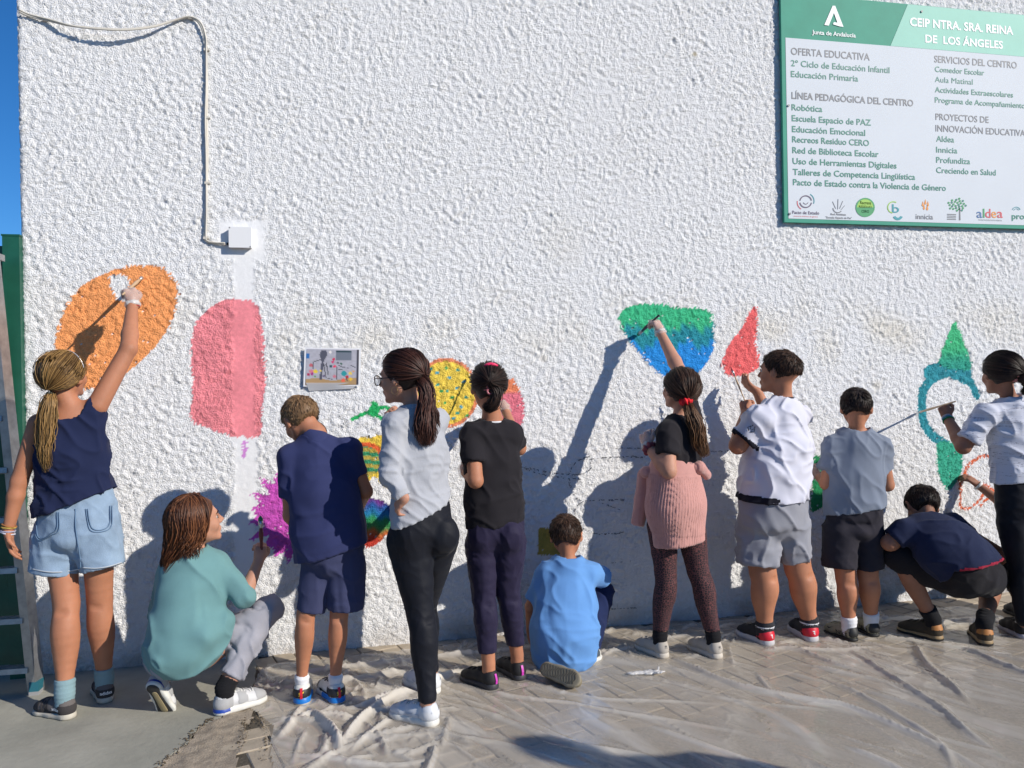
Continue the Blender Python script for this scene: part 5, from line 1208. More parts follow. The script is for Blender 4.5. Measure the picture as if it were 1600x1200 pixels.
# ---------------- 2: squatting girl in teal
def person2():
    p = Person(G(290, 1110), 3.35, 'girl with auburn hair in teal top squatting and looking up to the right', SK_B); j = p.j; m = p.m; b = p.b
    h = Head(j(308, 815, 0), math.radians(74)+viewyaw(305), math.radians(12), math.radians(-4), 1.02)
    N = j(303, 862, 0); SL, SR = j(268, 890, .02), j(338, 882, -.06)
    ER, WR = j(382, 932, -.04), j(404, 877, -.10); EL, WL = j(250, 960, -.15), j(330, 960, -.32)
    p.torso([(303, 893, 0, 42), (297, 930, .02, 47), (292, 980, .05, 51), (288, 1010, .06, 49)], SL, SR, 1.35)
    add_head(b, h, N, .034); b.cone(N, lerp(SL, SR, .5)-p.up*.03, .036, .036*1.0, .02); b.cone(SL, SR, .04, .04, .03); p.torso_ops(b, -.012, body=True)
    limb(b, [SR, ER, WR], [.040, .035, .022], .012); limb(b, [SL, EL, WL], [.04, .034, .022], .012)
    hd = unit(j(409, 850, -.12)-WR); hand(b, WR, hd, np.array([-.3, .6, -.1]), -1, (.9, 1.2), .90); hand(b, WL, p.front, [0, 0, -1], -1, (.4, .4), .9)
    hl, hr = j(262, 1020, -.02), j(318, 1020, -.04); kl, kr = j(330, 985, -.36), j(415, 955, -.14); al = j(252, 1062, -.04); ar, fr_ = ank(G(334, 1119), G(408, 1095))
    limb(b, [hr, kr, lerp(kr, ar, .3), ar], [.07, .05, .05, .035], .01); limb(b, [hl, kl, lerp(kl, al, .3), al], [.07, .05, .05, .035], .01)
    body = p.finish_body(); face_parts(h, body, H_BROWN)
    s = Sdf(); p.torso_ops(s, .006); p.yoke(s, N=N); s.cone(SL, SR, .046, .048, .04); sleeve(s, SR, ER, WR, 1.14, .060, .042, .03); sleeve(s, SL, EL, WL, 1.1, .056, .042, .03)
    s.ell(j(284, 1010, .05), (.142, .140, .095), None, .05); s.ell(j(320, 985, .045), (.085, .11, .07), None, .05); s.cut(j(281, 1052, .05), np.array([0, 0, -1.])+.10*p.side, .02)
    s.cone(N-p.up*.01, N+p.up*.07, .040, .055, .01, neg=True)
    s.cone(j(352, 972, .01), j(330, 1010, .02), .045, .06, .03)
    p.cloth('teal_top', s, cloth('teal_jersey', (.135, .27, .28)), .0085, .0075, 17, .07, 1.0)
    s = Sdf(); limb(s, [hr, lerp(hr, kr, .5), kr], [.056, .070, .062], .02); s.cone(kr, lerp(kr, ar, .85), .064, .056, .02, capb=True)
    limb(s, [hl, kl], [.085, .06], .02); s.cone(kl, lerp(kl, al, .85), .06, .045, .02); s.ell(j(283, 1025, .02), (.135, .125, .080), None, .04)
    p.cloth('grey_joggers', s, cloth('grey_marl', (.30, .30, .34), .1), .011, .0075, 23, .05, 1.0, up=unit(kr-ar))
    up_w = mat('shoe_white_mesh', (.60, .60, .60), .6, bump=(260, .5, .002), var=.06, vscale=40); bl = mat('royal_blue', (.01, .05, .32), .5); lg = cloth('light_grey_suede', (.38, .38, .38))
    def ex(wrap, swrap, decal):
        swrap('blue_sole_band', lambda x, y, z: (x < .055) & (z > .012), bl); wrap('heel_overlay', lambda x, y, z: (x < .07) & (z < .07), lg, .002); wrap('toe_overlay', lambda x, y, z: (x > .17), lg, .0012); wrap('lace_guard', lambda x, y, z: (np.abs(x-.11) < .02) & (z > .03) & (np.abs(y) > .015), lg)
    hR, tR = G(334, 1119), G(408, 1095); f = shoe_frame(hR, tR); shoe(p.e, hR, .245, f, up_w, SOLE_W, .085, extra=ex, solez=.032)
    legsock(p.e, ar, fr_, kr, .12, .034, .036, cloth('sock_black', (.01, .01, .012), crease=0))
    # left shoe on tiptoe: sole seen from behind
    ball = G(262, 1106, .045); heelp = J(243, 1056, p.Z-.03); x = unit(G(268, 1100, .02)-heelp+np.array([.05, .07, -.10])); f2 = np.array([unit([.25, .45, -.86]), [0, 0, 0], [0, 0, 0]]); zz = unit(np.array([.2, .85, .45])); zz = unit(zz-f2[0]*np.dot(zz, f2[0])); f2[2] = zz; f2[1] = np.cross(zz, f2[0])
    org = G(258, 1108, .012)-f2[0]*.165; org[2] = .165*.86+.012
    r2 = shoe(p.e, org, .225, f2, up_w, SOLE_W, .085, extra=ex, solez=.030); FEET.pop()
    blk = mat('outsole_black', (.03, .03, .03), .7); tan = mat('outsole_tan', (.35, .28, .15), .7)
    def X(P): return org+np.array(P)*(.225/.235)@f2
    o = Sdf(); o.cone((.036, 0, -.001), (.105, 0, -.001), .031, .022, .01, flat=((0, 0, 1), 6)); o.cone((.105, 0, -.001), (.185, .003, -.001), .028, .038, .01, flat=((0, 0, 1), 8)); V, F = o.build(.004); ob('outsole', X(V), F, blk, r2)
    o = Sdf(); o.cone((.06, 0, -.005), (.17, .0, -.005), .014, .017, .01, flat=((0, 0, 1), 5)); V, F = o.build(.004); ob('outsole_core', X(V), F, tan, r2)
    # loose hair
    V, F = cap_sdf(h, .008, -.07).build(.007); hr_ = ob('hair', V, F, H_BROWN, p.e, tint=np.full(len(V), .25))
    r = np.random.default_rng(5); N_ = 1300; K = 20; P = np.zeros((N_, K, 3)); az = r.uniform(-2.15, 1.95, N_); 
    d0 = np.stack([.10*r.normal(0, 1, N_), .35-.5*r.random(N_), np.ones(N_)], 1); d0 /= np.linalg.norm(d0, axis=1, keepdims=True)
    d1 = np.stack([np.sin(az), -np.cos(az), -.30+.15*r.normal(0, 1, N_)], 1); d1 /= np.linalg.norm(d1, axis=1, keepdims=True); off = r.uniform(.012, .026, N_)
    # targets: hair falls to the back-left of the head
    t_ = (az+2.15)/4.1; tgt0 = j(258, 892, .06); tgt1 = j(345, 868, -.02)
    for k in range(K):
        u = k/(K-1)
        if u < .5: P[:, k] = scalp(h, slerp(d0, d1, u*2), off*(.5+.5*min(1, u*6)))
    e0 = scalp(h, d1, off)
    cl = r.integers(0, 16, N_); cph = r.uniform(0, 6.28, 16)
    back = (np.cos(az) > .2) | (az < 0)
    for k in range(K):
        u = k/(K-1)
        if u >= .5:
            v = (u-.5)/.5; ln = (.150+.04*np.cos(cph[cl]))*np.where(az > .9, .62, np.where(az < -.3, 1.15, 1.0))*(.9+.25*r.random(N_) if k == K-1 else 1.0)
            fall = np.array([0, 0, -1.])*ln[:, None]*v; pull = (np.array(tgt0)-e0); pull[:, 2] = 0; pull = pull*(.80*v**1.3*np.where(az < .9, 1, .35))[:, None]
            wv = .020*v; P[:, k] = e0+fall+pull+(h.M[0]*np.sin(v*7+cph[cl])[:, None]+h.M[1]*np.cos(v*6+cph[cl]*2)[:, None])*wv
    strands('hair_strands', P, np.interp(np.linspace(0, 1, K), [0, .1, .85, 1], [.0012, .0026, .0024, .0006]), H_BROWN, hr_, r.uniform(0, 1, N_)**1.5)
    brush(j(407, 806, -.12), j(409, 868, -.11), 'upright paint brush with green bristles in the squatting girl\'s hand', mat('brush_dark_red', (.16, .03, .02), .4), bristle=(.01, .16, .07), r=.0075)
    return p
# ---------------- 3: boy in navy polo
def person3():
    p = Person(G(500, 1095), 3.38, 'sandy haired boy in navy polo shirt and navy shorts with head bowed', SK_A); j = p.j; m = p.m; b = p.b
    h = Head(j(470, 657, -.06), math.radians(-28)+viewyaw(470), math.radians(-32), math.radians(8), .97)
    N = j(493, 677, -.03); SL, SR = j(452, 714, .02), j(546, 703, -.02)
    EL, WL = j(454, 806, .02), j(464, 826, -.16); ER, WR = j(571, 768, -.04), j(562, 792, -.22)
    p.torso([(497, 720, 0, 42), (508, 775, .02, 51), (514, 830, .02, 54), (520, 870, 0, 54)], SL, SR, 1.5)
    add_head(b, h, N, m(16)); b.cone(N, lerp(SL, SR, .5)-p.up*.03, m(17), m(17)*1.0, .02); b.cone(SL, SR, .036, .036, .02); p.yoke(b, .022, N); p.torso_ops(b, -.012, body=True)
    limb(b, [SL, EL, WL], [.036, .032, .021], .012); limb(b, [SR, ER, WR], [.036, .032, .021], .012)
    hand(b, WL, [.15, .9, .05], [.9, -.2, 0], -1, (.5, .6), .88); hand(b, WR, [-.2, .8, -.2], [-.9, -.2, 0], 1, (.7, .9), .88)
    kl, kr, al, ar = j(478, 960, .01), j(530, 958, -.01), j(475, 1066, .03), j(532, 1066, .0); hl, hr = j(499, 886, 0), j(543, 882, 0)
    al, fl_ = ank(G(471, 1103), G(478, 1068)); ar, fr_ = ank(G(531, 1101), G(500, 1070)); leg(b, hl, kl, al, fl_, [.056, m(14.5), m(14.5), m(8.8)], p.front); leg(b, hr, kr, ar, fr_, [.062, m(14.5), m(14.5), m(8.8)], p.front)
    body = p.finish_body(); face_parts(h, body, H_SAND)
    nv = cloth('navy_polo_cloth', (.032, .040, .115), .05)
    s = Sdf(); p.torso_ops(s, .006); p.yoke(s, N=N); s.cone(SL, SR, .046, .046, .04); sleeve(s, SL, EL, WL, .68, .052, .049, .03); sleeve(s, SR, ER, WR, .62, .052, .047, .03)
    s.cut(j(520, 862, 0), np.cross(p.front, j(576, 846, 0)-j(466, 878, 0)), .004); p.carve(s, j(518, 855, 0))
    s.cone(lerp(SL, SR, .5)-p.up*.01, j(490, 690, -.02), .064, .056, .04); s.cone(j(512, 800, 0), j(520, 880, 0), m(52), m(58), .02, flat=(p.front, 1.4)); s.cut(j(520, 862, 0), np.cross(p.front, j(576, 846, 0)-j(466, 878, 0)), .004)
    sh = p.cloth('polo_shirt', s, nv, .007, .0075, 31, .07, .7)
    cc = j(489, 686, -.02); ax_ = unit(h.c-cc); mb = Sdf(); mb.cone(cc-ax_*.035, cc+ax_*.024, .070, .055, .01, capb=True); mb.cone(cc-ax_*.05, cc+ax_*.05, .045, .046, .003, neg=True); V, F = mb.build(.005); ob('collar', V, F, nv, sh)
    s = Sdf(); shorts_legs(p, s, ((j(497, 885, 0), j(485, 955, .005), m(27), m(22.5)), (j(543, 882, 0), j(540, 950, -.01), m(29), m(29))), 1.15)
    p.cloth('navy_shorts', s, cloth('navy_shorts_cloth', (.045, .052, .115)), .006, .0075, 33, .05, .6)
    sw = cloth('sock_white', (.68, .68, .70)); bk = mat('shoe_black_panel', (.012, .012, .014), .5); blu = mat('sole_bright_blue', (.01, .17, .55), .45); red = mat('tab_red', (.62, .015, .03), .5); yl = mat('logo_yellow', (.75, .55, .03), .5)
    cat = ([(-.9, .2), (-.6, .55), (-.2, .6), (.2, .35), (.6, .7), (.95, .95), (.75, .55), (.9, .4), (.5, .2), (.25, -.1), (.5, -.5), (.2, -.6), (.05, -.2), (-.35, 0), (-.6, -.7), (-.85, -.75), (-.6, -.1)], [tuple(range(17))])
    def ex(wrap, swrap, decal):
        wrap('black_heel_panel', lambda x, y, z: (x < .07) & (z > .034) & (z < .066), bk, .002); wrap('black_side_panel', lambda x, y, z: (x > .06) & (x < .15) & (z > .022) & (z < .036), bk, .002)
        wrap('toe_panel', lambda x, y, z: (x > .18), bk, .0012); swrap('blue_midsole', lambda x, y, z: (z > .011) & (x < .12), blu, .002); decal(cat, (0, .050), .012, yl, 'back')
    for hh, tt in ((G(471, 1103), G(478, 1068)), (G(531, 1101), G(500, 1070))):
        f = shoe_frame(hh, tt); shoe(p.e, hh, .235, f, SOLE_W, SOLE_W, .078, tab_m=red, extra=ex, solez=.032, lace_m=bk); A, Fo, Kk = (al, fl_, kl) if hh[0] < G(500, 1100)[0] else (ar, fr_, kr); legsock(p.e, A, Fo, Kk, .03, m(8.8), m(9), sw)
    V, F = cap_sdf(h, .004, -.045).build(.006); hr_ = ob('hair', V, F, H_SAND, p.e, tint=np.full(len(V), .12)); short_hair(h, 2600, H_SAND, hr_, 7, .022, lift=.22)
    glove(p, 0); glove(p, 1)
    return p
# ---------------- 4: girl, grey top, glasses, ponytail
def person4():
    p = Person(G(660, 1110), 3.29, 'girl with glasses and long ponytail in grey long sleeved top and black leggings', SK_B); j = p.j; m = p.m; b = p.b
    h = Head(j(628, 590, 0), math.radians(-62)+viewyaw(630), math.radians(-4), math.radians(3), 1.02)
    N = j(645, 640, .0); SL, SR = j(616, 664, .09), j(684, 658, -.08)
    EL, WL = j(609, 742, .15), j(631, 780, .17); ER, WR = j(640, 720, -.28), j(612, 662, -.20)
    p.torso([(652, 670, 0, 38), (654, 710, 0, 44), (656, 755, .01, 39), (659, 800, .02, 44), (661, 835, .02, 50)], SL, SR, 1.4)
    add_head(b, h, N, .034); b.cone(N, lerp(SL, SR, .5)-p.up*.03, .036, .036*1.0, .02); b.cone(SL, SR, .036, .036, .02); p.yoke(b, .022, N); p.torso_ops(b, -.012, body=True)
    limb(b, [SL, EL, WL], [.036, .030, .021], .012); limb(b, [SR, ER, WR], [.036, .032, .021], .012)
    hand(b, WL, j(617, 794, .14)-WL, [.4, .5, -.6], -1, (.8, .9), .88); hand(b, WR, j(606, 633, -.17)-WR, [.2, -.6, .2], 1, (.8, 1.1), .88)
    hl, hr = j(640, 845, .03), j(684, 842, -.05); kl, kr = j(657, 960, .07), j(662, 950, -.16); al, fl_ = ank(G(684, 1135), G(614, 1116)); ar, fr_ = ank(G(684, 1086), G(646, 1068)); leg(b, hl, kl, al, fl_, [.075, .05, .048, .031], p.front); leg(b, hr, kr, ar, fr_, [.075, .05, .048, .031], p.front)
    body = p.finish_body(); face_parts(h, body, H_BLACK)
    s = Sdf(); p.torso_ops(s, .004, 0, 5); p.yoke(s, N=N); s.cone(SL, SR, .044, .044, .04); sleeve(s, SL, EL, WL, 1.93, .052, .034, .025); sleeve(s, SR, ER, WR, 1.9, .048, .034, .03)
    s.cut(j(660, 797, .02), np.cross(p.front, j(706, 778, 0)-j(612, 812, 0)), .004); s.cone(N, N+p.up*.08, .040, .058, .01, neg=True)
    p.cloth('grey_long_sleeved_top', s, cloth('grey_marl_light', (.40, .41, .44), .07, bump=(180, .5, .002)), .007, .0068, 41, .035, .9)
    s = Sdf(); leg(s, hl, kl, al, fl_, [.100, .060, .057, .038], p.front); leg(s, hr, kr, ar, fr_, [.092, .058, .055, .037], p.front)
    s.ell(j(690, 836, .04), (.076, .075, .085), None, .035); s.ell(j(645, 838, .07), (.076, .075, .088), None, .035); p.torso_ops(s, -.004, 2, cap=True); s.cut(np.array([0, 0, .092]), (0, 0, -1))
    p.cloth('black_leggings', s, cloth('black_lycra', (.007, .008, .013), .03, sheen=.05, rough=.62), .0022, .007, 43, .03, .8)
    for hh, tt in ((G(684, 1135), G(614, 1116)), (G(684, 1086), G(646, 1068))):
        f = shoe_frame(hh, tt); sw = mat('panel_stitch', (.42, .45, .50), .6)
        def ex(wrap, swrap, decal):
            wrap('toe_panel', lambda x, y, z: (x > .16) & (z < .05), mat('white_leather_worn', (.52, .55, .60), .5), .0016); wrap('side_panel', lambda x, y, z: (x > .07) & (x < .13) & (z < .045) & (np.abs(y) > .02), mat('white_leather_worn', (.52, .55, .60), .5), .002); wrap('heel_panel', lambda x, y, z: (x < .05) & (z < .058), mat('white_leather_clean', (.64, .65, .66), .45), .0022)
            sw_ = ([(-1, .3), (-.7, -.1), (-.3, -.2), (1, .45), (-.3, .02), (-.7, .1)], [(0, 1, 2, 3, 4, 5)]); decal(sw_, (.11, .040), .022, sw, 'right'); decal(sw_, (.11, .040), .022, sw, 'left')
        shoe(p.e, hh, .245, f, mat('white_leather', (.60, .62, .65), .5, bump=(200, .2, .001), var=.04), SOLE_W, .082, extra=ex, solez=.036, wide=1.02)
    V, F = cap_sdf(h, .007).build(.007); hr_ = ob('hair', V, F, H_BLACK, p.e, tint=np.full(len(V), .15)); tie = j(653, 594, .05); gathered_hair(h, unit(h.M@(tie-h.c)), 800, H_AUB, hr_, 41)
    tail('ponytail', [tie, j(662, 600, .075), j(667, 620, .085), j(664, 650, .10), j(665, 675, .11), j(668, 698, .11)], [.016, .030, .028, .036, .044, .026], 560, H_AUB, hr_, 42, .007, .0026); tail('ponytail_strand', [tie, j(668, 620, .08), j(680, 645, .09), j(688, 668, .09)], [.012, .012, .01, .004], 60, H_AUB, hr_, 43, .006, .002)
    # glasses
    gl = empty('glasses', tuple(h.p(0, .09, 0)-p.base)); gl.parent = p.e; mk = mat('glasses_black', (.01, .01, .012), .25); ln = mat('lens', (.9, .95, 1), .05, trans=.95)
    for x in (-1, 1):
        c = np.array([x*.032, .103, -.002]); R_ = [h.p(c[0]+.024*math.copysign(abs(math.cos(t))**.8, math.cos(t)), c[1]-.004*abs(math.cos(t)), c[2]+.021*math.copysign(abs(math.sin(t))**.8, math.sin(t))) for t in np.linspace(0, 2*math.pi, 28, endpoint=False)]
        mb = MB(); mb.add(*loop_tube(R_, .0022)); mb.ob('rim', mk, gl, smooth=True); mb = MB(); mb.add(R_, [tuple(range(28))]); mb.ob('lens', ln, gl); mb = MB(); mb.tube([h.p(x*.057, .099, .008), h.p(x*.077, .06, .006), h.p(x*.080, -.005, .004)], .0020, 6); mb.ob('temple_arm', mk, gl)
    mb = MB(); mb.tube([h.p(-.008, .103, .004), h.p(0, .106, .006), h.p(.008, .103, .004)], .002, 6); mb.ob('bridge', mk, gl)
    bracelet(p.e, h.p(-.082, -.004, -.050), h.dirw(1, 0, 0), .015, .0007, mat('gold', (.6, .4, .15), .3, metal=.9), name='hoop_earring')
    brush(j(616, 775, .06), j(624, 800, .02), 'short white paint brush held at the hip of the girl with glasses', mat('brush_white', (.65, .6, .55), .4), bristle=(.3, .3, .3), r=.005)
    return p
# ---------------- 5: girl, black tee, hair clips
def person5():
    p = Person(G(795, 1070), 3.56, 'girl in black tee and dark purple leggings with pink clips in her hair', SK_A); j = p.j; m = p.m; b = p.b
    h = Head(j(763, 606, 0), math.radians(-12)+viewyaw(765), math.radians(-2), 0, 1.0)
    N = j(769, 655, 0); SL, SR = j(738, 680, .04), j(799, 677, -.02)
    EL, WL = j(743, 751, .13), j(727, 738, -.05); ER, WR = j(811, 700, -.10), W(790, 642, .25)
    p.torso([(769, 688, 0, 36), (769, 730, 0, 42), (772, 780, 0, 44), (775, 822, 0, 45), (775, 845, 0, 44)], SL, SR, 1.5)
    add_head(b, h, N, m(14.5)); b.cone(N, lerp(SL, SR, .5)-p.up*.03, m(15), m(15)*1.0, .02); b.cone(SL, SR, .034, .034, .02); p.yoke(b, .022, N); p.torso_ops(b, -.012, body=True)
    limb(b, [SL, EL, WL], [.036, .034, .022], .012); limb(b, [SR, ER, WR], [.036, .034, .022], .012)
    hand(b, WL, [-.1, .6, .5], [.8, .3, 0], -1, (.8, .9), .88); hw = unit([-.25, .5, .7]); hand(b, WR, hw, [-.3, .8, -.3], -1, (1.1, 1.2), .88)
    hl, hr = j(753, 850, 0), j(797, 848, 0); kl, kr = j(757, 935, .01), j(794, 928, -.03); al, ar = j(768, 1052, .03), j(807, 1038, -.05)
    al, fl_ = ank(G(776, 1079), G(722, 1058)); ar, fr_ = ank(G(817, 1065), G(785, 1044)); leg(b, hl, kl, al, fl_, [.062, .046, .046, .031], p.front); leg(b, hr, kr, ar, fr_, [.062, .046, .046, .031], p.front)
    body = p.finish_body(); face_parts(h, body, H_BLACK)
    s = Sdf(); p.torso_ops(s, .005, 0, 4); p.yoke(s, N=N); s.cone(SL, SR, .044, .044, .04); sleeve(s, SL, EL, WL, .62, .054, .054, .03); sleeve(s, SR, ER, WR, .75, .052, .048, .03)
    s.cut(j(775, 819, 0), np.cross(p.front, j(822, 813, 0)-j(727, 824, 0)), .004); p.carve(s, j(775, 815, 0)); s.cone(N-p.up*.012, N+p.up*.07, .047, .062, .01, neg=True)
    p.cloth('black_tee', s, cloth('black_cotton', (.017, .015, .018), .08), .008, .0072, 51, .055, .8)
    mb = MB(); mb.ring(N-p.up*.012-p.front*.004, p.up, .052, .005, 26, 6); mb.ob('white_neckline', cloth('white_cotton', (.7, .7, .72)), p.e, smooth=True)
    s = Sdf(); leg(s, hl, kl, al, fl_, [.079, .054, .053, .040], p.front); leg(s, hr, kr, ar, fr_, [.079, .054, .053, .040], p.front)
    s.ell(j(755, 838, .05), (.064, .055, .07), None, .03); s.ell(j(796, 836, .05), (.064, .055, .07), None, .03); p.torso_ops(s, -.005, 2, cap=True); s.cut(np.array([0, 0, .165]), (0, 0, -1))
    p.cloth('purple_leggings', s, cloth('dark_purple_lycra', (.020, .016, .042), .05, rough=.7), .004, .007, 53, .03, .5)
    bk = mat('shoe_black_knit', (.012, .011, .012), .7, bump=(300, .5, .002)); so = mat('sole_charcoal', (.035, .035, .04), .6); pk = mat('tab_magenta', (.55, .04, .40), .5)
    for hh, tt in ((G(776, 1079), G(722, 1058)), (G(817, 1065), G(785, 1044))): shoe(p.e, hh, .235, shoe_frame(hh, tt), bk, so, .080, tab_m=pk, lace_m=bk, solez=.03)
    V, F = cap_sdf(h, .007).build(.007); hr_ = ob('hair', V, F, H_BLACK, p.e, tint=np.full(len(V), .1)); tie = j(764, 606, .085); gathered_hair(h, unit(h.M@(tie-h.c)), 700, H_BLACK, hr_, 51)
    r = np.random.default_rng(4)
    tail('bun', [tie, j(772, 610, .10), j(774, 622, .10), j(768, 634, .10), j(762, 636, .09), j(758, 628, .095)], [.020, .026, .026, .024, .022, .012], 260, H_BLACK, hr_, 52, .003, .0026)
    pk2 = mat('clip_hot_pink', (.80, .03, .12), .35); mb = MB(); q = [scalp(h, np.array([unit([-.30+.14*i, -.62, .68+.05*math.sin(i)])]), np.array([.018]))[0] for i in range(5)]; mb.tube(q, [.006, .008, .009, .008, .005], 8); mb.ob('hair_clip', pk2, p.e, smooth=True)
    cl = mat('claw_clip_rose', (.50, .14, .16), .3); mb = MB(); cc = tie+h.dirw(0, -.014, -.004)
    mb.ring(cc+h.dirw(0, -.006, .010), h.dirw(0, 1, .1), .014, .0045, 20, 6); mb.ring(cc+h.dirw(0, -.008, -.012), h.dirw(0, 1, -.1), .012, .0045, 20, 6)
    for x in (-1, 1):
        for k in range(3): mb.tube([cc+h.dirw(x*.008, -.01, .02-.012*k), cc+h.dirw(x*.026, .004, .022-.014*k)], [.004, .002], 6)
    mb.ob('claw_clip', cl, p.e, smooth=True)
    glove(p, 0); glove(p, 1)
    brush(W(732, 588, .015), W(784, 640, .30), 'thin brush held by the girl in the black tee over the yellow balloon', r=.0035, bristle=(.1, .1, .05))
    return p
# ---------------- 6: squatting boy in light blue
def person6():
    p = Person(G(880, 1050), 3.86, 'boy in light blue tee kneeling low with the sole of his shoe showing', SK_A); j = p.j; m = p.m; b = p.b
    h = Head(j(885, 838, -.04), math.radians(6)+viewyaw(886), math.radians(-10), math.radians(4), 1.0)
    N = j(888, 878, -.01); SL, SR = j(855, 897, .0), j(921, 897, -.02); EL, WL = j(831, 948, .0), j(829, 988, -.12); ER, WR = j(944, 903, -.16), j(925, 905, -.32)
    p.torso([(887, 905, 0, 38), (884, 945, .04, 47), (882, 985, .07, 50), (881, 1015, .06, 48)], SL, SR, 1.3)
    add_head(b, h, N, .035); b.cone(N, lerp(SL, SR, .5)-p.up*.03, .038, .038*1.0, .02); b.cone(SL, SR, .038, .038, .02); p.yoke(b, .022, N); p.torso_ops(b, -.012, body=True)
    limb(b, [SL, EL, WL], [.038, .034, .022], .012); limb(b, [SR, ER, WR], [.038, .034, .024], .012); hand(b, WL, [0, .3, -.9], [.9, 0, 0], -1, (.4, .4), .88); hand(b, WR, [-.6, .5, 0], [0, -.2, -1], 1, (.4, .5), .88)
    hl, hr = j(865, 1015, .0), j(905, 1012, -.02); kr = j(940, 925, -.20); ar = j(922, 1022, -.06); kl = j(848, 1035, -.36); al = j(862, 1040, -.02)
    limb(b, [hr, kr, ar], [.065, .045, .03], .01); limb(b, [hl, kl, al], [.065, .045, .03], .01)
    body = p.finish_body(); 
    s = Sdf(); p.torso_ops(s, .006); p.yoke(s, N=N); s.cone(SL, SR, .048, .048, .04); sleeve(s, SL, EL, WL, .85, .054, .056, .03); sleeve(s, SR, ER, WR, .85, .056, .056, .03); s.cone(j(881, 1005, .05), j(881, 1028, .045), m(46), m(41), .03, flat=(p.front, 1.25)); s.cut(j(881, 1041, .04), [.1, 0, -1], .012); s.cone(N, N+p.up*.08, .042, .06, .008, neg=True)
    sh = p.cloth('light_blue_tee', s, cloth('light_blue_cotton', (.125, .29, .60), .05), .007, .0072, 61, .055, .9)
    mb = MB(); mb.ring(N+p.up*.004, p.up, .047, .006, 26, 6, 0, 1.5); mb.ob('collar_rib', cloth('light_blue_cotton', (.125, .29, .60)), sh, smooth=True)
    s = Sdf(); p.torso_ops(s, -.006, 2); limb(s, [hr, kr, lerp(kr, ar, .92)], [.08, .062, .045], .02); limb(s, [hl, kl, al], [.08, .06, .045], .02); p.cloth('navy_trousers', s, cloth('navy_trouser_cloth', (.013, .022, .075)), .006, .0075, 63, .045, .8)
    uw = mat('shoe_offwhite', (.55, .53, .48), .6); nb = mat('shoe_slate', (.05, .07, .09), .6)
    def ex(wrap, swrap, decal):
        for k in range(3): wrap('side_panel', lambda x, y, z, k=k: (np.abs(x-.07-.045*k-(z-.03)*.6*(-1)**k) < .017) & (z > .026) & (z < .07) & (np.abs(y) > .012), nb, .002)
    hh, tt = G(898, 1047), G(938, 1024); shoe(p.e, hh, .235, shoe_frame(hh, tt), uw, SOLE_W, .08, extra=ex)
    # left shoe lying with its sole towards the viewer
    c0, c1 = G(846, 1042, .070), G(914, 1066, .050); x = unit(c1-c0); z = unit(np.array([.12, .80, -.42])); z = unit(z-x*np.dot(z, x)); z = -z if z[1] < 0 else z; f = np.array([x, np.cross(z, x), z])
    org = c0-x*.01; r2 = shoe(p.e, org, .225, f, mat('shoe_olive', (.20, .17, .11), .7), mat('sole_gum_grey', (.24, .21, .15), .8, var=.15, vscale=40), .07, solez=.024); FEET.pop()
    mb = MB(); mm = mat('tread_dark', (.07, .06, .04), .85)
    for k in range(15):
        x0 = .018+.0132*k; wmax = np.interp(x0, [0, .036, .11, .178, .23], [.02, .030, .028, .036, .018])
        mb.tube([org+np.array([x0+.005*math.sin(t*5+k), t*wmax, -.0006])*(.225/.235)@f for t in np.linspace(-.95, .95, 9)], .0018, 5)
    mb.ob('tread', mm, r2, smooth=True)
    V, F = cap_sdf(h, .005, -.045).build(.006); hr_ = ob('hair', V, F, H_DBR, p.e, tint=np.full(len(V), .12)); short_hair(h, 2800, H_DBR, hr_, 17, .026, lift=.28)
    return p
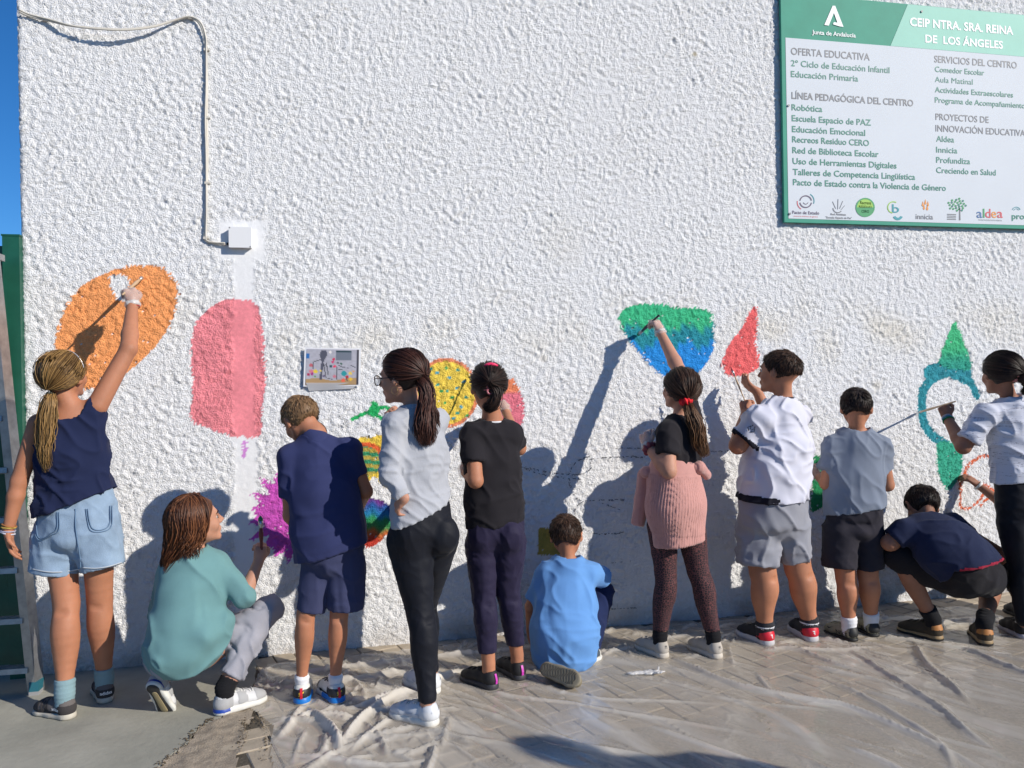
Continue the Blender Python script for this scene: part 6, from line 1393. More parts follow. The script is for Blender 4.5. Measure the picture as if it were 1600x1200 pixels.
# ---------------- 7: girl, black tee, pink knit round the waist
def person7():
    p = Person(G(1080, 1020), 3.88, 'girl reaching up to the painted heart with a pink cardigan tied at her waist', SK_B); j = p.j; m = p.m; b = p.b
    h = Head(j(1062, 609, 0), math.radians(-38)+viewyaw(1062), math.radians(10), 0, .99)
    N = j(1062, 652, 0); SL, SR = j(1042, 676, .09), j(1082, 655, -.08)
    EL, WL = j(1045, 736, .17), j(1013, 698, .05); ER, WR = j(1064, 585, -.20), W(1032, 520, .20)
    p.torso([(1060, 682, 0, 32), (1062, 710, 0, 34), (1057, 745, 0, 38), (1054, 785, 0, 46), (1054, 815, 0, 47)], SL, SR, 1.4)
    add_head(b, h, N, .034); b.cone(N, lerp(SL, SR, .5)-p.up*.03, .036, .036*1.0, .02); b.cone(SL, SR, .036, .036, .02); p.yoke(b, .022, N); p.torso_ops(b, -.012, body=True)
    limb(b, [SL, EL, lerp(EL, WL, .3), WL], [.042, .037, .038, .024], .012); limb(b, [SR, ER, lerp(ER, WR, .3), WR], [.042, .037, .037, .024], .012)
    hl_ = unit(j(1001, 665, .03)-WL); hand(b, WL, hl_, [.5, .4, .2], -1, (1.3, 1.4), .98); hr__ = unit(W(1022, 492, .17)-WR); hand(b, WR, hr__, [-.5, .8, .0], -1, (1.0, 1.1), 1.0); gc = grip(WR, hr__, [-.5, .8, 0])
    hl, hr = j(1035, 822, 0), j(1078, 820, 0); kl, kr = j(1040, 895, .0), j(1091, 893, 0); al, ar = j(1034, 1002, .0), j(1112, 1004, 0)
    al, fl_ = ank(G(1042, 1030), G(998, 1010)); ar, fr_ = ank(G(1126, 1031), G(1082, 1011)); leg(b, hl, kl, al, fl_, [.065, .048, .048, .031], p.front); leg(b, hr, kr, ar, fr_, [.065, .048, .048, .031], p.front)
    body = p.finish_body(); face_parts(h, body, H_DBR)
    bk = cloth('black_cotton', (.017, .015, .018), .08)
    s = Sdf(); p.torso_ops(s, .006, 0, 4); p.yoke(s, N=N); s.cone(SL, SR, .046, .048, .04); sleeve(s, SL, EL, WL, .58, .056, .056, .03); sleeve(s, SR, ER, WR, .55, .052, .052, .03); s.cut(j(1056, 775, 0), -p.up); s.cone(N-p.up*.01, N+p.up*.07, .042, .06, .01, neg=True)
    p.cloth('black_tee', s, bk, .007, .0072, 71, .05, .8)
    # ribbed cardigan tied round the waist
    s = Sdf(); A0, A1, A2, A3 = j(1052, 742, .02), j(1056, 790, .03), j(1062, 848, .03), j(1062, 855, .03); rho = 1.0
    s.cone(A0, A1, m(46), m(51), .03, flat=(p.front, 1.25)); s.cone(A1, A2, m(51), m(44), .03, flat=(p.front, 1.25), capb=True); s.cone(A2+p.up*.05, A2-p.up*.05, m(41), m(42), .002, flat=(p.front, 1.3), neg=True)
    V, F = s.build(.0055); n = normals(V, F); L = V-A1; th = np.arctan2(L@p.side, -(L@p.front)*1.2); zz = L@p.up
    rib = np.abs(np.sin(th*33+.6*noise3(V*6, 8))); V = V+n*(.0058*rib*(zz < .16)+.004*noise3(V*14, 2)-.002*(zz < -.13))[:, None]
    M_kn = mat('pink_rib_knit', (.54, .27, .235), .95, bump=(350, .6, .003), var=.08, vscale=18, sheen=.3); cg = ob('pink_cardigan', V, F, M_kn, p.e)
    s = Sdf(); s.cone(j(1010, 738, .05), j(1092, 730, .07), .026, .026, .02); s.cone(j(1092, 730, .07), j(1104, 742, .0), .024, .02, .02); V, F = s.build(.006); n = normals(V, F); V += n*(.0035*np.abs(np.sin((V@p.side)*260))+.004*noise3(V*30, 5))[:, None]; ob('rolled_edge', V, F, M_kn, cg)
    s = Sdf(); s.cone(j(1008, 742, -.03), j(1004, 780, -.04), .036, .036, .02); s.cone(j(1004, 780, -.04), j(996, 820, -.04), .036, .032, .02, capb=True); V, F = s.build(.006); n = normals(V, F); V += n*(.0035*np.abs(np.sin((V@p.side)*200)))[:, None]; ob('hanging_sleeve', V, F, M_kn, cg)
    glove(p, 0); glove(p, 1)
    # patterned leggings
    Ml = bpy.data.materials.new('patterned_leggings'); Ml.use_nodes = True; nt = Ml.node_tree; bs = nt.nodes['Principled BSDF']; bs.inputs['Roughness'].default_value = .85; tc = nd(nt, 'ShaderNodeTexCoord'); vo = nd(nt, 'ShaderNodeTexVoronoi', feature='DISTANCE_TO_EDGE'); vo.inputs['Scale'].default_value = 88; vo.inputs['Randomness'].default_value = .75
    rp = nd(nt, 'ShaderNodeValToRGB'); rp.color_ramp.elements[0].position = .055; rp.color_ramp.elements[0].color = (.14, .045, .045, 1); rp.color_ramp.elements[1].position = .10; rp.color_ramp.elements[1].color = (.014, .008, .012, 1); nt.links.new(tc.outputs['Object'], vo.inputs['Vector']); nt.links.new(vo.outputs['Distance'], rp.inputs[0]); nt.links.new(rp.outputs[0], bs.inputs['Base Color'])
    s = Sdf(); leg(s, hl, kl, al, fl_, [.078, .056, .055, .039], p.front); leg(s, hr, kr, ar, fr_, [.078, .056, .055, .039], p.front); p.torso_ops(s, -.010, 2, cap=True); s.cut(np.array([0, 0, .135]), (0, 0, -1))
    p.cloth('patterned_leggings', s, Ml, .0015, .007, 73, .03)
    up = mat('shoe_beige_knit', (.42, .38, .33), .8, bump=(300, .6, .002), var=.06); so = mat('sole_beige', (.52, .47, .40), .7, var=.05); sk = cloth('sock_black', (.01, .01, .012)); dk = mat('logo_dark', (.06, .06, .06), .6)
    tre = ([], []); 
    for a in (-.6, 0, .6):
        n0 = len(tre[0]); ex_ = [(.0, -.15), (-.22, .35), (0, .9), (.22, .35)]; tre[0].extend([(x*math.cos(a)+y*math.sin(a), -x*math.sin(a)+y*math.cos(a)) for x, y in ex_]); tre[1].append((n0, n0+1, n0+2, n0+3))
    n0 = len(tre[0]); tre[0].extend([(-.7, -.45), (.7, -.45), (.7, -.3), (-.7, -.3)]); tre[1].append((n0, n0+1, n0+2, n0+3))
    def ex(wrap, swrap, decal): decal(tre, (0, .058), .011, dk, 'back')
    for hh, tt, A in ((G(1042, 1030), G(998, 1010), al), (G(1126, 1031), G(1082, 1011), ar)):
        f = shoe_frame(hh, tt); shoe(p.e, hh, .235, f, up, so, .082, extra=ex, solez=.03, lace_m=up); Fo, Kk = (fl_, kl) if A is al else (fr_, kr); legsock(p.e, A, Fo, Kk, .10, .031, .033, sk)
    V, F = cap_sdf(h, .007).build(.007); hr_ = ob('hair', V, F, H_DBR, p.e, tint=np.full(len(V), .2)); tie = j(1071, 627, .08); gathered_hair(h, unit(h.M@(tie-h.c)), 750, H_DBR, hr_, 71); scrunchie(p.e, tie+h.dirw(0, -.006, 0), j(1080, 645, .10)-tie, .017, .014, (.72, .012, .02))
    tail('ponytail', [tie, j(1080, 645, .11), j(1088, 665, .12), j(1094, 690, .12), j(1102, 715, .12)], [.018, .030, .034, .032, .022], 480, H_COCO, hr_, 72, .009, .0025)
    dl = unit(WL-EL); scrunchie(p.e, WL-dl*.012, dl, .026, .012, (.20, .035, .05), 'wrist_scrunchie'); bracelet(p.e, WL+dl*.012, dl, .026, .006, M_glove, .003, 'glove_cuff', 1.5); dr = unit(WR-ER); bracelet(p.e, WR, dr, .027, .006, M_glove, .003, 'glove_cuff', 1.6)
    t_ = W(996, 524, .012); brush(t_, gc+(gc-t_)*.45, 'dark handled brush pressed to the green top of the painted heart', mat('brush_navy', (.01, .02, .05), .35), bristle=(.02, .35, .15), r=.0075)
    return p
# ---------------- 8: boy, white shirt, grey shorts
def person8():
    p = Person(G(1230, 1003), 4.05, 'boy in white football shirt and grey shorts holding a thin brush', SK_A); j = p.j; m = p.m; b = p.b
    h = Head(j(1217, 582, 0), math.radians(-66)+viewyaw(1215), math.radians(6), math.radians(0), 1.06)
    N = j(1224, 625, 0); SL, SR = j(1186, 656, .10), j(1247, 652, -.10)
    EL, WL = j(1153, 696, .08), j(1166, 645, -.14); ER, WR = j(1206, 660, -.34), j(1183, 612, -.34)
    p.torso([(1220, 662, 0, 42), (1216, 705, 0, 52), (1210, 750, .01, 55), (1207, 790, .01, 56), (1207, 820, 0, 56)], SL, SR, 1.22)
    add_head(b, h, N, .043); b.cone(N, lerp(SL, SR, .5)-p.up*.03, .045, .045*1.0, .02); b.cone(SL, SR, .045, .045, .02); p.yoke(b, .022, N); p.torso_ops(b, -.012, body=True)
    limb(b, [SL, EL, lerp(EL, WL, .3), WL], [.052, .045, .043, .027], .012); limb(b, [SR, ER, WR], [.05, .042, .027], .012)
    hand(b, WL, j(1164, 622, -.16)-WL, [.3, .7, 0], -1, (1.2, 1.1), .95); gc = grip(WL, j(1164, 622, -.16)-WL, [.3, .7, 0], .95); hand(b, WR, j(1160, 597, -.36)-WR, [.2, .3, .7], 1, (.5, .5), 1.0)
    hl, hr = j(1182, 830, 0), j(1236, 828, -.01); kl, kr = j(1192, 895, .02), j(1247, 890, -.02); al, ar = j(1192, 985, .02), j(1258, 978, -.03)
    al, fl_ = ank(G(1206, 1010), G(1154, 988)); ar, fr_ = ank(G(1272, 1004), G(1243, 984)); leg(b, hl, kl, al, fl_, [.080, m(20.5), m(20.5), m(12.5)], p.front); leg(b, hr, kr, ar, fr_, [.080, m(20.5), m(20.5), m(12.5)], p.front)
    body = p.finish_body(); face_parts(h, body, H_DBR)
    wh = cloth('white_polyester', (.60, .60, .68), .03, rough=.7, bump=(200, .15, .001)); s = Sdf(); p.torso_ops(s, .008); p.yoke(s, N=N); s.cone(SL, SR, .060, .060, .05); sleeve(s, SL, EL, WL, .78, .072, .068, .035); sleeve(s, SR, ER, WR, .75, .07, .06, .03)
    s.cut(j(1208, 777, 0), np.cross(p.front, j(1262, 770, 0)-j(1152, 770, 0)), .004); p.carve(s, j(1208, 775, 0)); s.cone(N-p.up*.0, N+p.up*.08, .052, .07, .01, neg=True)
    sh = p.cloth('white_shirt', s, wh, .011, .0075, 81, .05, 1.0); V = np.empty(len(sh.data.vertices)*3, np.float32); sh.data.vertices.foreach_get('co', V); V = V.reshape(-1, 3)+p.base
    Fq = np.empty(len(sh.data.polygons)*4, np.int32); sh.data.polygons.foreach_get('vertices', Fq); Fq = Fq.reshape(-1, 4); n = normals(V, Fq); ce = V[Fq].mean(1); M_tr = cloth('black_trim', (.012, .012, .02))
    d = unit(EL-SL); q = lerp(SL, EL, .78); k = (np.abs((ce-q)@d+.010) < .011) & (np.linalg.norm(ce-q, axis=1) < .10); V2, F2 = compact(V+n*.002, Fq[k]); ob('sleeve_trim', V2, F2, M_tr, sh)
    k = (((ce-j(1152, 770, 0))@p.up) < .008) & ((ce-p.P[2])@p.side < -.13); 
    if k.sum(): V2, F2 = compact(V+n*.002, Fq[k]); ob('hem_trim', V2, F2, M_tr, sh)
    mb = MB(); mb.ring(N+p.up*.002, p.up+p.front*.15, .053, .0065, 28, 6, 0, 1.5); mb.ob('collar', M_tr, sh, smooth=True)
    # two back to back figures mark on the sleeve, one per shoulder
    mb = MB(); c = lerp(SL, EL, .38); o = unit(np.cross(d, [0, 1, 0])); out = unit(CAMP-c); out = unit(out-d*np.dot(out, d)); tt = np.cross(out, d)
    bt = BVHTree.FromPolygons([Vector(v) for v in V], [tuple(map(int, f)) for f in Fq])
    for sx in (-1, 1):
        for (a0, a1, b0, b1) in ((.003, -.012, .012, -.006), (.002, -.004, .008, .008), (.008, .008, .016, -.006), (.003, .012, .007, .014)):
            P = []
            for (x, y) in ((sx*a0, a1), (sx*b0, b1), (sx*b0, b1+.004), (sx*a0, a1+.004)):
                r_ = bt.ray_cast(Vector(c+tt*x*1.3-d*y*1.3+out*.2), Vector(-out)); P.append(np.array(r_[0])+out*.003 if r_[0] else None)
            if all(q_ is not None for q_ in P): mb.add(P, [(0, 1, 2, 3)])
    if mb.V: mb.ob('sleeve_emblem', M_tr, sh)
    s = Sdf(); shorts_legs(p, s, ((j(1185, 828, .01), j(1183, 880, .02), m(34), m(31.5)), (j(1233, 826, -.01), j(1242, 874, -.02), m(31), m(25))), 1.0)
    so_ = p.cloth('grey_shorts', s, cloth('grey_shorts_marl', (.27, .275, .31), .06), .009, .0075, 83, .05, 1.0)
    bl = mat('shoe_black_mesh', (.015, .015, .018), .7, bump=(300, .5, .002)); rd = mat('heel_red', (.60, .012, .03), .45); ls = mat('sole_pale_grey', (.50, .49, .50), .6, var=.08); wl = mat('logo_white', (.75, .75, .75), .5)
    fm = ([(-.5, -.9), (-.15, -.9), (-.15, -.15), (.35, -.15), (.35, .15), (-.15, .15), (-.15, .55), (.6, .55), (.6, .9), (-.5, .9)], [tuple(range(10))])
    fm = ([(-x, y) for x, y in fm[0]], fm[1]); fm = ([(-x, y) for x, y in fm[0]], fm[1])
    def ex(wrap, swrap, decal): wrap('red_heel', lambda x, y, z: (x < .075-(z-.02)*.5) & (z < .072), rd, .002); decal(([(-x, y) for x, y in fm[0]], fm[1]), (0, .048), .010, wl, 'back')
    sb = cloth('sock_black_white', (.03, .03, .035)); sw = mat('logo_white', (.75, .75, .75), .5)
    for hh, tt, A in ((G(1206, 1010), G(1154, 988), al), (G(1272, 1004), G(1243, 984), ar)):
        f = shoe_frame(hh, tt); shoe(p.e, hh, .25, f, bl, ls, .085, extra=ex, solez=.036, wide=1.08, lace_m=bl); Fo, Kk = (fl_, kl) if A is al else (fr_, kr); sk_ = legsock(p.e, A, Fo, Kk, .015, m(12.5), m(12.6), sb); bracelet(p.e, A+np.array([0, 0, -.012]), (0, 0, 1), m(12.5)+.003, .004, cloth('sock_white', (.68, .68, .70)), name='sock_band', squash=2.5)
    V, F = cap_sdf(h, .004, -.022, .008).build(.006); hr_ = ob('hair', V, F, H_DBR, p.e, tint=np.full(len(V), .1)); short_hair(h, 2600, H_DBR, hr_, 27, .030, lift=.30, flow=(0, -.2, -.7))
    brush(j(1142, 573, -.20), gc+(gc-j(1142, 573, -.20))*.15, 'thin wooden brush raised toward the red painted flame', r=.0038, bristle=(.6, .08, .08))
    return p
# ---------------- 9: small boy, grey tee
def person9():
    p = Person(G(1350, 1000), 4.10, 'small boy seen from behind in grey tee and black shorts', SK_A); j = p.j; m = p.m; b = p.b
    h = Head(j(1338, 638, 0), math.radians(0)+viewyaw(1338), math.radians(-6), 0, .97)
    N = j(1339, 678, 0); SL, SR = j(1301, 697, 0), j(1376, 697, 0); EL, WL = j(1291, 756, .0), j(1279, 744, -.14); ER, WR = j(1387, 758, -.02), j(1374, 750, -.17)
    p.torso([(1339, 705, 0, 40), (1336, 740, 0, 44), (1335, 780, 0, 45), (1334, 815, 0, 46)], SL, SR, 1.4)
    add_head(b, h, N, .040); b.cone(N, lerp(SL, SR, .5)-p.up*.03, .042, .042*1.0, .02); b.cone(SL, SR, .036, .036, .02); p.yoke(b, .022, N); p.torso_ops(b, -.012, body=True)
    limb(b, [SL, EL, WL], [.038, .033, .022], .012); limb(b, [SR, ER, WR], [.038, .033, .022], .012); hand(b, WL, [-.2, .7, .3], [.8, .3, 0], -1, (.8, .9), .85); hand(b, WR, [-.5, .7, .1], [-.6, .3, 0], 1, (.8, .9), .85)
    hl, hr = j(1314, 835, 0), j(1355, 833, 0); kl, kr = j(1322, 905, .01), j(1356, 900, -.01); al, ar = j(1325, 978, .02), j(1356, 970, -.02)
    al, fl_ = ank(G(1338, 1004), G(1290, 984)); ar, fr_ = ank(G(1369, 997), G(1338, 977)); leg(b, hl, kl, al, fl_, [.062, m(15.5), m(15.5), m(10)], p.front); leg(b, hr, kr, ar, fr_, [.062, m(15.5), m(15.5), m(10)], p.front)
    body = p.finish_body()
    s = Sdf(); p.torso_ops(s, .006); p.yoke(s, N=N); s.cone(SL, SR, .044, .044, .04); sleeve(s, SL, EL, WL, .60, .052, .052, .03); sleeve(s, SR, ER, WR, .62, .052, .050, .03); s.cut(j(1334, 797, 0), np.cross(p.front, j(1382, 786, 0)-j(1287, 802, 0)), .004); p.carve(s, j(1334, 793, 0)); s.cone(N-p.up*.012, N+p.up*.07, .050, .065, .01, neg=True)
    p.cloth('grey_tee', s, cloth('grey_blue_cotton', (.19, .22, .28), .06), .009, .0072, 91, .045, .7)
    s = Sdf(); shorts_legs(p, s, ((j(1313, 830, 0), j(1311, 886, .01), m(27), m(25)), (j(1355, 828, 0), j(1357, 887, -.01), m(24), m(22.5))), 1.0)
    p.cloth('black_shorts', s, cloth('black_fleece', (.024, .022, .030), .08), .005, .0072, 93, .05, .8)
    st = mat('shoe_stone', (.30, .28, .19), .8, var=.1, vscale=30); bk = mat('sole_black', (.015, .015, .015), .6); bl = mat('logo_black', (.01, .01, .01), .5); sw = cloth('sock_white', (.68, .68, .70))
    def ex(wrap, swrap, decal):
        decal('NIKE', (.070, .026), .030, bl, 'right', .085); decal('NIKE', (.070, .026), .030, bl, 'left', .085); wrap('heel_band', lambda x, y, z: (x < .02) & (z > .025), bk, .0012)
        decal(([(-1, .3), (-.7, -.1), (-.3, -.2), (1, .45), (-.3, .02), (-.7, .1)], [(0, 1, 2, 3, 4, 5)]), (.155, .042), .026, bl, 'left')
    for hh, tt, A in ((G(1338, 1004), G(1290, 984), al), (G(1369, 997), G(1338, 977), ar)):
        f = shoe_frame(hh, tt); shoe(p.e, hh, .225, f, st, bk, .072, extra=ex, solez=.018, lace_m=st); Fo, Kk = (fl_, kl) if A is al else (fr_, kr); legsock(p.e, A, Fo, Kk, .08, m(10), m(10.4), sw)
    V, F = cap_sdf(h, .005, -.04).build(.006); hr_ = ob('hair', V, F, H_BLACK, p.e, tint=np.full(len(V), .1)); short_hair(h, 2800, H_BLACK, hr_, 37, .028, lift=.28)
    glove(p, 0)
    return p
# ---------------- 10: squatting boy in navy
def person10():
    p = Person(G(1490, 1005), 4.03, 'boy crouching with head bowed in navy shirt and black shorts', SK_C); j = p.j; m = p.m; b = p.b
    h = Head(j(1441, 792, -.12), math.radians(-30)+viewyaw(1440), math.radians(-42), math.radians(-8), 1.0)
    N = j(1452, 822, -.05); SL, SR = j(1412, 830, .02), j(1488, 822, -.12); EL, WL = j(1390, 848, .02), j(1432, 856, -.16); ER, WR = j(1566, 868, -.14), j(1530, 905, -.3)
    up = unit(j(1450, 820, -.04)-j(1520, 900, .06))
    p.torso([(1452, 838, 0, 36), (1470, 852, .05, 44), (1495, 868, .07, 46), (1520, 885, .06, 44)], SL, SR, 1.2, up)
    add_head(b, h, N, .038); b.cone(N, lerp(SL, SR, .5)-p.up*.03, .04, .04*1.0, .02); b.cone(SL, SR, .04, .04, .02); p.yoke(b, .022, N); p.torso_ops(b, -.012, body=True)
    limb(b, [SL, EL, WL], [.044, .042, .026], .012); limb(b, [SR, ER, WR], [.042, .036, .024], .012); hand(b, WL, [.6, .6, 0], [.3, .3, -.8], -1, (.5, .6), .9); hand(b, WR, [-.6, .6, -.3], [0, 0, -1], 1, (.5, .6), .9)
    hl, hr = j(1500, 902, .03), j(1538, 902, -.02); kl, kr = j(1402, 868, -.02), j(1552, 900, -.34); al, fl_ = ank(G(1473, 1003), G(1410, 985)); ar, fr_ = ank(G(1542, 1011), G(1522, 985))
    leg(b, hl, kl, al, fl_, [.08, .054, .052, .034], unit(np.cross(kl-al, p.side))); leg(b, hr, kr, ar, fr_, [.08, .054, .052, .034], p.front*.3)
    body = p.finish_body()
    nv = cloth('navy_shirt_cloth', (.012, .018, .05), .05); s = Sdf(); p.torso_ops(s, .008); p.yoke(s, N=N); s.cone(SL, SR, .052, .052, .05); sleeve(s, SL, EL, WL, .70, .062, .062, .03); sleeve(s, SR, ER, WR, .35, .06, .055, .03); s.cone(N-p.up*.0, N+p.up*.08, .048, .06, .01, neg=True)
    cutp = j(1520, 874, .06); cn = unit(np.array([0.10, 0, -1.0])); s.cut(cutp, cn, .004, lo=cutp-np.array([.20, .5, .5]), hi=cutp+np.array([.4, .5, .5]))
    sh = p.cloth('navy_shirt', s, nv, .007, .0075, 101, .06, .9); V = np.empty(len(sh.data.vertices)*3, np.float32); sh.data.vertices.foreach_get('co', V); V = V.reshape(-1, 3)+p.base
    Fq = np.empty(len(sh.data.polygons)*4, np.int32); sh.data.polygons.foreach_get('vertices', Fq); Fq = Fq.reshape(-1, 4); n = normals(V, Fq); ce = V[Fq].mean(1); k = (np.abs((ce-cutp)@cn+.006) < .007) & (ce[:, 0] > cutp[0]-.19); 
    if k.sum(): V2, F2 = compact(V+n*.002, Fq[k]); ob('red_hem', V2, F2, cloth('red_trim', (.30, .015, .04)), sh)
    s = Sdf(); p.torso_ops(s, -.014, 2, cap=True); limb(s, [hl, lerp(hl, kl, .5), kl], [.105, .090, .070], .03); limb(s, [hr, kr], [.105, .075], .03); s.ell(j(1515, 900, .04), (.16, .12, .095), None, .05); s.cone(kl, lerp(kl, al, .12), .066, .06, .02)
    bk = cloth('black_cotton_shorts', (.012, .011, .014), .08); p.cloth('black_shorts', s, bk, .006, .0078, 103, .05, .9)
    mb = MB(); P = [j(1492+i*10, 877.5-.6*i, .195-.0022*(i-2)**2) for i in range(5)]; mb.tube(P, .010, 6); mb.ob('underwear_band', cloth('turquoise_cotton', (.02, .30, .48)), p.e, smooth=True)
    br = cloth('shoe_brown_suede', (.055, .042, .028), .15); or_ = mat('collar_orange', (.42, .17, .04), .6); so = mat('sole_tan', (.28, .19, .09), .6); sk = cloth('sock_black', (.01, .01, .012))
    def ex(wrap, swrap, decal): wrap('orange_heel_collar', lambda x, y, z: (x < .035) & (z > .058), or_, .002); swrap('dark_sole_band', lambda x, y, z: (z < .012), mat('sole_black', (.015, .015, .015), .6), .001)
    for hh, tt, A in ((G(1473, 1003), G(1410, 985), al), (G(1542, 1011), G(1522, 985), ar)):
        f = shoe_frame(hh, tt); shoe(p.e, hh, .25, f, br, so, .085, extra=ex, solez=.03, lace_m=br); Fo, Kk = (fl_, kl) if A is al else (fr_, kr); legsock(p.e, A, Fo, Kk, .17, .034, .040, sk)
    V, F = cap_sdf(h, .006, -.05).build(.006); hr_ = ob('hair', V, F, H_BLACK, p.e, tint=np.full(len(V), .05)); short_hair(h, 2600, H_BLACK, hr_, 47, .03, lift=.25)
    return p
# ---------------- 11: girl at the right edge
def person11():
    p = Person(G(1600, 998), 4.06, 'girl at the right edge in patterned white tee outlining the teal ring', SK_C); j = p.j; m = p.m; b = p.b
    h = Head(j(1563, 584, 0), math.radians(-36)+viewyaw(1562), 0, 0, 1.02)
    N = j(1578, 628, 0); SL, SR = j(1540, 648, .05), j(1622, 646, -.06); EL, WL = j(1505, 698, .03), j(1480, 653, -.13); ER, WR = j(1640, 735, -.10), j(1615, 775, -.24)
    p.torso([(1585, 658, 0, 42), (1588, 700, 0, 42), (1592, 745, 0, 42), (1597, 785, 0, 44), (1600, 810, 0, 45)], SL, SR, 1.4)
    add_head(b, h, N, .038); b.cone(N, lerp(SL, SR, .5)-p.up*.03, .04, .04*1.0, .02); b.cone(SL, SR, .036, .036, .02); p.yoke(b, .022, N); p.torso_ops(b, -.012, body=True)
    limb(b, [SL, EL, lerp(EL, WL, .3), WL], [.044, .038, .036, .024], .012); limb(b, [SR, ER, WR], [.042, .036, .022], .012); hd = unit(j(1471, 626, -.15)-WL); hand(b, WL, hd, [.4, .6, .3], -1, (1.2, 1.1), .92); gc = grip(WL, hd, [.4, .6, .3], .92); hand(b, WR, [-.7, .6, 0], [0, 0, -1], 1, (.5, .6), .9)
    hl, hr = j(1583, 815, .02), j(1622, 815, -.03); kl, kr = j(1595, 890, .03), j(1640, 888, -.06); al, ar = j(1600, 972, .05), j(1648, 965, -.10)
    for H_, K_, A_2 in ((hl, kl, al), (hr, kr, ar)): limb(b, [H_, K_, A_2], [.07, .05, .03], .006)
    body = p.finish_body(); face_parts(h, body, H_BLACK)
    Mt = bpy.data.materials.new('white_tee_wave_print'); Mt.use_nodes = True; nt = Mt.node_tree; bs = nt.nodes['Principled BSDF']; bs.inputs['Roughness'].default_value = .9; tc = nd(nt, 'ShaderNodeTexCoord'); mp = nd(nt, 'ShaderNodeMapping'); mp.inputs['Scale'].default_value = (3, 3, 26)
    no = nd(nt, 'ShaderNodeTexNoise'); no.inputs['Scale'].default_value = 2.2; no.inputs['Detail'].default_value = 2; nt.links.new(tc.outputs['Object'], mp.inputs[0]); nt.links.new(mp.outputs[0], no.inputs['Vector'])
    n2_ = nd(nt, 'ShaderNodeTexNoise'); n2_.inputs['Scale'].default_value = 160; nt.links.new(tc.outputs['Object'], n2_.inputs['Vector'])
    rp = nd(nt, 'ShaderNodeValToRGB'); cr = rp.color_ramp; cr.elements[0].position = .475; cr.elements[0].color = (0, 0, 0, 1); cr.elements[1].position = .525; cr.elements[1].color = (0, 0, 0, 1); e = cr.elements.new(.5); e.color = (1, 1, 1, 1); nt.links.new(no.outputs['Fac'], rp.inputs[0])
    mu = nd(nt, 'ShaderNodeMath', operation='MULTIPLY'); r2 = nd(nt, 'ShaderNodeMapRange'); r2.inputs[1].default_value = .4; r2.inputs[2].default_value = .6; nt.links.new(n2_.outputs['Fac'], r2.inputs[0]); nt.links.new(rp.outputs[0], mu.inputs[0]); nt.links.new(r2.outputs[0], mu.inputs[1])
    mx = nd(nt, 'ShaderNodeMixRGB'); mx.inputs[1].default_value = (.56, .58, .66, 1); mx.inputs[2].default_value = (.12, .12, .16, 1); nt.links.new(mu.outputs[0], mx.inputs[0]); nt.links.new(mx.outputs[0], bs.inputs['Base Color'])
    s = Sdf(); p.torso_ops(s, .006, 0, 4); p.yoke(s, N=N); s.cone(SL, SR, .046, .046, .05); sleeve(s, SL, EL, WL, .80, .056, .062, .03); sleeve(s, SR, ER, WR, .6, .054, .056, .03); s.cut(j(1592, 750, 0), np.cross(p.front, j(1640, 741, 0)-j(1551, 752, 0)), .004); s.cone(N-p.up*.012, N+p.up*.07, .047, .062, .01, neg=True)
    p.cloth('white_patterned_tee', s, Mt, .009, .0072, 111, .05, .9)
    s = Sdf(); p.torso_ops(s, -.008, 2, cap=True); limb(s, [hl, lerp(hl, kl, .5), kl, lerp(kl, al, .35), lerp(kl, al, .95)], [.080, .070, .056, .053, .04], .01); limb(s, [hr, lerp(hr, kr, .5), kr, lerp(kr, ar, .35), lerp(kr, ar, .95)], [.080, .070, .056, .053, .04], .01)
    p.cloth('black_trousers', s, cloth('black_lycra', (.007, .008, .013)), .003, .0075, 113, .04, .8)
    bk = mat('shoe_black_knit', (.012, .011, .012), .7)
    for hh, tt in ((G(1604, 1000), G(1566, 978)), (G(1660, 985), G(1625, 970))): shoe(p.e, hh, .235, shoe_frame(hh, tt), bk, mat('sole_lilac_grey', (.42, .40, .44), .6), .078, lace_m=bk)
    V, F = cap_sdf(h, .007).build(.007); hr_ = ob('hair', V, F, H_BLACK, p.e, tint=np.full(len(V), .1)); tie = j(1587, 588, .075); gathered_hair(h, unit(h.M@(tie-h.c)), 700, H_BLACK, hr_, 111); scrunchie(p.e, tie+h.dirw(0, -.006, 0), j(1606, 592, .12)-tie, .016, .013, (.50, .20, .19))
    tail('bun', [tie, j(1600, 590, .11), j(1610, 600, .11), j(1606, 612, .10), j(1594, 610, .10)], [.022, .030, .030, .024, .012], 260, H_BLACK, hr_, 112, .004, .0026)
    d = unit(WL-EL); bracelet(p.e, WL-d*.008, d, .026, .004, cloth('wristband_blue', (.12, .30, .42)), .001, 'wristband'); bracelet(p.e, WL-d*.020, d, .028, .0035, cloth('wristband_green', (.02, .22, .09)), 0, 'wristband'); bracelet(p.e, WL+d*.002, d, .026, .003, cloth('wristband_pale', (.5, .5, .55)), 0, 'wristband')
    brush(W(1437, 644, .015), gc+(gc-W(1437, 644, .015))*.45, 'long wooden brush held by the girl at the right edge', r=.0055, bristle=(.02, .2, .22))
    return p
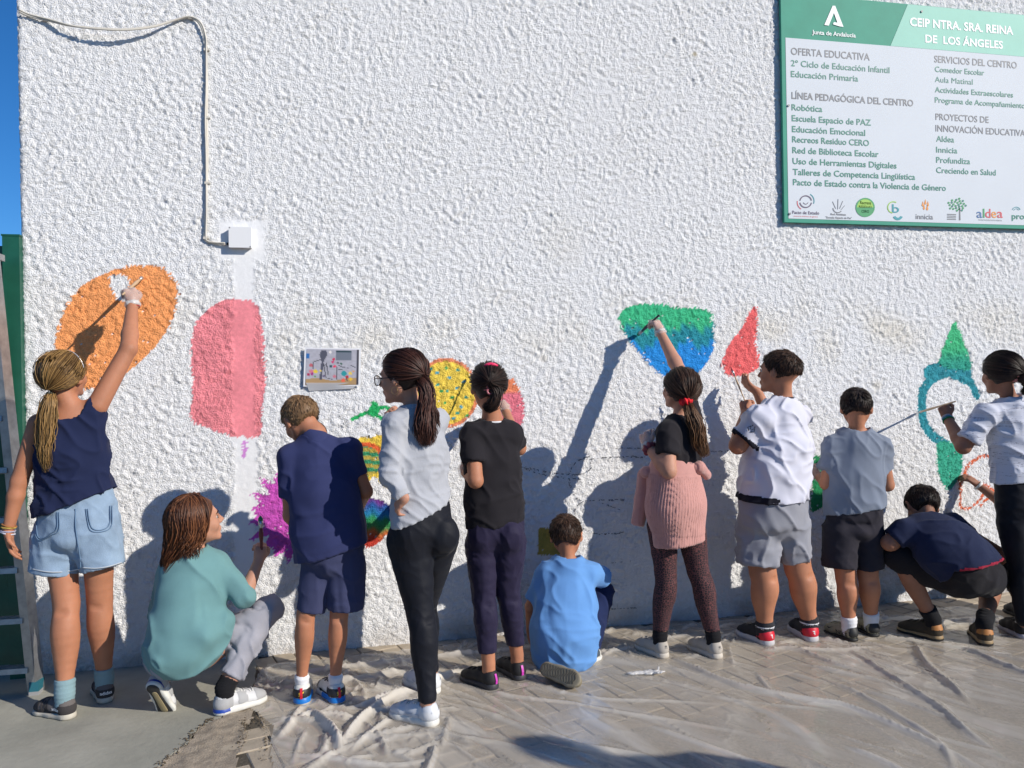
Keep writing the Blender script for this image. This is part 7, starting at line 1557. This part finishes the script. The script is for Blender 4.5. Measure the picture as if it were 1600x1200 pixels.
# ---------------- 12: child crouching behind, mostly hidden
def person12():
    p = Person(G(1640, 975), 4.28, 'crouching child mostly hidden behind the girl at the right edge, one arm drawing', SK_C); j = p.j; m = p.m; b = p.b
    h = Head(j(1632, 690, 0), math.radians(-60)+viewyaw(1632), 0, 0, 1.0); N = j(1640, 732, 0); SL, SR = j(1612, 756, .02), j(1672, 752, -.04)
    EL, WL = W(1578, 796, .26), W(1528, 758, .09); ER, WR = j(1650, 830, -.1), j(1600, 850, -.14)
    p.torso([(1642, 765, 0, 36), (1645, 805, .02, 42), (1648, 850, .03, 44), (1648, 885, .02, 44)], SL, SR, 1.35)
    add_head(b, h, N, .036); b.cone(N, lerp(SL, SR, .5)-p.up*.03, .038, .038*1.0, .02); b.cone(SL, SR, .036, .036, .02); p.yoke(b, .022, N); p.torso_ops(b, -.012, body=True)
    limb(b, [SL, EL, WL], [.038, .033, .022], .012); limb(b, [SR, ER, WR], [.038, .033, .022], .012); hd = unit(W(1508, 742, .05)-WL); hand(b, WL, hd, [-.1, .6, -.7], -1, (.6, .7), .95); hand(b, WR, [-.8, .4, 0], [0, 0, -1], 1, (.4, .4), .9)
    hl, hr = j(1630, 892, 0), j(1666, 890, 0); kl, kr = j(1578, 880, -.06), j(1625, 880, -.26); al, ar = j(1604, 955, 0), j(1650, 955, -.05)
    limb(b, [hl, kl, al], [.07, .05, .03], .01); limb(b, [hr, kr, ar], [.07, .05, .03], .01); body = p.finish_body(); face_parts(h, body, H_BLACK)
    s = Sdf(); p.torso_ops(s, .006); p.yoke(s, N=N); s.cone(SL, SR, .046, .046, .05); sleeve(s, SL, EL, WL, .6, .054, .054, .03); sleeve(s, SR, ER, WR, .6, .054, .054, .03); s.cone(N, N+p.up*.07, .047, .062, .01, neg=True); bk = cloth('black_cotton', (.017, .015, .018)); p.cloth('black_tee', s, bk, .006, .0085, 121, .05, .9)
    s = Sdf(); limb(s, [hl, kl, lerp(kl, al, .9)], [.085, .062, .045], .02); limb(s, [hr, kr, lerp(kr, ar, .9)], [.085, .062, .045], .02); p.cloth('black_trousers', s, cloth('black_lycra', (.007, .008, .013)), .005, .0085, 123, .05, .9)
    bk = mat('shoe_black_knit', (.012, .011, .012), .7)
    for hh, tt in ((G(1612, 972), G(1575, 955)), (G(1660, 970), G(1625, 955))): shoe(p.e, hh, .225, shoe_frame(hh, tt), bk, bk, .078, lace_m=bk)
    V, F = cap_sdf(h, .007).build(.008); hr_ = ob('hair', V, F, H_BLACK, p.e, tint=np.full(len(V), .1)); short_hair(h, 1800, H_BLACK, hr_, 57, .03, lift=.25)
    bracelet(p.e, WL-hd*.004, hd, .026, .006, mat('white_band', (.7, .7, .68), .5), 0, 'bracelet', 1.6)
    return p
def bystander():
    # adult standing to the right of the camera; only the shadow falls into the picture
    B = np.array([3.02, -3.43, 0.]); e = empty('person', tuple(B), label='adult bystander outside the right edge whose shadow falls on the plastic sheet', cat='person')
    s = Sdf(); q = lambda x, y, z: B+np.array([x, y, z]); fr_ = np.array([-.5, .86, 0])
    s.ell(q(0, 0, 1.60), (.08, .095, .115), None, .01); s.cone(q(0, 0, 1.50), q(0, 0, 1.42), .055, .06, .02); s.cone(q(-.16, -.08, 1.38), q(.16, .08, 1.38), .06, .06, .04)
    s.cone(q(0, 0, 1.35), q(0, 0, 1.0), .17, .15, .04, flat=(fr_, 1.5)); s.cone(q(0, 0, 1.0), q(0, 0, .88), .15, .18, .04, flat=(fr_, 1.4))
    for k in (-1, 1): limb(s, [q(k*.09, k*.05, .9), q(k*.10, k*.05, .48), q(k*.10, k*.05, .08)], [.095, .065, .045], .02); s.cone(q(k*.10, k*.05, .05), q(k*.10-.07, k*.05+.13, .035), .045, .04, .02); limb(s, [q(k*.19, k*.09, 1.37), q(k*.26, k*.12, 1.10), q(k*.14-.08, k*.08+.16, 1.2)], [.055, .045, .032], .02); hand(s, q(k*.14-.08, k*.08+.16, 1.2), [-.5, .8, .3], [-k, -.3, 0], k, (.4, .5), 1.1)
    V, F = s.build(.012); bd = ob('body', V, F, SK_B, e)
    n = normals(V, F); c = V[F].mean(1)
    for nm, lo_, hi_, m_ in (('shirt', .95, 1.43, cloth('bystander_shirt', (.3, .3, .35))), ('trousers', .09, .95, cloth('bystander_trousers', (.03, .04, .07))), ('shoes', -.1, .09, mat('shoe_black_knit', (.012, .011, .012), .7)), ('hair', 1.635, 1.8, H_DBR)):
        k = (c[:, 2] > lo_) & (c[:, 2] < hi_); V2, F2 = compact(V+n*.008, F[k]); ob(nm, V2, F2, m_, e, **({'tint': np.zeros(len(V2))} if nm == 'hair' else {}))
PEOPLE = [person1, person2, person3, person4, person5, person6, person7, person8, person9, person10, person11, person12]
for fn in PEOPLE:
    t0 = time.time(); fn(); print(fn.__name__, round(time.time()-t0, 2))
bystander()
finish_film()
print('total', round(time.time()-t_all, 1), 'tris', sum(len(o.data.polygons)*2 for o in bpy.data.objects if o.type == 'MESH'))
